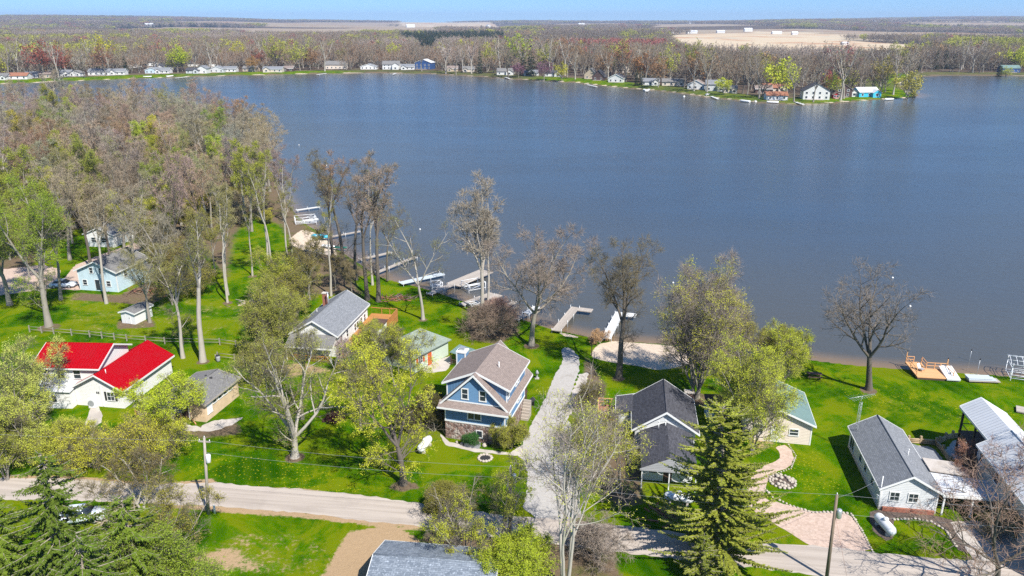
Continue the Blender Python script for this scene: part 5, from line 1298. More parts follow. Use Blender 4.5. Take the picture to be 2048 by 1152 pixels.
# ------------------------------------------------------------------ tree materials
def bark_mat(name, c1, c2, moss=None):
    t = NT(name); o = t.obj()
    f = t.noise(t.scale(o, (3, 3, .6)), 1.6, 5, .7); g = t.noise(o, .8, 4, .6)
    c = t.mix(f, c1, c2)
    if moss: c = t.mix(t.math('MULTIPLY', t.step(g, .5, .7), .7), c, moss)
    t.col(c); t.bump(f, .5, .05); return t.done(.95, .1)
def tint_mat(name, var=.3, transl=0.0, fine=4.0, fixed=None):
    """takes its colour from the object it is on, varied from clump to clump"""
    t = NT(name); o = t.obj()
    if fixed: c = fixed
    else: c = t.n('ShaderNodeObjectInfo').outputs['Color']
    hs = t.n('ShaderNodeHueSaturation'); t.val((*c, 1) if fixed else c, hs.inputs['Color'])
    n1 = t.noise(o, .55, 3, .6); n2 = t.noise(o, fine, 2, .6)
    v = t.math('ADD', 1 - var, t.math('MULTIPLY', t.math('ADD', n1, n2), var)); t.l(v, hs.inputs['Value'])
    t.l(t.math('ADD', .493, t.math('MULTIPLY', n1, .016)), hs.inputs['Hue'])
    t.col(hs.outputs[0]); t.done(.75, .15)
    if transl:
        tr = t.n('ShaderNodeBsdfTranslucent'); t.l(hs.outputs[0], tr.inputs[0]); mx_ = t.n('ShaderNodeMixShader'); mx_.inputs[0].default_value = transl
        t.l(t.b.outputs[0], mx_.inputs[1]); t.l(tr.outputs[0], mx_.inputs[2]); t.l(mx_.outputs[0], t.out.inputs[0])
    return t.m
BK_GREY = bark_mat('grey_bark', (.16, .14, .115), (.36, .33, .28), (.20, .20, .12))
BK_DARK = bark_mat('dark_bark', (.07, .058, .048), (.19, .165, .14), (.13, .12, .08))
BK_PALE = bark_mat('pale_bark', (.28, .25, .21), (.50, .46, .40), (.33, .32, .22))
TW = tint_mat('twigs', .24)
LF = tint_mat('young_leaves', .35, .3)
TWG = bark_mat('twig_bark', (.085, .07, .05), (.19, .165, .125))
TWP = bark_mat('pale_twig_bark', (.18, .145, .12), (.31, .26, .22))
ND = tint_mat('needles', .75, .12, fine=7.0)

def polyline_tube(vs, fs, pts, rs, n):
    base = len(vs)
    d0 = (pts[1] - pts[0]).normalized(); a = d0.orthogonal().normalized()
    for i, p in enumerate(pts):
        d = (pts[min(i + 1, len(pts) - 1)] - pts[max(i - 1, 0)]).normalized()
        a = (a - d * a.dot(d)).normalized(); b = d.cross(a); r = rs[i]
        for k in range(n):
            t = 6.2832 * k / n; vs.append(p + a * (math.cos(t) * r) + b * (math.sin(t) * r))
    for i in range(len(pts) - 1):
        for k in range(n):
            q = (k + 1) % n; fs.append((base + i * n + k, base + i * n + q, base + (i + 1) * n + q, base + (i + 1) * n + k))
def rnd_dir(rng):
    z = rng.uniform(-1, 1); a = rng.uniform(0, 6.2832); s = math.sqrt(1 - z * z); return Vector((s * math.cos(a), s * math.sin(a), z))
def tilt(d, ang, az):
    a = d.orthogonal().normalized(); b = d.cross(a)
    return (d * math.cos(ang) + (a * math.cos(az) + b * math.sin(az)) * math.sin(ang)).normalized()

def quick_mesh(name, vs, fs, mats, mi=None, smooth=False):
    me = bpy.data.meshes.new(name); me.from_pydata(vs, [], fs)
    for m in mats: me.materials.append(m)
    if mi is not None: me.polygons.foreach_set('material_index', mi)
    if smooth: me.polygons.foreach_set('use_smooth', [True] * len(fs))
    me.update(); return me

def np_quads(name, parts, mats):
    """parts: list of (verts (n,3), quads (m,4), material index, smooth)"""
    V = []; Q = []; MI = []; o = 0
    for v, q, mi in parts:
        if len(q) == 0: continue
        V.append(np.asarray(v, float).reshape(-1, 3)); Q.append(np.asarray(q, int) + o); MI.append(np.full(len(q), mi, np.int32)); o += len(V[-1])
    me = bpy.data.meshes.new(name); V = np.concatenate(V); Q = np.concatenate(Q); MI = np.concatenate(MI)
    me.vertices.add(len(V)); me.vertices.foreach_set('co', V.astype(np.float32).ravel())
    me.loops.add(Q.size); me.loops.foreach_set('vertex_index', Q.astype(np.int32).ravel())
    me.polygons.add(len(Q)); me.polygons.foreach_set('loop_start', np.arange(0, Q.size, 4, dtype=np.int32)); me.polygons.foreach_set('loop_total', np.full(len(Q), 4, dtype=np.int32))
    for m in mats: me.materials.append(m)
    me.polygons.foreach_set('material_index', MI); me.update(calc_edges=True)
    return me
def unit(v): return v / np.maximum(np.linalg.norm(v, axis=-1, keepdims=True), 1e-9)
def leaf_cards(C0, size, R, flat=.5, wr=.62):
    n = len(C0); s = size * R.uniform(.6, 1.3, (n, 1)); nr = unit(R.normal(size=(n, 3)) + np.array([0, 0, flat])); u = unit(np.cross(nr, R.normal(size=(n, 3)))); w = np.cross(nr, u)
    V = np.stack([C0 - u * s * .5, C0 + w * s * .5 * wr, C0 + u * s * .5, C0 - w * s * .5 * wr], 1); Q = np.arange(4 * n).reshape(n, 4); return V, Q
def deciduous(seed, H, W, clear=.35, leads=4, spread=.5, r0=.3, n=(8, 6, 5, 4), gnarl=.16, up=.10, leaf=0, leaf_size=.16, patch=.8, twig=.018,
              bark=None, stems=1, stem_spread=.0, lean=(0, 0), low=0, twm=None):
    """returns (trunk mesh, crown mesh). W crown width, clear: share of the height that is bare trunk, leads: leading limbs"""
    rng = random.Random(seed); NR = np.random.default_rng(seed); R = W / 2
    if stems > 1: leads = max(1, round(leads * 1.7 / stems))
    if leaf: twig *= .72; leaf = int(leaf * 3.0 + .5) if leaf_size < .3 else leaf; leaf_size *= .70 if leaf_size < .3 else 1.25
    tv, tf, cv, cf, B4 = [], [], [], [], []
    sides = [8, 7, 5, 3]; nseg = [5, 6, 4, 3]
    def branch(p, d, L, r, lv, tip, leafy):
        k = nseg[lv]; pts = [p]; rs = [r]; dd = d; step = L / k; P = p; u_ = up * (1 if lv < 3 else .6)
        for i in range(k):
            dd = dd + rnd_dir(rng) * gnarl; dd.z += u_; dd.normalize()
            P = P + dd * step * rng.uniform(.85, 1.15); pts.append(P); rs.append(max(twig * .7, r + (tip - r) * (i + 1) / k))
        if lv <= 2: polyline_tube(tv, tf, pts, rs, sides[lv])
        else: polyline_tube(cv, cf, pts, rs, sides[lv])
        cnt = n[lv - 1]; off = rng.uniform(0, 6.28)
        for c in range(cnt):
            t = (.16 if lv == 1 else .22) + (.84 if lv == 1 else .78) * (c + rng.uniform(.1, .9)) / cnt
            x = t * k; i = min(int(x), k - 1); q = pts[i].lerp(pts[i + 1], x - i); rr = rs[i] + (rs[i + 1] - rs[i]) * (x - i)
            nd = tilt((pts[i + 1] - pts[i]).normalized(), rng.uniform(.55, 1.05), off + c * 2.4 + rng.uniform(-.4, .4))
            if lv == 1: CL = R * rng.uniform(.55, .95) * (1 - .55 * t)
            else: CL = L * rng.uniform(.42, .68) * (1 - .35 * t)
            ly = leafy if lv != 2 else (rng.random() < patch)
            nr = max(twig, min(rr * .72, CL * .028 + twig * .6))
            if lv == 3: B4.append((q.x, q.y, q.z, nd.x, nd.y, nd.z, CL, nr, ly))
            else: branch(q, nd, CL, nr, lv + 1, max(twig * .75, nr * .35), ly)
    for s in range(stems):
        az0 = 6.28 * s / max(1, stems) + rng.uniform(-.4, .4)
        base = Vector((.25 * r0 * stems * math.cos(az0), .25 * r0 * stems * math.sin(az0), -.15)) if stems > 1 else Vector((0, 0, -.15))
        d = tilt(Vector((0, 0, 1)), stem_spread * rng.uniform(.5, 1.2) if stems > 1 else 0.0, az0)
        th = H * clear * (rng.uniform(.8, 1.15) if stems > 1 else 1)
        k = 6; pts = [base]; rs = [r0 * 1.5]; P = base; dd = (d + Vector((lean[0], lean[1], 0))).normalized()
        for i in range(k):
            dd = (dd + rnd_dir(rng) * gnarl * .35).normalized(); P = P + dd * (th / k); pts.append(P); rs.append(r0 * (1.08 - .38 * (i + 1) / k) * (1.12 if i == 0 else 1))
        polyline_tube(tv, tf, pts, rs, 8)
        for j in range(leads):
            a = 0.15 * rng.random() if j == 0 else spread * rng.uniform(.65, 1.15)
            az = 6.28 * j / max(1, leads - 1) + rng.uniform(-.35, .35)
            ld = tilt(dd, a, az); L = (H - th) * (rng.uniform(.9, 1.02) if j == 0 else rng.uniform(.72, .98)) / max(.55, math.cos(a * .55))
            q = P if j < 3 else pts[-1].lerp(pts[-2], rng.uniform(.1, .9))
            branch(q, ld, L, r0 * (.62 if j == 0 else .5), 1, max(.03, twig * 1.5), True)
        for j in range(low):
            q = pts[2 + j % 4].lerp(pts[3 + j % 4], rng.random()); a = rng.uniform(0, 6.28)
            branch(q, tilt(dd, rng.uniform(.9, 1.3), a), R * rng.uniform(.5, .9), r0 * .22, 2, twig, rng.random() < patch)
    tm = np_quads('trunk', [(np.array([tuple(v) for v in tv]), np.array(tf), 0)], [bark or BK_GREY]); tm.polygons.foreach_set('use_smooth', np.ones(len(tm.polygons), bool))
    parts = [(np.array([tuple(v) for v in cv]), np.array(cf), 0)]
    B = np.array(B4, float); P0, D, L, RR, LY = B[:, :3], B[:, 3:6], B[:, 6:7], B[:, 7:8], B[:, 8] > .5; N = len(B)
    d2 = unit(D + NR.normal(size=(N, 3)) * gnarl * 1.2 + np.array([0, 0, up * .6])); P1 = P0 + D * L * .5; P2 = P1 + d2 * L * .5
    e1 = unit(np.cross(D, NR.normal(size=(N, 3)))); e2 = np.cross(D, e1); ring = []
    for Pk, rk in ((P0, RR), (P1, RR * .8), (P2, RR * .5)):
        for k in range(3): ring.append(Pk + (e1 * math.cos(2.0944 * k) + e2 * math.sin(2.0944 * k)) * np.maximum(rk, twig * .6))
    V = np.stack(ring, 1); b = (np.arange(N) * 9)[:, None]
    Q = np.concatenate([b + np.array([[i * 3 + k, i * 3 + (k + 1) % 3, (i + 1) * 3 + (k + 1) % 3, (i + 1) * 3 + k]]) for i in range(2) for k in range(3)]); parts.append((V, Q, 0))
    ends = [P1[LY], P2[LY]]
    for k in range(n[3]):
        t = NR.uniform(.2, 1, (N, 1)); q = np.where(t < .5, P0 + (P1 - P0) * t * 2, P1 + (P2 - P1) * (t * 2 - 1))
        a = NR.uniform(.4, 1.05, (N, 1)); pp = unit(np.cross(D, NR.normal(size=(N, 3)))); td = unit(D * np.cos(a) + pp * np.sin(a) + np.array([0, 0, up]))
        ln = NR.uniform(.35, .9, (N, 1)) * (W / 12) ** .5; sd = unit(np.cross(td, NR.normal(size=(N, 3)))) * twig * .95; e = q + td * ln
        V = np.stack([q - sd, q + sd, e + sd * .5, e - sd * .5], 1); parts.append((V, np.arange(4 * N).reshape(N, 4), 0)); ends += [e[LY], (q * .5 + e * .5)[LY]]
    if leaf:
        E = np.concatenate(ends); m = np.repeat(E, leaf, 0); m = m[NR.random(len(m)) < .52]
        m = m + NR.normal(size=m.shape) * .13 * (leaf_size / .16); v, q = leaf_cards(m, leaf_size, NR); parts.append((v, q, 1))
    cm = np_quads('crown', parts, [twm or (TWG if leaf else TW), LF])
    return tm, cm

BK_BOUGH = bark_mat('pale_bough_bark', (.20, .17, .13), (.38, .33, .27))
def spruce(seed, H, R, dens=1.0, prof=.85, bark=BK_BOUGH, upward=0.0, layers=None, spray=.55, start=.06, ragged=.25):
    rng = random.Random(seed); tv, tf, cv, cf = [], [], [], []
    polyline_tube(tv, tf, [Vector((0, 0, -.1)), Vector((.03, 0, H * .5)), Vector((0, .02, H * .97))], [.05 + H * .016, H * .009, .02], 7)
    z = H * start; dz = H / (layers or 30)
    while z < H * .97:
        f = 1 - z / H; L0 = R * (f ** prof) + .15; nb = max(4, int(7 * (f + .35)))
        o = rng.uniform(0, 6.28)
        for b in range(nb):
            a = o + 6.28 * b / nb + rng.uniform(-.25, .25); L = L0 * rng.uniform(1 - ragged * 1.4, 1 + ragged * .6)
            if L < .1: continue
            dr = .32 * (1 - upward) * rng.uniform(.5, 1.6); k = 5; zj = rng.uniform(-.5, .5) * dz * 1.6
            pts = []
            for i in range(k + 1):
                s = i / k; zz = z + zj + L * ((upward * .9 + .10) * s - dr * s * (1.25 - .75 * s) + .0)
                pts.append(Vector((math.cos(a) * L * s, math.sin(a) * L * s, zz)))
            polyline_tube(tv, tf, pts[:6], [.06, .05, .04, .032, .025, .015], 3) if L > .8 else None
            m = max(3, int(L * 5.5 * dens))
            for j in range(m):
                s = .18 + .82 * (j + rng.random()) / m; x = s * k; i = min(int(x), k - 1); p = pts[i].lerp(pts[i + 1], x - i)
                w = (1.02 - s) * .9 + .22
                for sd in (-1, 1, 0):
                    ln = spray * w * rng.uniform(.6, 1.2) * (1 if sd else .8) * min(1.0, .45 + L / 4)
                    aa = a + sd * rng.uniform(.5, 1.15)
                    dv = Vector((math.cos(aa), math.sin(aa), upward * rng.uniform(.2, 1.2) + rng.uniform(-.45, .12)))
                    side = Vector((-math.sin(aa), math.cos(aa), rng.uniform(-.6, .6))) * (ln * rng.uniform(.16, .3))
                    q = p + Vector((0, 0, rng.uniform(-.08, .06))); i0 = len(cv)
                    cv.extend((q, q + dv * ln * .55 + side, q + dv * ln, q + dv * ln * .55 - side)); cf.append((i0, i0 + 1, i0 + 2, i0 + 3))
                    if rng.random() < .5:   # hanging twig
                        i0 = len(cv); h = ln * rng.uniform(.4, .8); e = q + dv * ln * .6
                        cv.extend((e, e + side * .5 + Vector((0, 0, -h * .5 + upward * h)), e + dv * .08 + Vector((0, 0, -h + 2 * upward * h)), e - side * .5 + Vector((0, 0, -h * .5 + upward * h)))); cf.append((i0, i0 + 1, i0 + 2, i0 + 3))
        z += dz * (.75 + .5 * f) * rng.uniform(.8, 1.2)
    return quick_mesh('trunk', tv, tf, [bark or BK_DARK], smooth=True), quick_mesh('crown', cv, cf, [ND])

def plant(proto, name, label, cat, loc, color, rz=0, s=(1, 1, 1), group=None, crown='crown'):
    tm, cm = proto
    T = thing(name, label, cat, (loc[0], loc[1], loc[2] if len(loc) > 2 else 0), rz, group); T.scale = s
    a = mesh_obj('trunk' if crown == 'crown' else 'stems', tm, T); b = mesh_obj(crown, cm, T)
    b.color = (*color, 1); return T
# twig and leaf colours
PINK = (.305, .24, .175); TAN = (.31, .255, .165); GREYT = (.275, .24, .175); OLIVE = (.26, .235, .10); BROWN = (.23, .18, .12); RUSSET = (.29, .185, .11); LILAC = (.31, .25, .21)
YG = (.54, .58, .05); LIME = (.30, .40, .03); YEL = (.56, .52, .04); MID = (.22, .30, .03); OLV = (.44, .45, .07)

# ------------------------------------------------------------------ near trees, one by one
def near(px, py): return (*G(px, py), 0)
def near_top(px, py, h): return (*G(px, py, h), 0)
plant(deciduous(11, 18.0, 13.5, .30, 4, .68, .42, (9, 6, 5, 3), .2, .04, twig=.017, bark=BK_DARK, lean=(-.24, 0)), 'bare_tree', 'bare dark spreading tree alone on the lakeside lawn at the right', 'tree', near(1737, 779), (.19, .16, .13), .6)
plant(deciduous(12, 20.6, 9.2, .44, 4, .5, .40, (10, 7, 6, 4), .17, .04, leaf=1, leaf_size=.1, patch=.8, bark=BK_DARK, low=4), 'budding_tree', 'tall brown-olive budding tree with straight trunk between the white L-shaped dock and the beach', 'tree', near(1237, 756), (.30, .24, .09), 2.1)
plant(deciduous(13, 23.2, 10.5, .36, 4, .40, .38, (11, 7, 6, 4), .14, .10, twig=.02, bark=BK_PALE), 'bare_tree', 'tallest pale grey bare tree by the lake, with a twin trunk leaning beside it', 'tree', near(965, 636), (.29, .245, .185), .3)
plant(deciduous(14, 19.5, 7, .55, 2, .4, .22, (9, 6, 5, 4), .15, .08, twig=.018, bark=BK_PALE, lean=(.14, .02)), 'bare_tree', 'slim leaning pale trunk close against the tallest pale lakeside tree', 'tree', near(975, 637), (.28, .24, .18), 1.3)
plant(deciduous(15, 19.5, 12.8, .28, 5, .62, .42, (9, 7, 6, 5), .2, .05, twig=.018, bark=BK_GREY), 'bare_tree', 'low forked bare tree with pinkish twigs between the short dock and the L-shaped grey dock', 'tree', near(1063, 691), (.245, .195, .155), 1.0)
plant(deciduous(16, 18.5, 10, .36, 3, .6, .27, (7, 6, 5, 3), .18, .08, leaf=1, leaf_size=.1, patch=.6, bark=BK_PALE), 'budding_tree', 'thin pale forked tree with sparse olive buds at the long narrow pale dock', 'tree', near(846, 639), OLV, 2.0)
plant(deciduous(17, 17.8, 12.8, .10, 7, .42, .30, (12, 8, 6, 4), .10, .18, leaf=1, leaf_size=.18, patch=.28, twm=TWP, bark=BK_GREY, stems=3, stem_spread=.30), 'leafing_tree', 'broad vase-shaped tree with many stems, behind the charcoal-roofed house and tiny blue shed', 'tree', near(1392, 796), (.56, .54, .05), .4)
plant(deciduous(18, 12.5, 10.5, .10, 5, .55, .16, (8, 6, 5, 3), .17, .10, leaf=2, leaf_size=.17, patch=.6, stems=3, stem_spread=.3), 'leafing_tree', 'yellow-green multi-stemmed tree in front of the green-roofed house', 'tree', near(1505, 900), YG, .9)
plant(deciduous(181, 9.5, 7.5, .12, 4, .6, .13, (8, 6, 5, 4), .2, .06, leaf=2, leaf_size=.15, patch=.7, stems=2, stem_spread=.3), 'leafing_tree', 'pale twiggy yellow-green tree leaning over the roof edge of the green-roofed house', 'tree', near(1560, 790), YG, 2.9)
plant(deciduous(182, 8.5, 7, .1, 4, .6, .12, (8, 6, 5, 3), .2, .06, leaf=2, leaf_size=.16, patch=.7, stems=2, stem_spread=.3), 'leafing_tree', 'small lime tree between the tiny light blue shed and the green-roofed house', 'tree', near(1492, 850), (.46, .49, .05), 1.9)
plant(deciduous(19, 16.8, 10.8, .30, 4, .40, .36, (9, 6, 5, 2), .15, .03, leaf=4, leaf_size=.16, patch=.5, low=9, bark=BK_DARK), 'leafing_tree', 'large yellow-green leafing tree on the front lawn beside the blue house', 'tree', near(807, 968), (.60, .61, .045), 1.4)
plant(deciduous(20, 17.2, 12, .16, 5, .55, .42, (8, 6, 5, 2), .24, .05, leaf=2, leaf_size=.12, patch=.6, low=4, bark=BK_PALE, lean=(-.1, .02)), 'leafing_tree', 'crooked pale many-limbed tree with thin olive leaves left of the large front lawn tree', 'tree', near(590, 914), (.48, .50, .08), 2.2)
plant(deciduous(201, 10, 6, .4, 3, .5, .16, (7, 5, 5, 3), .2, .06, leaf=2, leaf_size=.14, patch=.6), 'leafing_tree', 'slim dark-stemmed tree just left of the large front lawn tree', 'tree', near(722, 860), (.40, .37, .05), 2.2)
plant(deciduous(202, 9.5, 5, .4, 3, .5, .15, (7, 5, 5, 3), .2, .06, leaf=2, leaf_size=.14, patch=.6), 'leafing_tree', 'second slim dark-stemmed tree behind the large front lawn tree', 'tree', near(750, 855), (.40, .38, .05), .2)
plant(deciduous(203, 13, 6.5, .5, 3, .45, .2, (7, 6, 5, 3), .2, .06, leaf=1, leaf_size=.13, patch=.6, bark=BK_GREY), 'leafing_tree', 'grey trunked olive tree standing behind the crooked pale tree', 'tree', near(605, 838), (.34, .33, .06), 1.2)
plant(deciduous(21, 9.0, 7.2, .34, 4, .7, .19, (8, 6, 6, 3), .2, .02, leaf=2, leaf_size=.19, patch=.75, lean=(-.02, .02), bark=BK_PALE), 'leafing_tree', 'bright yellow-green round tree on a pale leaning trunk in front of the run-down house', 'tree', near(354, 882), (.52, .60, .035), .4)
plant(deciduous(22, 21.5, 8, .55, 3, .4, .40, (9, 7, 5, 4), .16, .08, leaf=1, leaf_size=.11, patch=.5, bark=BK_PALE), 'budding_tree', 'very straight tall pale trunk behind the rail fence, larger of two', 'tree', near(406, 723), OLV, .8)
plant(deciduous(23, 17, 7, .5, 3, .5, .26, (8, 6, 5, 4), .2, .06, leaf=1, leaf_size=.12, patch=.5, low=4, bark=BK_PALE), 'budding_tree', 'thinner pale trunk with drooping side twigs beside the red-roofed house', 'tree', near(366, 716), OLV, 2.8)
plant(deciduous(24, 24, 12.5, .34, 4, .55, .5, (9, 7, 6, 4), .18, .06, leaf=2, leaf_size=.2, patch=.85, low=3, bark=BK_GREY), 'leafing_tree', 'huge yellow-green tree with thick grey trunk at the left lawn edge', 'tree', near(98, 652), LIME, 1.0)
plant(deciduous(241, 20, 12, .3, 4, .55, .4, (9, 7, 6, 4), .18, .06, leaf=2, leaf_size=.2, patch=.85, bark=BK_GREY), 'leafing_tree', 'large yellow-green tree left of the light blue house at the edge of view', 'tree', near(20, 610), (.33, .40, .04), 2.0)
plant(deciduous(25, 12, 9, .12, 4, .6, .17, (9, 6, 6, 4), .2, .06, leaf=2, leaf_size=.16, patch=.5, stems=3, stem_spread=.35, lean=(.1, 0)), 'leafing_tree', 'pale yellow-green multi-stemmed tree leaning at the left edge beside the red-roofed house', 'tree', near(40, 880), (.60, .64, .14), .7)
plant(deciduous(251, 8.5, 7, .12, 4, .6, .17, (9, 6, 6, 4), .2, .06, leaf=2, leaf_size=.16, patch=.5, stems=3, stem_spread=.35), 'leafing_tree', 'yellow-green thicket tree in front of the tall block of the red-roofed house', 'tree', near(62, 925), (.58, .62, .10), 2.7)
plant(deciduous(252, 4.6, 7, .1, 4, .7, .12, (8, 6, 6, 4), .2, .04, leaf=2, leaf_size=.16, patch=.7, stems=3, stem_spread=.4), 'leafing_tree', 'low dense yellow-green tree beside the concrete pad of the red-roofed house', 'tree', near(125, 925), (.50, .52, .06), 1.7)
plant(deciduous(26, 5.0, 9, .1, 5, .8, .09, (8, 6, 5, 4), .2, .03, leaf=1, leaf_size=.15, patch=.7, stems=4, stem_spread=.5), 'shrub', 'wide golden-green shrub along the roadside left of the grey utility pole', 'shrub', near(270, 945), (.64, .60, .04), .1)
plant(deciduous(261, 4.6, 8, .1, 5, .8, .09, (7, 5, 5, 3), .2, .03, leaf=2, leaf_size=.14, patch=.6, stems=4, stem_spread=.5), 'shrub', 'golden-green shrub below the bright yellow-green round tree', 'shrub', near(330, 918), (.60, .62, .04), 1.1)
plant(deciduous(262, 4.2, 7, .1, 5, .8, .09, (7, 5, 5, 3), .2, .03, leaf=2, leaf_size=.14, patch=.6, stems=4, stem_spread=.5), 'shrub', 'golden-green shrub between the spruce top and the concrete pad', 'shrub', near(190, 935), (.62, .60, .05), 3.1)
plant(deciduous(27, 7.5, 5.5, .15, 4, .6, .14, (7, 5, 5, 3), .24, .05, leaf=1, leaf_size=.14, patch=.7, stems=2, stem_spread=.25, bark=BK_PALE), 'leafing_tree', 'dark twiggy tree with orange-olive buds and pale limbs over the left road', 'tree', near(285, 1020), (.24, .19, .05), .1)
SPR = spruce(31, 19.5, 7.0, 1.7, .62, layers=50, spray=.55, ragged=.42)
SPR2 = spruce(32, 15.5, 6.8, 1.6, .62, layers=42, spray=.55, ragged=.42)
plant(SPR, 'spruce_tree', 'tallest dark spruce at the bottom left, its pointed top reaching the road', 'tree', near_top(78, 892, 19.5), (.095, .14, .016), .3)
plant(SPR2, 'spruce_tree', 'bright green spruce right of the tallest left spruce', 'tree', near_top(242, 985, 15.5), (.125, .18, .018), 1.3)
plant(SPR, 'spruce_tree', 'spruce cut by the left edge of view below the road', 'tree', near_top(-30, 985, 16), (.13, .185, .02), 2.3, (1.05, 1.05, .82))
plant(deciduous(407, 12, 8.5, .12, 4, .5, .16, (8, 6, 5, 3), .2, .07, leaf=3, leaf_size=.17, patch=.9, stems=3, stem_spread=.3), 'leafing_tree', 'loose bright green tree at the bottom edge near the dry grass patch', 'tree', near_top(335, 1050, 12), (.26, .34, .035), 3.0)
plant(SPR2, 'spruce_tree', 'spruce top poking up between the dead tree and the tallest spruce', 'tree', near_top(150, 1060, 15.5), (.095, .145, .016), 4.0, (1.0, 1.0, 1.0))
plant(deciduous(33, 8.0, 8, .2, 5, .9, .2, (6, 5, 4, 3), .3, .0, twig=.022, bark=BK_PALE), 'dead_tree', 'dead bleached tree with tangled bare limbs among the left spruces', 'tree', near_top(195, 1035, 11), (.42, .34, .27), .0, (1.2, 1.2, 1.35))
con = plant(spruce(34, 16.5, 6.3, 2.4, .50, layers=54, spray=.58, upward=.36, ragged=.5, start=.03), 'cedar_tree', 'large shaggy olive-green conifer in front of the charcoal-roofed house', 'tree', near_top(1446, 800, 16.5), (.25, .275, .034), .0)
con.location.x += 1.3; con.rotation_euler = (0, -rad(4.5), 0)
plant(spruce(342, 5.5, 2.6, 1.6, layers=22, spray=.5, upward=.2, ragged=.4), 'cedar_tree', 'low dark conifer at the roadside left of the large shaggy one', 'tree', near(1400, 1165), (.16, .19, .025), 2.0)
plant(deciduous(35, 18.5, 12, .30, 5, .38, .17, (7, 5, 5, 3), .17, .10, leaf=1, leaf_size=.16, patch=.3, stems=4, stem_spread=.13, twm=TWP, bark=BK_PALE), 'leafing_tree', 'tall many-stemmed sparse tree with yellow leaf tufts over the lower gravel driveway', 'tree', near(1132, 1185), (.60, .62, .07), .2)
plant(deciduous(351, 9.5, 9, .07, 4, .55, .11, (7, 5, 4, 2), .22, .06, leaf=3, leaf_size=.15, patch=.5, stems=3, stem_spread=.4), 'leafing_tree', 'twiggy yellow-leaved tree beside the left wall of the charcoal-roofed house', 'tree', near(1235, 985), (.58, .58, .06), 2.2)
plant(deciduous(352, 3.4, 6, .06, 5, .8, .07, (7, 5, 5, 3), .25, .02, twig=.014, stems=5, stem_spread=.6), 'shrub', 'tangled bare brown shrub at the roadside right of the many-stemmed tree', 'shrub', near(1195, 1115), (.25, .20, .16), 1.2)
plant(deciduous(353, 4.2, 6, .06, 5, .8, .08, (8, 6, 6, 4), .25, .02, twig=.014, leaf=1, leaf_size=.12, patch=.5, stems=5, stem_spread=.6), 'shrub', 'bare shrub with few leaves along the left wall of the charcoal-roofed house', 'shrub', near(1205, 900), (.40, .38, .05), 2.2)
plant(deciduous(36, 9.0, 5.5, .12, 4, .45, .12, (6, 5, 5, 2), .2, .08, leaf=2, leaf_size=.13, patch=.5, stems=3, stem_spread=.22), 'leafing_tree', 'upright olive-green tree wrapped around the pale utility pole', 'tree', near(1008, 1085), (.48, .52, .05), .6)
plant(deciduous(361, 6.5, 6, .1, 4, .6, .10, (6, 4, 4, 2), .2, .05, leaf=1, leaf_size=.11, patch=.8, stems=3, stem_spread=.4), 'leafing_tree', 'thin brownish tree over the road left of the pale utility pole', 'tree', near(920, 1085), (.42, .38, .07), 1.6)
plant(deciduous(37, 4.5, 7, .08, 5, .8, .08, (8, 6, 6, 4), .2, .02, leaf=4, leaf_size=.16, patch=1, stems=4, stem_spread=.5), 'shrub', 'bright lime-yellow shrub at the bottom edge beside the blue-grey roof', 'shrub', near(1035, 1185), (.40, .47, .035), .6)
plant(deciduous(371, 7, 5, .2, 4, .6, .12, (7, 5, 5, 3), .25, .04, leaf=2, leaf_size=.15, patch=.4, stems=2, stem_spread=.3), 'leafing_tree', 'crooked bare sapling with few lime leaves leaning over the blue-grey roof', 'tree', near(935, 1150), (.48, .50, .04), 1.6)
plant(deciduous(38, 13, 12.5, .24, 5, .85, .26, (7, 5, 5, 3), .24, .03, twig=.014, bark=BK_DARK, lean=(-.12, .1)), 'budding_tree', 'dark-limbed bare tree with reddish buds across the driveway of the grey ranch house', 'tree', near(1992, 1172), (.27, .18, .13), .5)
plant(deciduous(381, 9, 8, .15, 5, .7, .16, (7, 5, 5, 3), .24, .04, twig=.016, bark=BK_DARK, stems=2, stem_spread=.3), 'budding_tree', 'reddish bare tree against the wall of the tall metal-roofed house', 'tree', near(2015, 1030), (.29, .19, .15), 2.5)
plant(deciduous(382, 4.2, 4, .1, 4, .7, .08, (8, 6, 6, 4), .24, .03, twig=.014, bark=BK_DARK, stems=3, stem_spread=.4), 'shrub', 'reddish twiggy shrub between the patio roof and the tall cream house', 'shrub', near(1940, 960), (.30, .16, .11), 2.5)
plant(deciduous(383, 3.2, 4.5, .1, 4, .7, .06, (8, 6, 6, 4), .24, .03, twig=.014, leaf=1, leaf_size=.1, patch=.6, stems=3, stem_spread=.5), 'shrub', 'low olive bush at the right edge beyond the carport', 'shrub', near(2020, 1075), (.26, .24, .06), 2.5)
plant(deciduous(39, 4.6, 11, .05, 5, .9, .08, (9, 7, 6, 4), .25, .0, twig=.014, stems=6, stem_spread=.8), 'shrub', 'big brown leafless shrub on the lake bank below the tallest pale tree', 'shrub', near(975, 672), (.26, .19, .14), .5)
plant(deciduous(391, 3.6, 7, .05, 5, .9, .07, (8, 6, 6, 4), .25, .0, twig=.014, stems=5, stem_spread=.8), 'shrub', 'reddish leafless shrub at the water edge beside the thin plank dock', 'shrub', near(1000, 645), (.32, .20, .16), 1.5)
plant(deciduous(392, 4.6, 5.5, .08, 5, .7, .08, (9, 7, 6, 4), .22, .03, leaf=3, leaf_size=.12, patch=.9, stems=4, stem_spread=.5), 'shrub', 'dark olive evergreen shrub against the left wall of the blue house', 'shrub', near(868, 862), (.12, .11, .025), 1.5)
plant(deciduous(393, 8.5, 8, .12, 4, .6, .11, (8, 6, 6, 4), .2, .06, leaf=2, leaf_size=.15, patch=.5, stems=3, stem_spread=.35), 'leafing_tree', 'yellow-green tree in front of the pale green cottage', 'tree', near(790, 772), (.48, .49, .04), 1.5)
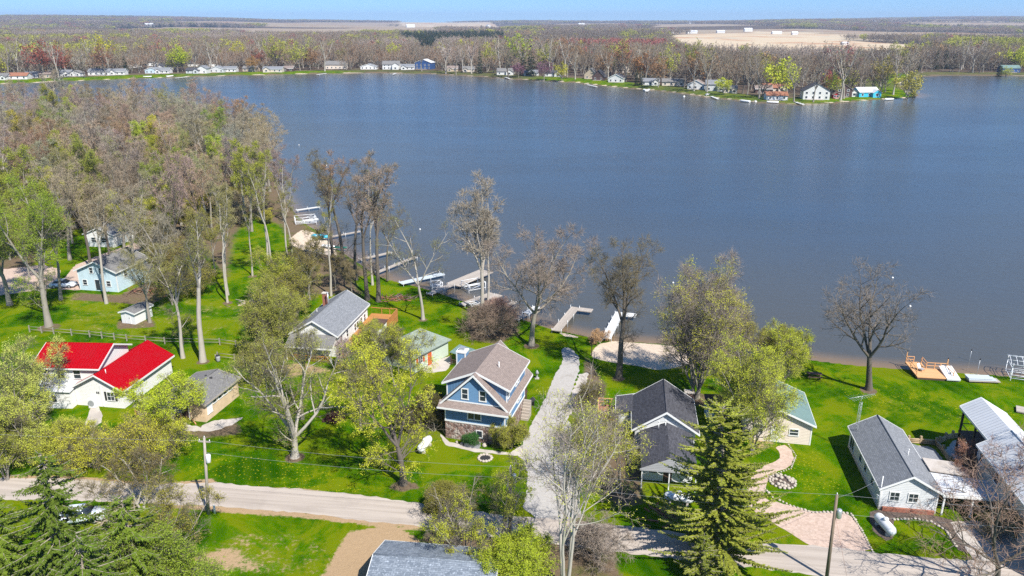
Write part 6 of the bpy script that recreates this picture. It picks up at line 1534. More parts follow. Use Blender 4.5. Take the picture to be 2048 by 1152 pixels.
plant(deciduous(394, 5.2, 5, .12, 4, .6, .09, (7, 5, 5, 3), .2, .06, leaf=2, leaf_size=.15, patch=.7, stems=3, stem_spread=.35), 'leafing_tree', 'lime bushy tree left of the pale green cottage roof', 'tree', near(752, 712), (.42, .45, .06), 2.5)
plant(deciduous(395, 5.2, 4, .25, 3, .5, .10, (8, 6, 6, 4), .2, .04, twig=.014), 'bare_tree', 'small pinkish bare tree against the right wall of the white house', 'tree', near(693, 745), (.34, .26, .24), .5)
plant(deciduous(396, 7, 4, .4, 3, .5, .10, (6, 5, 4, 3), .2, .04, twig=.016), 'bare_tree', 'dark leaning double stem on the lawn below the white house ramp', 'tree', near(712, 790), (.17, .14, .11), 1.5)
plant(deciduous(397, 2.6, 4, .08, 4, .8, .05, (7, 5, 5, 4), .2, .02, leaf=3, leaf_size=.12, patch=1, stems=4, stem_spread=.6), 'shrub', 'olive roadside bush beside the front lawn of the blue house', 'shrub', near(895, 1020), (.27, .26, .04), 1.5)
plant(deciduous(398, 1.4, 1.8, .08, 4, .8, .03, (6, 5, 4, 3), .2, .02, leaf=3, leaf_size=.1, patch=1, stems=4, stem_spread=.5), 'shrub', 'small dark purple shrub on the lawn between the two front lawn trees', 'shrub', near(672, 845), (.10, .03, .035), 1.5)
plant(deciduous(399, 1.1, 1.5, .05, 4, .8, .02, (6, 5, 4, 3), .2, .02, leaf=4, leaf_size=.09, patch=1, stems=4, stem_spread=.6), 'green_bush', 'small green bush growing in the stone planter', 'bush', (*G(945, 893), .5), (.05, .16, .03), 1.5)
plant(deciduous(400, 3.6, 3.4, .08, 4, .6, .05, (7, 5, 5, 4), .2, .05, leaf=2, leaf_size=.13, patch=.8, stems=4, stem_spread=.4), 'shrub', 'thin yellow-green shrub at the right front corner of the blue house', 'shrub', near(1022, 898), (.36, .36, .05), 1.5)
plant(deciduous(401, 3.0, 5, .08, 4, .8, .05, (7, 5, 5, 4), .2, .02, leaf=1, leaf_size=.12, patch=.7, stems=4, stem_spread=.6), 'shrub', 'brown and green shrub left of the charcoal-roofed house deck', 'shrub', near(1185, 815), (.28, .25, .07), 1.5)
plant(deciduous(402, 2.4, 3.5, .05, 4, .8, .05, (7, 5, 5, 4), .2, .02, twig=.014, stems=5, stem_spread=.7), 'shrub', 'dry orange-brown grass-like shrub beside the white L-shaped dock', 'shrub', near(1200, 684), (.42, .26, .13), .4, (1, 1, .7))
plant(deciduous(403, 5.5, 7, .08, 4, .7, .08, (8, 6, 6, 4), .2, .05, leaf=2, leaf_size=.15, patch=.7, stems=4, stem_spread=.5), 'shrub', 'lakeside shrub thicket right of the vase-shaped tree', 'shrub', near(1560, 740), (.40, .38, .06), .4)
plant(deciduous(404, 10, 8, .12, 4, .55, .14, (9, 6, 5, 4), .16, .10, leaf=1, leaf_size=.14, patch=.5, stems=3, stem_spread=.3), 'leafing_tree', 'purplish twiggy tree with yellow sprays just right of the vase-shaped tree', 'tree', near(1480, 760), (.45, .42, .07), .4)
plant(deciduous(405, 8, 7, .1, 4, .6, .11, (7, 5, 5, 3), .2, .05, leaf=2, leaf_size=.15, patch=.6, stems=3, stem_spread=.4), 'leafing_tree', 'olive-gold tree between the spruces and the grey utility pole', 'tree', near(330, 1130), (.34, .31, .05), .4)
plant(deciduous(406, 7, 7, .1, 4, .6, .11, (7, 5, 5, 3), .2, .05, leaf=2, leaf_size=.16, patch=.7, stems=3, stem_spread=.4), 'leafing_tree', 'olive-green tree at the left edge of view above the road', 'tree', near(15, 960), (.36, .38, .05), 1.4)
# yellow-green brush behind the white house
BRUSH = [deciduous(41, 9, 8.5, .12, 4, .6, .10, (8, 6, 5, 4), .2, .07, leaf=2, leaf_size=.16, patch=.75, stems=3, stem_spread=.3), deciduous(42, 7, 7, .1, 4, .7, .09, (8, 6, 5, 4), .22, .05, leaf=1, leaf_size=.16, patch=.85, stems=4, stem_spread=.4),
         deciduous(43, 13, 7, .3, 3, .5, .16, (8, 6, 5, 4), .2, .07, leaf=2, leaf_size=.16, patch=.8)]
for k, (px, py, lab, c, s) in enumerate([(565, 690, 'olive-yellow brush tree left of the white house porch', OLV, 1.0), (590, 640, 'olive-yellow tree behind the left wall of the white house', (.38, .36, .05), 1.15), (620, 600, 'olive-brown thicket behind the white house chimney', (.30, .25, .07), 1.0),
      (560, 620, 'yellow-green tree in the clearing left of the white house', (.42, .44, .05), 1.1), (596, 575, 'olive thicket tree farther behind the white house', (.36, .35, .06), .8), (672, 580, 'brown thicket between the white house and the dark shore trunks', (.29, .23, .10), .6), (545, 720, 'olive-green brush tree right of the short rail fence', (.36, .37, .06), 1.2), (520, 770, 'thin olive tree left of the crooked pale tree', (.34, .33, .06), .9),
      (705, 600, 'brown brush right of the white house chimney', (.28, .22, .10), .6), (345, 610, 'olive brush right of the garden shed', (.34, .31, .06), .8), (392, 590, 'golden-olive brush at the left of the bright clearing', (.38, .34, .06), .95), (430, 545, 'olive brush thicket deeper left of the bright clearing', (.36, .34, .07), 1.0), (322, 540, 'brown-olive brush right of the light blue house', (.31, .25, .08), 1.0), (372, 548, 'orange-olive brush thicket behind the golden one', (.38, .30, .06), 1.05), (60, 560, 'yellow-green brush left of the silver-white car', (.40, .42, .06), 1.1), (20, 520, 'lime brush at the left edge beside the pinkish drive', (.38, .42, .06), 1.2)]):
    plant(BRUSH[k % 3], 'brush_tree', lab, 'tree', near(px, py), c, k * 1.7, (s, s, s), 'olive brush trees around the white house')

# ------------------------------------------------------------------ left woodland: every tree its own object
WOOD = [deciduous(51, 22, 9, .42, 4, .42, .30, (8, 6, 6, 4), .16, .09, twig=.018, bark=BK_GREY), deciduous(52, 21, 10, .38, 4, .5, .32, (8, 6, 6, 4), .18, .08, twig=.018, bark=BK_GREY),
        deciduous(53, 24, 8, .5, 3, .36, .30, (9, 6, 6, 4), .15, .10, twig=.018, bark=BK_PALE), deciduous(54, 20, 11, .34, 5, .55, .34, (8, 6, 6, 4), .2, .07, twig=.018, bark=BK_GREY),
        deciduous(55, 22, 9, .4, 4, .45, .30, (9, 6, 5, 4), .18, .08, twig=.022, bark=BK_DARK)]
WLEAF = [deciduous(56, 19, 9, .35, 4, .5, .28, (8, 6, 5, 3), .18, .07, leaf=2, leaf_size=.26, patch=.85), deciduous(57, 15, 9, .25, 4, .6, .22, (8, 6, 5, 3), .18, .06, leaf=3, leaf_size=.26, patch=.9)]
SHORE = [deciduous(58, 25, 8.5, .46, 3, .35, .36, (9, 6, 5, 4), .16, .10, twig=.02, bark=BK_DARK, low=2), deciduous(59, 24, 9, .5, 3, .42, .34, (9, 6, 5, 4), .17, .08, leaf=1, leaf_size=.13, patch=.5, bark=BK_DARK, low=2),
         deciduous(60, 21, 5, .5, 2, .3, .2, (8, 5, 5, 3), .15, .10, leaf=1, leaf_size=.13, patch=.6, bark=BK_PALE)]
for k, (px, py, pi, c, s, lab) in enumerate([
    (735, 600, 0, (.29, .22, .17), 1.0, 'tall dark trunk nearest the white house deck, in the shore row'), (757, 603, 0, BROWN, 1.04, 'tall dark trunk beside the water, rightmost of the shore row'),
    (690, 548, 1, (.33, .26, .07), 1.0, 'tall olive-brown budding tree in the middle of the shore row'), (668, 535, 0, RUSSET, .93, 'russet bare tree left of the olive-brown one in the shore row'),
    (712, 560, 1, (.33, .24, .08), .92, 'orange-olive budding tree between two dark shore trunks'), (662, 592, 2, (.40, .40, .05), 1.0, 'thin white-barked tree in front of the small sand beach'),
    (745, 570, 2, OLV, 1.0, 'thin olive tree tucked behind the rightmost dark shore trunks'), (548, 560, 2, (.40, .42, .05), 1.05, 'thin pale-trunked green tree at the right of the bright clearing'),
    (536, 530, 2, (.40, .42, .05), 1.1, 'thin pale-trunked green tree farther back in the bright clearing'), (577, 540, 2, (.38, .40, .06), 1.0, 'pair-like thin pale tree beside the small beach path'), (590, 548, 2, (.40, .36, .07), .9, 'thin leaning tree at the corner of the small beach path'),
    (505, 552, 2, (.37, .36, .06), .8, 'small olive tree alone on the bright clearing'), (455, 605, 2, (.34, .34, .06), .85, 'leaning olive tree at the left of the bright clearing'), (775, 560, 1, (.36, .30, .10), .62, 'small shore tree by the thin pale docks')]):
    plant(SHORE[pi], 'shore_tree', lab, 'tree', (*G(px, py), 0), c, k * 2.1, (s, s, s), 'tall trees along the near shore')
LM = [('the light blue house', -77, 143), ('the white cabin', -92, 172), ('the garden shed', -64, 123), ('the small sand beach', *G(625, 490)), ('the white house', -30, 118), ('the woodland tip', *G(560, 385)), ('the far end of the woodland', *G(330, 262)), ('the left edge of view', *G(60, 330)), ('the bright clearing', *G(500, 510)), ('the pontoon lift', *G(592, 452)), ('the middle of the woodland', *G(300, 350))]
ORD = ['nearest', 'second', 'third', 'fourth', 'fifth', 'sixth', 'seventh', 'eighth', 'ninth', 'tenth', 'eleventh', 'twelfth', 'thirteenth', 'fourteenth', 'fifteenth', 'sixteenth', 'seventeenth', 'eighteenth', 'nineteenth', 'twentieth']
def finish_labels(items, LMs, where):
    """items: (object, x, y, colour word): say which one by its rank from the nearest landmark"""
    by = {}
    for o, x, y, w in items:
        l = min(LMs, key=lambda q: (q[1] - x) ** 2 + ((q[2] - y) * .6) ** 2); by.setdefault((w, l[0]), []).append((math.hypot(l[1] - x, l[2] - y), o))
    for (w, l), lst in by.items():
        lst.sort(key=lambda q: q[0])
        for k, (_, o) in enumerate(lst):
            if len(lst) == 1: o['label'] = f'only {w} {where}, by {l}'
            else: o['label'] = f'{w} {where}, {ORD[min(k, 19)]} from {l}' if k else f'{w} {where}, nearest to {l}'
rng = random.Random(77); items = []
for px, py, k, c, s_, lab in [(213, 607, 2, TAN, .85, 'tall pale trunk standing right in front of the light blue house'), (270, 566, 1, GREYT, .95, 'grey trunk at the right corner of the light blue house'), (183, 540, 4, TAN, 1.0, 'forked trunk rising behind the roof of the light blue house'), (300, 645, 3, OLIVE, .7, 'low spreading grey tree right of the garden shed'), (122, 600, 0, GREYT, .9, 'grey trunk beside the silver-white car'), (140, 520, 1, PINK, 1.0, 'pinkish bare tree above the pinkish drive'), (250, 512, 0, PINK, 1.0, 'pinkish bare tree right of the white cabin'), (330, 585, 3, GREYT, .85, 'bare grey tree by the pile of dark red boards'), (225, 535, 4, BROWN, .95, 'dark trunk between the light blue house and the white cabin'), (455, 590, 2, OLIVE, .9, 'slender olive tree on the lawn left of the pale stump')]:
    plant(WOOD[k], 'bare_tree', lab, 'tree', near(px, py), c, px * .1, (s_, s_, s_), 'trees of the left woodland')
wood_poly = np.array(poly_px([(-420,520),(40,470),(110,500),(235,470),(300,500),(345,560),(395,545),(430,470),(470,455),(520,470),(575,440),(580,415),(560,392),(545,360),(526,330),(500,300),(466,276),(420,262),(330,246),(250,242),(80,240),(-330,252)]))
bx0, by0 = wood_poly.min(0); bx1, by1 = wood_poly.max(0)
cand = []
tries = 0
houses = [(-77, 143, 7.5), (-91, 171, 6), (-86, 141, 4), (-88, 162, 3)]
while tries < 16000:
    tries += 1
    x, y = rng.uniform(bx0, bx1), rng.uniform(by0, by1)
    if abs(x) > .72 * y + 6: continue
    dmin = 5.6 + max(0, y - 150) * .022
    if any((x - a) ** 2 + (y - b) ** 2 < dmin * dmin for a, b in cand): continue
    if any(abs(x - a) < r and abs(y - b) < r for a, b, r in houses): continue
    cand.append((x, y))
cand = np.array(cand); keepc = (sdf(wood_poly, cand[:, 0], cand[:, 1]) < 0) & (sdf(lake, cand[:, 0], cand[:, 1]) > 2.0); cand = cand[keepc]
print('woodland trees', len(cand))
for x, y in cand:
    u = rng.random(); px_ = x / y
    if u < .17 or (px_ < -.52 and y < 190 and u < .55):
        pr_ = rng.choice(WLEAF); c, w = rng.choice([((.42, .42, .05), 'yellow-green leafing tree'), ((.30, .36, .05), 'soft green leafing tree'), ((.50, .50, .06), 'golden leafing tree')]); nm = 'leafing_tree'
    else:
        c, w = rng.choice([(PINK, 'pinkish bare tree'), (PINK, 'pinkish bare tree'), (TAN, 'tan bare tree'), (GREYT, 'grey bare tree'), (BROWN, 'brown bare tree'), (LILAC, 'lilac-grey bare tree') if px_ < -.4 else (TAN, 'tan bare tree'), (RUSSET, 'russet bare tree') if rng.random() < .4 else (PINK, 'pinkish bare tree'), (OLIVE, 'olive budding tree')])
        pr_ = rng.choice(WOOD); nm = 'bare_tree'
    s = rng.uniform(.82, 1.12) * (1 if y < 260 else .95); c = tuple(min(1, q * rng.uniform(.88, 1.15)) for q in c)
    o = plant(pr_, nm, 'x', 'tree', (x, y, max(zat(x, y), -.3)), c, rng.uniform(0, 6.28), (s * rng.uniform(.95, 1.2), s * rng.uniform(.95, 1.2), s), 'trees of the left woodland')
    items.append((o, x, y, w))
finish_labels(items, LM, 'in the left woodland')
# understory tufts keep the woodland floor busy
US = deciduous(61, 4.5, 5, .1, 4, .7, .06, (7, 5, 5, 3), .22, .05, leaf=2, leaf_size=.2, patch=.8, stems=3, stem_spread=.4)
US2 = deciduous(62, 4.0, 5.5, .1, 4, .8, .06, (7, 5, 5, 3), .24, .03, twig=.02, stems=4, stem_spread=.5)
items = []
for k in range(34):
    for _ in range(60):
        px, py = rng.uniform(60, 560), rng.uniform(390, 545); x, y = G(px, py)
        if sdf(wood_poly, np.array([x]), np.array([y]))[0] < -1 and not any(abs(x - a) < r and abs(y - b) < r for a, b, r in houses): break
    if k % 3: p_, c, w = US, rng.choice([(.40, .38, .05), (.34, .30, .06), (.44, .40, .07)]), 'olive-green bush'
    else: p_, c, w = US2, rng.choice([BROWN, TAN]), 'brown leafless bush'
    s = rng.uniform(.7, 1.5); o = plant(p_, 'shrub', 'x', 'shrub', (x, y, 0), c, rng.uniform(0, 6), (s, s, s), 'bushes under the left woodland', 'crown'); items.append((o, x, y, w))
finish_labels(items, LM, 'under the left woodland')

# ------------------------------------------------------------------ far shore trees
FB = [deciduous(71, 22, 12, .3, 4, .5, .4, (7, 5, 4, 0), .18, .08, twig=.055, bark=BK_GREY), deciduous(72, 23, 11, .36, 4, .45, .4, (7, 5, 4, 0), .18, .08, twig=.055, bark=BK_PALE), deciduous(73, 20, 13, .25, 5, .6, .4, (7, 5, 4, 0), .2, .06, twig=.055, bark=BK_DARK)]
FL = [deciduous(74, 19, 12, .22, 5, .6, .35, (7, 5, 4, 0), .18, .06, leaf=2, leaf_size=.65, patch=.95, twig=.04), deciduous(75, 16, 11, .2, 5, .7, .3, (7, 5, 4, 0), .18, .05, leaf=3, leaf_size=.6, patch=1, twig=.04)]
FS = [spruce(76, 20, 4.2, .45, layers=20, spray=1.5, ragged=.3), spruce(77, 17, 4.8, .45, layers=16, spray=1.7, ragged=.35)]
SPC = {'b': ('bare_tree', FB), 'l': ('leafing_tree', FL), 's': ('spruce_tree', FS)}
DG = (.028, .055, .022); REDM = (.34, .10, .07); LIMEF = (.42, .50, .02); PURP = (.26, .13, .17)
fitems = []; fpos = []
def far_tree(px, py, kind, c, label, s=1.0, wd=1.0):
    x, y = G(px, py, 0.4); nm, ps = SPC[kind]
    o = plant(ps[int(px) % len(ps)], nm, label, 'tree', (x, y, zat(x, y) - .1), c, px * .37, (s * wd, s * wd, s), 'trees on the far shore'); fpos.append((x, y)); return o
for a in [(14,150,'l',LIMEF,'vivid lime round tree at the left end of the far shore',1.25,1.3),(88,157,'l',REDM,'big red maple over the far left houses',1.5,1.4),(118,157,'l',REDM,'smaller red maple right of the big red one',1.2,1.1),(126,140,'s',DG,'dark pine between the red maples and the yellow trees',1.0,1.2),
  (112,128,'l',LIMEF,'lime tree behind the big red maple',1.1),(142,132,'l',YEL,'golden-lime tree beside the dark pine',1.1),(202,140,'l',(.50,.46,.02),'big golden-lime tree behind the very long white house',1.6,1.2),(212,152,'l',(.30,.15,.09),'brown-red tree in front of the golden-lime one',1.3),
  (170,156,'b',(.40,.36,.30),'pale bare tree on the far left shore lawn',1.15),(253,148,'s',DG,'dark spruce on the far left lawn',.95),(318,132,'s',DG,'dark spruce pair, left one, behind the charcoal roof',.9),(337,131,'s',DG,'dark spruce pair, right one, behind the charcoal roof',.85),(391,128,'s',DG,'dark spruce above the far roofs right of the lime tree',1.0),
  (356,146,'l',LIMEF,'round lime tree standing in front of the charcoal far roof',1.2,1.1),(362,140,'l',(.40,.22,.08),'orange-brown tree behind the round lime tree',1.1),(476,132,'l',YEL,'tall golden tree above the far houses left of the lake centre',1.3),(505,145,'l',(.42,.24,.08),'orange leafing tree by the tan far house',.9),(520,140,'l',(.32,.11,.07),'dark red tree right of the orange leafing one',1.0),
  (552,118,'l',(.46,.44,.05),'yellow-green tree far behind the long cream house',1.1),(530,112,'l',(.44,.46,.05),'lime-yellow tree far back left of the green field',1.1),(690,130,'s',DG,'dark rounded pine above the cream dormer house',.75,1.6),(705,128,'l',MID,'green tree beside the dark rounded pine',.9),(760,134,'l',(.30,.17,.09),'russet tree left of the large white house',.9),(790,130,'l',YG,'yellow-green tree behind the large white house',1.15),(805,128,'l',(.34,.13,.08),'red-brown tree behind the low white house',.9),(835,112,'s',DG,'dark pine at the near end of the green slope',.7),
  (892,147,'b',(.46,.38,.33),'whitish sycamore right of the navy house',1.35,1.1),(912,148,'b',(.44,.36,.31),'second whitish sycamore right of the navy house',1.25),(943,148,'b',(.38,.28,.24),'pinkish bare tree left of the tall far spruce',1.35),(960,148,'s',DG,'tall narrow dark spruce at the far shore centre',1.25,.8),(990,132,'l',(.36,.40,.06),'pale green tree behind the tall narrow spruce',.9),
  (1032,140,'l',(.36,.44,.02),'large vivid green tree beside the dark spruce group',1.7,1.2),(1046,152,'s',DG,'dark spruce at the left of the spruce group on the far shore',1.25,1.1),(1062,154,'s',DG,'foremost dark spruce of the far shore group',1.35,1.2),(1080,140,'s',DG,'slim spruce behind the foremost dark one',1.3),(1092,138,'s',DG,'slim spruce second behind the foremost dark one',1.35),(1110,136,'s',DG,'broad spruce right in the far shore group',1.35,1.2),(1054,128,'s',DG,'spruce standing high at the back of the far group',1.4),
  (1176,140,'s',DG,'single dark pine above the dark A-frame',1.3,1.1),(1037,155,'l',PURP,'purple blossoming tree left of the foremost dark spruce',.75,1.1),(1088,160,'l',PURP,'purple blossoming tree right of the foremost dark spruce',.85,1.2),(1124,162,'l',YEL,'yellow small tree on the shore left of the A-frame',.8,1.1),(1105,148,'b',TAN,'tan bare tree above the yellow small tree',1.2),
  (1238,158,'l',(.32,.14,.09),'rust red tree beside the pinkish cream far house',1.5),(1291,166,'l',(.38,.19,.08),'orange-brown tree above the two small cypresses',1.4),(1272,172,'s',(.04,.06,.02),'left small dark cypress on the point shore',.75,.8),(1282,172,'s',(.04,.06,.02),'right small dark cypress on the point shore',.75,.8),(1347,130,'s',DG,'dark spruce rising behind the point trees',1.3),(1224,140,'s',(.06,.09,.02),'dark olive evergreen behind the rust red tree',1.2),
  (1388,172,'l',(.33,.33,.07),'tall olive-green tree on the point',1.6),(1447,190,'l',YG,'yellow-green shrub-like tree beside the screened-porch house',.7,1.2),(1520,172,'l',(.32,.28,.07),'olive tree at the middle of the point woods',1.2),(1540,175,'l',(.40,.38,.06),'yellow-olive tree left of the rust-roofed house on the point',.9),
  (1660,196,'l',YG,'yellow-green tree between the two gabled houses on the point',.8,1.1),(1653,190,'l',(.36,.10,.09),'deep red tree behind the big white gabled house',1.0),(1678,182,'l',(.36,.12,.12),'tall crimson tree above the dark gable-fronted house',1.5),(1815,197,'l',(.42,.38,.08),'drooping golden willow at the tip of the point',1.15,1.1),(1825,193,'s',(.03,.06,.02),'small dark spruce at the very tip of the point',.6,1.1),(1786,190,'b',(.28,.22,.17),'leaning bare tree at the inlet near the tip',1.3),(1770,185,'l',(.36,.31,.07),'olive-golden tree beside the inlet on the point',1.2),
  (1741,132,'s',DG,'dark spruce on the field side behind the point',.9),(1836,140,'s',DG,'single dark pine by the right shore woods',.8,1.2),(1870,140,'s',DG,'left of three dark pines on the right shore',1.0,1.3),(1888,139,'s',DG,'middle of three dark pines on the right shore',1.15,1.2),(1905,139,'s',DG,'right of three dark pines on the right shore',.9,1.6),(1822,128,'l',YG,'rounded yellow-green tree at the field edge on the right',1.2),(1790,130,'l',OLV,'pale olive tree at the field edge left of the rounded one',1.2),
  (1945,146,'b',(.42,.34,.28),'pale bare tree leaning on the right shore',1.3,1.2),(1965,146,'b',(.34,.26,.21),'brownish bare tree right of the pale leaning one on the right shore',1.1),(1998,151,'s',(.03,.055,.02),'dark spruce by the blue-green far right house',.85,1.2),(2012,151,'l',(.44,.48,.04),'yellow-green bush on the right shore by the dark spruce',.5,1.6),(2035,130,'s',DG,'dark pine at the right edge above the right shore',1.2),(2010,128,'l',YEL,'golden tree high on the right shore slope',1.0),
  ]: far_tree(*a)
LMF = []
for o in C.objects:
    if o.name.startswith('lake_house'):
        ws = o['label'].split(); k = next((q for q, z in enumerate(ws) if z.strip(',') in ('house', 'cottage', 'cabin', 'A-frame', 'farmhouse')), 6); l = 'the ' + ' '.join(ws[:k + 1]).strip(',')
        if len(l.split()) <= 7 and l not in [q[0] for q in LMF]: LMF.append((l, o.location.x, o.location.y))
nfar = 110
print('free far trees', nfar)
cnt = 0; tries = 0
def row_y(px):   # shore line of the far bank in the picture
    return np.interp(px, [p[0] for p in far_px[:32]], [p[1] for p in far_px[:32]])
shore_x = [p for p in far_px if p[0] <= 1840][:31]
while cnt < nfar and tries < 6000:
    tries += 1
    px = rng.uniform(1090, 1830) if rng.random() < .45 else rng.uniform(-60, 2090)
    if px > 1845: py = rng.uniform(138, 148)
    else: py = np.interp(px, [p[0] for p in shore_x], [p[1] for p in shore_x]) - rng.uniform(2.0, 26 if px > 1080 else 14)
    x, y = G(px, py, .4)
    if sdf(lake, np.array([x]), np.array([y]))[0] < 4: continue
    if any((x - a) ** 2 + (y - b) ** 2 < (r + 1) ** 2 for a, b, r in FARH): continue
    if any(abs(x - a) < r and 0 < b - y < 26 and rng.random() < .6 for a, b, r in FARH): continue
    if any((x - a) ** 2 + (y - b) ** 2 < 64 for a, b in fpos): continue
    u = rng.random()
    if u < .8: kd, (c, w) = 'b', rng.choice([(BROWN, 'brown bare tree'), (TAN, 'tan bare tree'), (GREYT, 'grey bare tree'), (PINK, 'pinkish bare tree'), ((.22, .17, .13), 'dark brown bare tree'), (RUSSET, 'russet bare tree')])
    else: kd, (c, w) = 'l', rng.choice([(OLV, 'olive leafing tree'), (YG, 'yellow-green leafing tree'), ((.34, .20, .10), 'orange-brown budding tree')])
    o = far_tree(px, py, kd, c, 'x', rng.uniform(1.1, 1.6), rng.uniform(.85, 1.1)); fitems.append((o, o.location.x, o.location.y, w)); cnt += 1
finish_labels(fitems, LMF, 'on the far shore')

# ------------------------------------------------------------------ far woods: uncountable, one object
def fixed_copy(proto, c, leafy, nm):
    tm, cm = proto; me = cm.copy(); m = tint_mat(nm, .4, .1, fixed=c)
    if leafy and len(me.materials) > 1: me.materials[1] = m
    else: me.materials[0] = m
    # merge the trunk in
    import bmesh
    bm = bmesh.new(); bm.from_mesh(me); k = len(me.materials); me.materials.append(BK_GREY if not nm.startswith('pine') else BK_DARK)
    n0 = len(bm.faces); bm.from_mesh(tm); bm.faces.ensure_lookup_table()
    for f in bm.faces[n0:]: f.material_index = k
    bm.to_mesh(me); bm.free(); return bpy.data.objects.new(nm, me)
L1 = deciduous(81, 19, 12, .2, 5, .6, .4, (6, 4, 3, 0), .2, .06, twig=.085); L2 = deciduous(82, 18, 13, .2, 5, .65, .4, (6, 4, 3, 0), .2, .05, twig=.085)
L3 = deciduous(83, 17, 12, .2, 5, .65, .35, (5, 4, 3, 0), .2, .05, leaf=2, leaf_size=1.1, patch=1, twig=.05)
L4 = spruce(84, 20, 4.5, .35, layers=14, spray=1.9, ragged=.3)
protos = bpy.data.collections.new('far_tree_kinds')
for k, (p, c, lf, nm) in enumerate([(L1, (.27, .19, .115), 0, 'k00_wood'), (L2, (.33, .215, .14), 0, 'k01_wood'), (L1, (.27, .215, .135), 0, 'k02_wood'), (L2, (.17, .125, .09), 0, 'k03_wood'), (L1, (.46, .36, .30), 0, 'k04_pale'), (L3, (.32, .12, .10), 1, 'k05_red'),
      (L3, (.32, .32, .06), 1, 'k06_olive'), (L3, (.42, .42, .05), 1, 'k07_lime'), (L4, (.028, .06, .022), 0, 'k08_pine'), (L3, (.34, .22, .10), 1, 'k09_orange')]):
    protos.objects.link(fixed_copy(p, c, lf, nm))
P = []; I = []; S = []; RZ = []
R2 = np.random.default_rng(9)
def in_poly(pts, X, Y): return sdf(poly_px(pts), X, Y) < 0
# candidate points on a jittered fan grid
ys_f = [470.0]
while ys_f[-1] < 10800: ys_f.append(ys_f[-1] + max(9.5, ys_f[-1] / 96))
Xc, Yc = [], []
for y in ys_f:
    st = max(10.5, y / 112); n = int(1.5 * y / st) + 2
    xx = (np.arange(n) - n / 2) * st + R2.uniform(-.45, .45, n) * st; Xc.append(xx); Yc.append(np.full(n, y) + R2.uniform(-.45, .45, n) * max(9.5, y / 96))
Xc = np.concatenate(Xc); Yc = np.concatenate(Yc)
sdl = sdf(lake, Xc, Yc)
ok = (sdl > 22) & (Yc > 490)
front = sdl < 75
ok &= ~(front & (R2.random(len(Xc)) < .55))
for f in fields + [[(625,92),(690,91),(690,101),(628,103)], [(835,95),(880,97),(870,122),(830,118)], [(1640,75),(1680,77),(1675,84),(1640,84)], [(1690,92),(1760,95),(1740,110),(1640,110),(1650,98)]]: ok &= ~in_poly(f, Xc, Yc)
for a, b, r in FARH:
    ok &= ~(((Xc - a) ** 2 + (Yc - b) ** 2 < (r + 3) ** 2) | ((np.abs(Xc - a) < r) & (Yc < b) & (Yc > b - 45)))
for f in FPLAN: ok &= ~(sdf(f, Xc, Yc) < 0)
for a, b in fpos: ok &= (Xc - a) ** 2 + (Yc - b) ** 2 > 40
# open farmland mottling far out
ff = np.sin(Xc / 310 + 1.7 * np.sin(Yc / 900)) + np.sin(Yc / 520 + 1.1 * np.sin(Xc / 450 + 1))
ok &= ~((Yc > 2600) & (ff > 1.15)); ok &= ~((Yc > 900) & (Yc < 2600) & (ff > 1.75))
Xc, Yc, sdl = Xc[ok], Yc[ok], sdl[ok]; n = len(Xc)
reg = np.sin(Xc / 150 + Yc / 330) + np.sin(Yc / 170 - Xc / 260 + 2)
u = R2.random(n)
kind = np.select([u < .30, u < .52, u < .72, u < .88, u < .91, u < .925, u < .965, u < .98, u < .99], [0, 1, 2, 3, 4, 5, 6, 7, 8], 9)
kind = np.where((reg > .9) & (R2.random(n) < .75), 1, kind); kind = np.where((reg < -1.0) & (R2.random(n) < .75), 3, kind)
r2 = np.sin(Xc / 95 + 2 * np.sin(Yc / 410)) + np.sin(Yc / 260 + Xc / 330)
kind = np.where((r2 > 1.45) & (R2.random(n) < .6), 6, kind); kind = np.where((r2 < -1.6) & (R2.random(n) < .55), 4, kind); kind = np.where((np.sin(Xc / 210 - Yc / 480) + np.sin(Yc / 620 + 1) > 1.75) & (R2.random(n) < .7) & (Yc > 1500), 8, kind)
def setk(pts, k, p=.9):
    global kind
    m = in_poly(pts, Xc, Yc) & (R2.random(n) < p); kind = np.where(m, k, kind)
setk([(800,76),(1005,77),(1010,94),(930,97),(800,95)], 8, .97)
setk([(1120,104),(1330,106),(1330,116),(1120,114)], 5, .75); setk([(1080,75),(1335,77),(1340,98),(1080,97)], 3, .8)
setk([(380,100),(480,98),(640,96),(640,104),(400,110)], 1, .6); setk([(0,88),(260,88),(260,94),(0,94)], 6, .5); setk([(1850,98),(2048,96),(2048,118),(1900,118)], 6, .6)
setk([(290,80),(480,78),(480,82),(290,84)], 4, .55); setk([(1560,66),(1700,66),(1700,69),(1560,69)], 0, .5)
Zc = zland(Xc, Yc, np.full(n, 50.0)) - .3
sxy = np.maximum(1.0, np.maximum(10.5, Yc / 112) / 10.5) * R2.uniform(.85, 1.25, n); sz = R2.uniform(.85, 1.25, n) * np.where(Yc > 2500, 1.05, 1.0)
sz = np.where(front[ok] , sz * .9, sz)
me = bpy.data.meshes.new('distant_woods'); me.vertices.add(n); me.vertices.foreach_set('co', np.stack([Xc, Yc, Zc], -1).astype(np.float32).ravel())
a = me.attributes.new('kind_index', 'INT', 'POINT'); a.data.foreach_set('value', kind.astype(np.int32))
a = me.attributes.new('size', 'FLOAT_VECTOR', 'POINT'); a.data.foreach_set('vector', np.stack([sxy, sxy, sz], -1).astype(np.float32).ravel())
a = me.attributes.new('turn', 'FLOAT_VECTOR', 'POINT'); a.data.foreach_set('vector', np.stack([np.zeros(n), np.zeros(n), R2.uniform(0, 6.28, n)], -1).astype(np.float32).ravel())
me.update()
woods = mesh_obj('distant_woods', me); tag(woods, 'unbroken bare brown woods stretching from the far shore to the hazy horizon', 'woods', kind='stuff')
print('far woods', n)
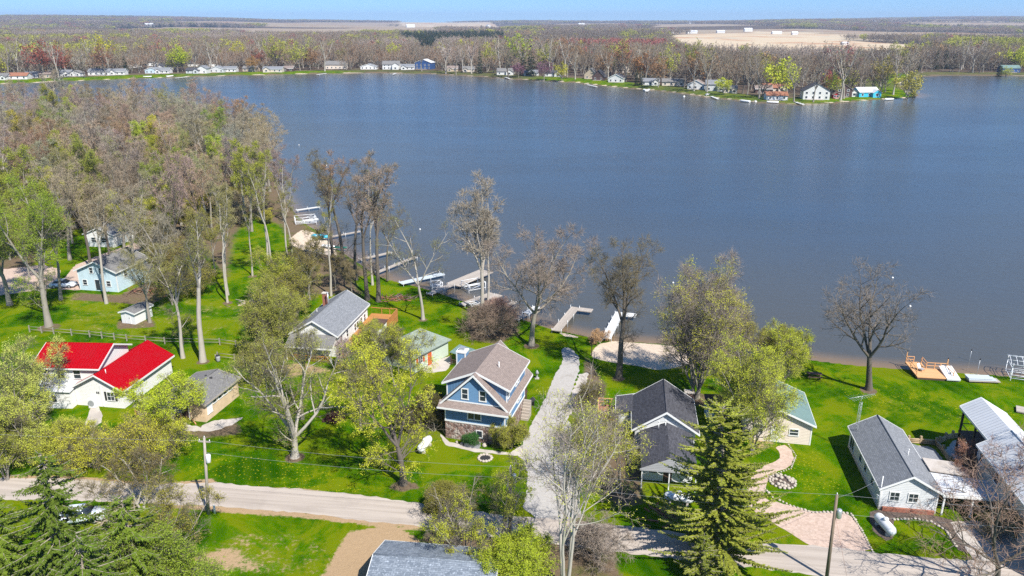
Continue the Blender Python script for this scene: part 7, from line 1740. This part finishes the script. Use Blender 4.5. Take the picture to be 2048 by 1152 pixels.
ng = bpy.data.node_groups.new('woods', 'GeometryNodeTree')
ng.interface.new_socket('Geometry', in_out='INPUT', socket_type='NodeSocketGeometry'); ng.interface.new_socket('Geometry', in_out='OUTPUT', socket_type='NodeSocketGeometry')
gi, go = ng.nodes.new('NodeGroupInput'), ng.nodes.new('NodeGroupOutput')
ci = ng.nodes.new('GeometryNodeCollectionInfo'); ci.inputs[0].default_value = protos; ci.inputs['Separate Children'].default_value = True; ci.inputs['Reset Children'].default_value = True
ip = ng.nodes.new('GeometryNodeInstanceOnPoints'); ip.inputs['Pick Instance'].default_value = True
def attr(nm, ty):
    x = ng.nodes.new('GeometryNodeInputNamedAttribute'); x.data_type = ty; x.inputs[0].default_value = nm; return x.outputs[0]
lk = ng.links.new
lk(gi.outputs[0], ip.inputs['Points']); lk(ci.outputs[0], ip.inputs['Instance']); lk(attr('kind_index', 'INT'), ip.inputs['Instance Index'])
lk(attr('turn', 'FLOAT_VECTOR'), ip.inputs['Rotation']); lk(attr('size', 'FLOAT_VECTOR'), ip.inputs['Scale']); lk(ip.outputs[0], go.inputs[0])
md = woods.modifiers.new('woods', 'NODES'); md.node_group = ng
# ------------------------------------------------------------------ sky, sun, air
SUN_EL, SUN_AZ = rad(49), rad(145)          # azimuth clockwise from the view direction
w = bpy.data.worlds.new('World'); SC.world = w; w.use_nodes = True; nt = w.node_tree; nt.nodes.clear()
sky = nt.nodes.new('ShaderNodeTexSky'); sky.sky_type = 'NISHITA'; sky.sun_disc = False; sky.sun_elevation = SUN_EL; sky.sun_rotation = SUN_AZ
sky.air_density = 1.0; sky.dust_density = .3; sky.ozone_density = 3.0; sky.altitude = 200
tc = nt.nodes.new('ShaderNodeTexCoord'); va = nt.nodes.new('ShaderNodeVectorMath'); va.operation = 'ADD'; va.inputs[1].default_value = (0, 0, .13)
nt.links.new(tc.outputs['Generated'], va.inputs[0]); nt.links.new(va.outputs[0], sky.inputs[0])
bg = nt.nodes.new('ShaderNodeBackground'); bg.inputs[1].default_value = .115
hsv = nt.nodes.new('ShaderNodeHueSaturation'); hsv.inputs['Saturation'].default_value = 1.22; nt.links.new(sky.outputs[0], hsv.inputs['Color']); nt.links.new(hsv.outputs[0], bg.inputs[0])
wo = nt.nodes.new('ShaderNodeOutputWorld'); nt.links.new(bg.outputs[0], wo.inputs[0])
sl = bpy.data.lights.new('sun', 'SUN'); sl.energy = 5.0; sl.angle = rad(.53); sl.color = (1, .955, .88)
so = bpy.data.objects.new('sun', sl); C.objects.link(so)
dirv = Vector((math.sin(SUN_AZ) * math.cos(SUN_EL), math.cos(SUN_AZ) * math.cos(SUN_EL), math.sin(SUN_EL)))
so.rotation_euler = dirv.to_track_quat('Z', 'Y').to_euler(); so.location = (40, -60, 120)
zmax = float(GZ.max()) + 40
mb = MB(); mb.box(-9800, 9800, -120, 11800, min(-4.6, float(GZ.min()) - 1), zmax)
hm = bpy.data.materials.new('haze'); hm.use_nodes = True; t = hm.node_tree; t.nodes.clear()
pv = t.nodes.new('ShaderNodeVolumePrincipled'); pv.inputs['Color'].default_value = (.62, .74, .96, 1); pv.inputs['Density'].default_value = .85e-4; pv.inputs['Anisotropy'].default_value = .1
mo = t.nodes.new('ShaderNodeOutputMaterial'); t.links.new(pv.outputs[0], mo.inputs['Volume'])
hz = mb.build('haze', hm); tag(hz, 'thin pale blue haze over the whole landscape', 'haze', kind='stuff')
SC.view_settings.view_transform = 'Standard'; SC.view_settings.look = 'None'; SC.view_settings.exposure = .66; SC.view_settings.gamma = 1
SC.cycles.max_bounces = 6; SC.cycles.diffuse_bounces = 2; SC.cycles.glossy_bounces = 2; SC.cycles.transmission_bounces = 3; SC.cycles.volume_bounces = 0; SC.cycles.transparent_max_bounces = 6
SC.cycles.caustics_reflective = False; SC.cycles.caustics_refractive = False; SC.cycles.use_denoising = False
